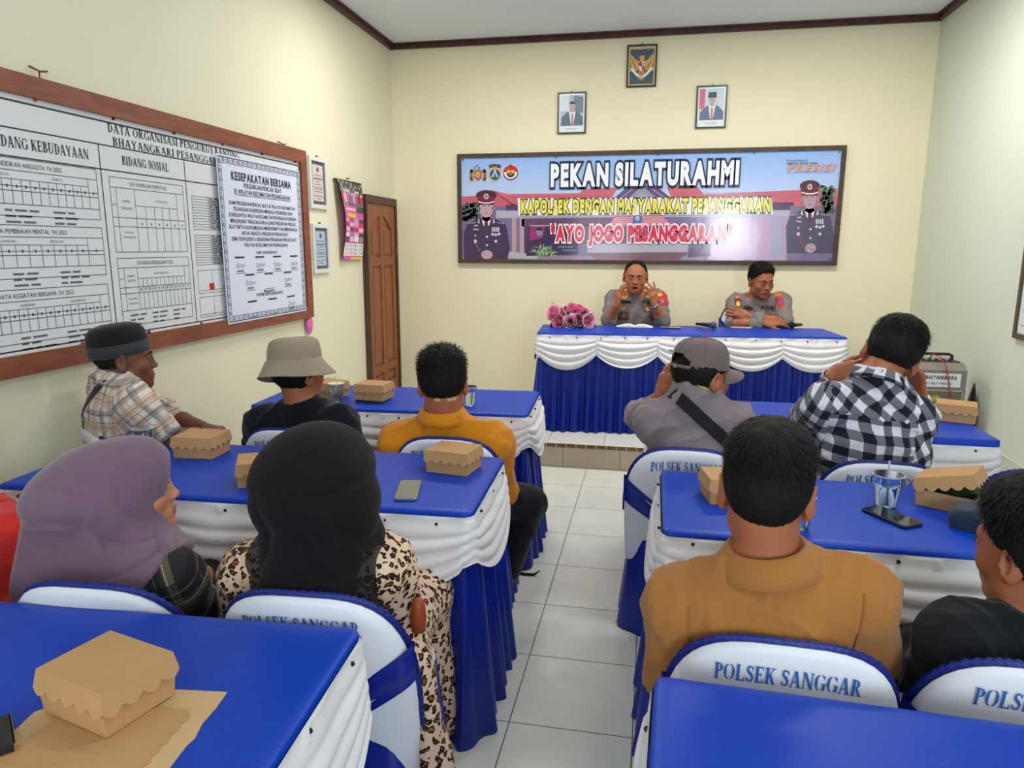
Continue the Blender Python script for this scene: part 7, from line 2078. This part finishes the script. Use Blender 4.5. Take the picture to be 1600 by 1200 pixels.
phone('dark phone under the snack box left of the man in orange', -1.385, 3.34, R_(80), ZT+.0005, m_dkcase)
ZH = .916
q = PZ(1047, 513, ZH); phone('grey phone lying in front of the talking officer', q[0], q[1], R_(85), ZH, m_dkcase, screen=mat('mid_grey_screen', (150, 152, 156), .2))  # this screen is a plain mid grey
q = PZ(1158, 513, ZH); phone('white phone lying in front of the officer with folded arms', q[0], q[1], R_(80), ZH, m_silver, screen=mat('pale_screen', (206, 214, 226), .2))
# navy pouch
root = empty('zipped_pouch', (1.05, 2.10, ZT)); tag(root, 'navy zipped pouch with a small white mark beside the open snack box', 'pouch')
m_navyc = cloth('navy_nylon', (34, 46, 66), .7, 300, .12)
b = MB(); pts, nor, _, _ = rect_path(.085, .055, .030, .01); n = len(pts); V = []
for sc, zz in ((.93, .001), (1.0, .012), (1.03, .028), (1.0, .044), (.90, .056), (.70, .062), (.3, .064)): V += [(p_[0]*sc, p_[1]*sc, zz+.003*sin(p_[0]*70+p_[1]*50)) for p_ in pts]
b.add(V, [(i*n+k, i*n+(k+1) % n, (i+1)*n+(k+1) % n, (i+1)*n+k) for i in range(6) for k in range(n)]+[tuple(range(n-1, -1, -1)), tuple(6*n+k for k in range(n))])
px_ = PZ(1528, 836, ZT)
def place(b_, rz, at): 
    c, s_ = cos(rz), sin(rz); b_.v = [(at[0]+v[0]*c-v[1]*s_, at[1]+v[0]*s_+v[1]*c, ZT+v[2]) for v in b_.v]; return b_
at_ = (px_[0]+.035, px_[1]+.045); rz_ = R_(-32)
root.location = (at_[0], at_[1], ZT)
kid(place(b, rz_, at_), 'body', m_navyc, root, True)
b = MB(); b.tube([(-.086*cos(a), -.056*sin(a)-.0, .038) for a in np.linspace(-.1, pi+.1, 16)], .0022); kid(place(b, rz_, at_), 'zipper', m_pin, root)
b = MB()
for pts in ([(0, 0), (.012, .006), (.022, .016), (.014, .012), (.004, .008)], [(.004, .004), (-.010, .010), (-.004, .004)], [(.008, .004), (.014, -.004), (.016, .004)]):
    b.add([(p_[0]-.01, p_[1]-.012, .0640+.004) for p_ in pts], [tuple(range(len(pts)))])
kid(place(b, rz_, at_), 'logo', mat('white_print', (226, 228, 232), .6), root)

# ------------------------------------------------------------ on the head table
m_pet = mat('rose_pink', (244, 164, 198), .55, vary=(60, .12), sss=.1); m_pet2 = mat('rose_pale', (250, 200, 216), .55); m_pet3 = mat('rose_deep', (238, 124, 166), .55); m_green = mat('leaf_green', (58, 82, 48), .5, vary=(40, .3)); m_dgreen = mat('dark_leaf', (48, 36, 38), .5, vary=(40, .3))
q0 = PZ(893, 512, ZH); root = empty('flower_arrangement', (q0[0], q0[1], ZH)); tag(root, 'arrangement of pink artificial roses at the left end of the head table', 'flowers')
def rose(c, d, r, m):
    b = MB(); d = nrm(d); a = nrm(np.cross(d, (.1, .3, .9))); e = np.cross(d, a); rr = np.random.default_rng(int(abs(c[0]*1e4)) % 999)
    for ring, (n, rad, hgt, open_) in enumerate(((3, .30, .95, .1), (4, .5, .9, .25), (5, .78, .75, .55), (6, 1.0, .5, 1.0))):
        for k in range(n):
            a0 = 2*pi*k/n+ring*.7+rr.uniform(-.15, .15); wd = 2*pi/n*.75; G = np.zeros((7, 6, 3))
            for i in range(7):
                u = i/6*2-1; an = a0+u*wd
                for j in range(6):
                    v = j/5; R1 = r*rad*(.35+.65*v**.7)+(open_*r*.18*max(0, v-.75)*4*.5); zz = r*(-.35+(hgt+.15)*v*(1-.18*u*u))-open_*r*.15*max(0, v-.8)*5*.4
                    G[i, j] = np.array(c)+(a*cos(an)+e*sin(an))*R1*(1-.06*abs(u)*v)+d*zz
            b.grid(G, m[0] if ring < 1 else (m[1] if ring < 3 else m[2]))
    return kid(b, 'rose', None, root, True)
RP = [(866, 490, 13, 0), (873, 502, 11, 1), (892, 503, 13, 2), (880, 491, 11, 1), (893, 484, 12, 0), (905, 500, 10, 1), (912, 491, 11, 0), (919, 501, 11, 0), (886, 496, 8, 3), (904, 485, 10, 1), (897, 493, 8, 3)]
for k, (x, y, r_, t) in enumerate(RP):
    c = P(x, y, q0[1]+(.0 if y > 496 else .05)); d = np.array([(x-893)*.03, -1.0, (503-y)*.05+.15])
    rose(c, d, r_*.0052, [(m_pet3, m_pet, m_pet2), (m_pet3, m_pet3, m_pet), (m_pet3, m_pet2, m_pet2), (m_pet3, m_pet3, m_pet3)][t])
b = MB(); rr = np.random.default_rng(3)
def leafy(b, c, tip, wd, mm):
    c, tip = np.array(c), np.array(tip); d = tip-c; sd = nrm(np.cross(d, (.2, -1, .3)))*wd; G = np.zeros((6, 3, 3))
    for i in range(6):
        t = i/5; wq = sin(pi*min(1, t*1.02+.02))
        for j, s_ in enumerate((-1, 0, 1)): G[i, j] = c+d*t+sd*s_*wq+np.array([0, 0, .012*sin(pi*t)-.006*abs(s_)])
    b.grid(G, mm)
for k in range(40):
    a = rr.uniform(0, 2*pi); c = np.array([q0[0], q0[1]+.03, ZH+.05]); L_ = rr.uniform(.09, .17); tip = c+np.array([cos(a)*L_*1.1, sin(a)*L_*.6, rr.uniform(-.035, .10)]); tip[2] = max(tip[2], ZH+.006); leafy(b, c, tip, rr.uniform(.012, .024), m_green)
for p0, p1 in (((872, 505), (858, 512)), ((915, 490), (931, 511)), ((912, 485), (926, 508))): leafy(b, P(*p0, q0[1]), P(*p1, q0[1]+.02), .03, m_dgreen)
c = P(868, 481, q0[1]); leafy(b, c, P(862, 474, q0[1]), .006, m_pet3); leafy(b, P(862, 476, q0[1]), P(866, 472, q0[1]), .007, m_pet3); leafy(b, P(883, 486, q0[1]), P(883, 477, q0[1]), .012, m_green)
kid(b, 'leaves', None, root, True)
b = MB(); b.lathe([(.07, 0), (.085, .02), (.075, .055), (.03, .06)], None, 24, xf=lambda p_: np.array([q0[0]+p_[0]*1.2, q0[1]+.03+p_[1]*.8, ZH+p_[2]])); kid(b, 'pot', mat('dark_pot', (40, 46, 36), .6), root, True)
# open book
a, c = PZ(963, 512, ZH), PZ(1020, 513, ZH); root = empty('open_notebook', ((a[0]+c[0])/2, a[1]+.06, ZH)); tag(root, 'open white notebook in front of the talking officer', 'book')
m_page = mat('page_white', (236, 236, 238), .7); m_cover = mat('book_cover', (60, 58, 62), .5)
for s_ in (-1, 1):
    G = np.zeros((12, 2, 3)); wd = (c[0]-a[0])/2
    b = MB()
    for lay in (0, 1):
        for i in range(12):
            t = i/11
            for j in (0, 1): G[i, j] = ((a[0]+c[0])/2+s_*wd*t, a[1]+.006+.10*j+.03*t*0, ZH+.004+(.004+.018*sin(pi*min(1, t*1.15))**.7*(1-.4*t))*(1-lay)+.0005)
        b.grid(G.copy(), None, False, (s_ < 0) ^ (lay == 1))
        if lay == 0: top = G.copy()
    b.add([tuple(v) for v in top[:, 0]]+[(v[0], v[1], ZH+.0045) for v in top[:, 0]], [(i, i+1, 13+i, 12+i) if s_ > 0 else (12+i, 13+i, i+1, i) for i in range(11)])
    kid(b, 'page_block', m_page, root, True)
b = MB(); b.box((a[0]-.006, a[1], ZH), (c[0]+.006, a[1]+.115, ZH+.0042)); kid(b, 'cover', m_cover, root)
b = MB(); b.tube([P(988, 508, a[1]+.05), P(1006, 511, a[1]+.05)], .004); 
# microphones
m_mic = mat('mic_black', (34, 34, 38), .4); m_mesh = mat('mic_mesh', (90, 92, 96), .45, metal=.6, bump=(900, 1.0, .002)); m_foam = mat('mic_foam', (28, 32, 30), .95, bump=(500, 1.0, .003)); m_redw = mat('red_cable', (178, 36, 62), .45)
def mic(label, p0, p1, head, n1, foam=False):
    root = empty('microphone', tuple((np.array(p0)+p1)/2)); tag(root, label, 'microphone'); p0, p1 = np.array(p0, float), np.array(p1, float); d = nrm(p1-p0)
    b = MB(); b.tube([p0, p0+d*.02, p1-d*.03, p1], [.010, .012, .016, .019], n=16); kid(b, 'body', m_mic, root, True)
    b = MB(); b.tube([p1, p1+d*.004, p1+d*.012, p1+d*.028, p1+d*.040, p1+d*.048], [.018, .025, .027, .026, .018, .004], n=18); kid(b, 'foam_cover' if foam else 'mesh_head', head, root, True)
a = PZ(1098, 512, ZH); c = PZ(1112, 513.5, ZH); mic('black microphone with a grey mesh head lying between the officers', (a[0]-.05, a[1]+.03, ZH+.026), (c[0]-.005, c[1], ZH+.0275), m_mesh, 0)
a = PZ(1236, 514, ZH); mic('black foam covered microphone lying near the right end of the head table', (a[0]+.10, a[1]+.13, ZH+.022), (a[0]+.015, a[1]+.03, ZH+.0275), m_foam, 0, True)
b = MB(); pts = [PZ(1046, 510, ZH+.003), PZ(1068, 509.5, ZH+.003), PZ(1090, 510, ZH+.003), PZ(1100, 515, ZH+.003), PZ(1106, 519, ZH+.003)]
pts = [np.array(q) for q in pts]; e = PZ(1104, 527, ZH+.003); pts += [np.array((e[0], e[1], ZH+.003)), np.array((e[0]-.002, e[1]-.022, ZH-.02)), np.array((e[0]-.004, e[1]-.035, ZH-.20)), np.array((e[0]-.01, e[1]-.06, ZH-.45)), np.array((e[0]-.01, e[1]-.10, HP+.004)), np.array((e[0]+.3, e[1]-.16, HP+.004))]
b.tube(pts, .003, n=6); tag(b.build('microphone_cable', m_redw, None, True), 'thin red microphone cable running over the front edge of the head table', 'cable')
# ------------------------------------------------------------ amplifier by the right wall
a = P(1424, 566, 4.98); c = P(1513, 573, 4.98); ax0, ax1, az1 = 1.66, min(c[0], XR-.07), .80; ay0, ay1 = 4.98, 5.28
root = empty('portable_amplifier', ((ax0+ax1)/2, (ay0+ay1)/2, HP), 0); tag(root, 'grey portable amplifier with a handle and round gold emblem by the right wall', 'amplifier')
m_amp = mat('amp_vinyl', (128, 122, 112), .6, bump=(300, .3, .001)); m_grille = mat('amp_grille', (112, 104, 94), .8, bump=(500, .6, .002)); m_apl = mat('amp_plate', (222, 226, 228), .35); m_ablk = mat('amp_black', (34, 34, 36), .45)
b = MB(); b.box((ax0, ay0, HP+.02), (ax1, ay1, az1-.04)); b.add([(ax0, ay0, az1-.04), (ax1, ay0, az1-.04), (ax1, ay0+.07, az1), (ax0, ay0+.07, az1), (ax0, ay1, az1-.04), (ax1, ay1, az1-.04), (ax0, ay1, az1), (ax1, ay1, az1)], [(0, 1, 2, 3), (3, 2, 7, 6), (6, 7, 5, 4), (0, 3, 6, 4), (1, 5, 7, 2)]); kid(b, 'cabinet', m_amp, root)
b = MB(); b.box((ax0+.02, ay0-.006, HP+.05), (ax1-.02, ay0+.002, az1-.175)); kid(b, 'grille', m_grille, root)
b = MB()
for lo, hi in (((ax0+.014, HP+.044), (ax1-.014, HP+.052)), ((ax0+.014, az1-.177), (ax1-.014, az1-.169)), ((ax0+.014, HP+.05), (ax0+.022, az1-.17)), ((ax1-.022, HP+.05), (ax1-.014, az1-.17))): b.box((lo[0], ay0-.010, lo[1]), (hi[0], ay0, hi[1]))
kid(b, 'grille_trim', mat('amp_trim', (168, 160, 148), .4), root)
b = MB(); b.box((ax0+.04, ay0-.004, az1-.150), (ax1-.035, ay0+.002, az1-.062)); kid(b, 'name_plate', m_apl, root)
f = Flat((0, ay0-.0045, 0), (1, 0, 0), (0, 0, 1), (0, -1, 0), .0006); f.text('VS BHAYANGKARA', (ax0+ax1)/2, az1-.100, .024, m_line, 1, (ax1-ax0)*.66, .03); f.text('PORTABLE WIRELESS', (ax0+ax1)/2, az1-.135, .016, m_line, 1, (ax1-ax0)*.52); kid(f.mb, 'lettering', None, root)
f = Flat(((ax0+ax1)/2, ay0-.0065, az1-.225), (1, 0, 0), (0, 0, 1), (0, -1, 0), .0006); f.ell(0, 0, .026, .021, pm((206, 178, 84)), 1); f.ell(0, 0, .020, .016, pm((120, 96, 40)), 2); f.ell(-.007, 0, .006, .009, pm((226, 206, 120)), 3); f.ell(.007, 0, .006, .009, pm((226, 206, 120)), 3); kid(f.mb, 'emblem', None, root)
b = MB(); b.box((ax0+.02, ay0+.075, az1), (ax1-.02, ay0+.16, az1+.006)); kid(b, 'control_panel', m_ablk, root)
for k in range(6):
    b = MB(); x = ax0+.07+k*(ax1-ax0-.14)/5; b.tube([(x, ay0+.11, az1+.005), (x, ay0+.11, az1+.020)], [.010, .008], n=12); kid(b, 'knob', m_ablk, root)
b = MB(); b.tube([(ax0+.03, ay0+.19, az1-.01), (ax0+.03, ay0+.19, az1+.030), (ax0+.05, ay0+.19, az1+.040), (ax1-.05, ay0+.19, az1+.040), (ax1-.03, ay0+.19, az1+.030), (ax1-.03, ay0+.19, az1-.01)], .010, n=10); kid(b, 'handle', m_ablk, root, True)
for sx in (ax0+.05, ax1-.05):
    for sy in (ay0+.05, ay1-.05):
        b = MB(); b.tube([(sx, sy, HP), (sx, sy, HP+.022)], .016, n=12); kid(b, 'rubber_foot', m_ablk, root)
mx_ = (ax0+ax1)/2
b = MB(); b.tube([(mx_-.02, ay0+.11, az1+.02), (mx_-.015, ay0+.08, az1+.05), (mx_+.01, ay0+.02, az1+.045), (mx_+.04, ay0-.02, az1-.02), (mx_+.07, ay0-.022, az1-.15), (mx_+.10, ay0-.02, az1-.28), (mx_+.125, ay0-.03, HP+.2), (mx_+.13, ay0-.04, HP+.004)], .004, n=6); tag(b.build('amplifier_cable', m_redw, None, True), 'red cable hanging down the front of the amplifier', 'cable')
b = MB(); G = np.zeros((12, 8, 3))
b.lathe([(.02, 0), (.055, .03), (.06, .14), (.045, .28), (.02, .36), (.008, .40)], None, 16, xf=lambda p_: np.array([XR-.034+p_[0]*.45, 5.16+p_[1]*1.1, HP+.08+p_[2]])); tag(b.build('hanging_bag', m_ablk, None, True), 'black bag hanging between the amplifier and the right wall', 'bag')
# ------------------------------------------------------------ odds and ends
q = PZ(828, 899, 0); b = MB(); b.tube([(q[0]-.09, q[1]+.02, .006), (q[0]-.03, q[1]-.005, .006), (q[0]+.02, q[1]-.004, .008), (q[0]+.045, q[1]+.012, .022)], [.006, .007, .006, .003], n=6); tag(b.build('loose_strap', m_cuff, None, True), 'black strap lying on the floor tiles beside the aisle', 'strap')
q = P(653, 943, 1.50); b = MB(); b.lathe([(.004, -.045), (.017, -.040), (.020, -.010), (.017, .028), (.012, .040), (.003, .043)], None, 14, xf=lambda p_: np.array([q[0]+p_[0], q[1]+p_[1], q[2]-.03+p_[2]])); tag(b.build('leather_pouch', mat('rust_leather', (150, 62, 30), .5), None, True), 'rust brown leather pouch at the right side of the leopard dress', 'pouch')
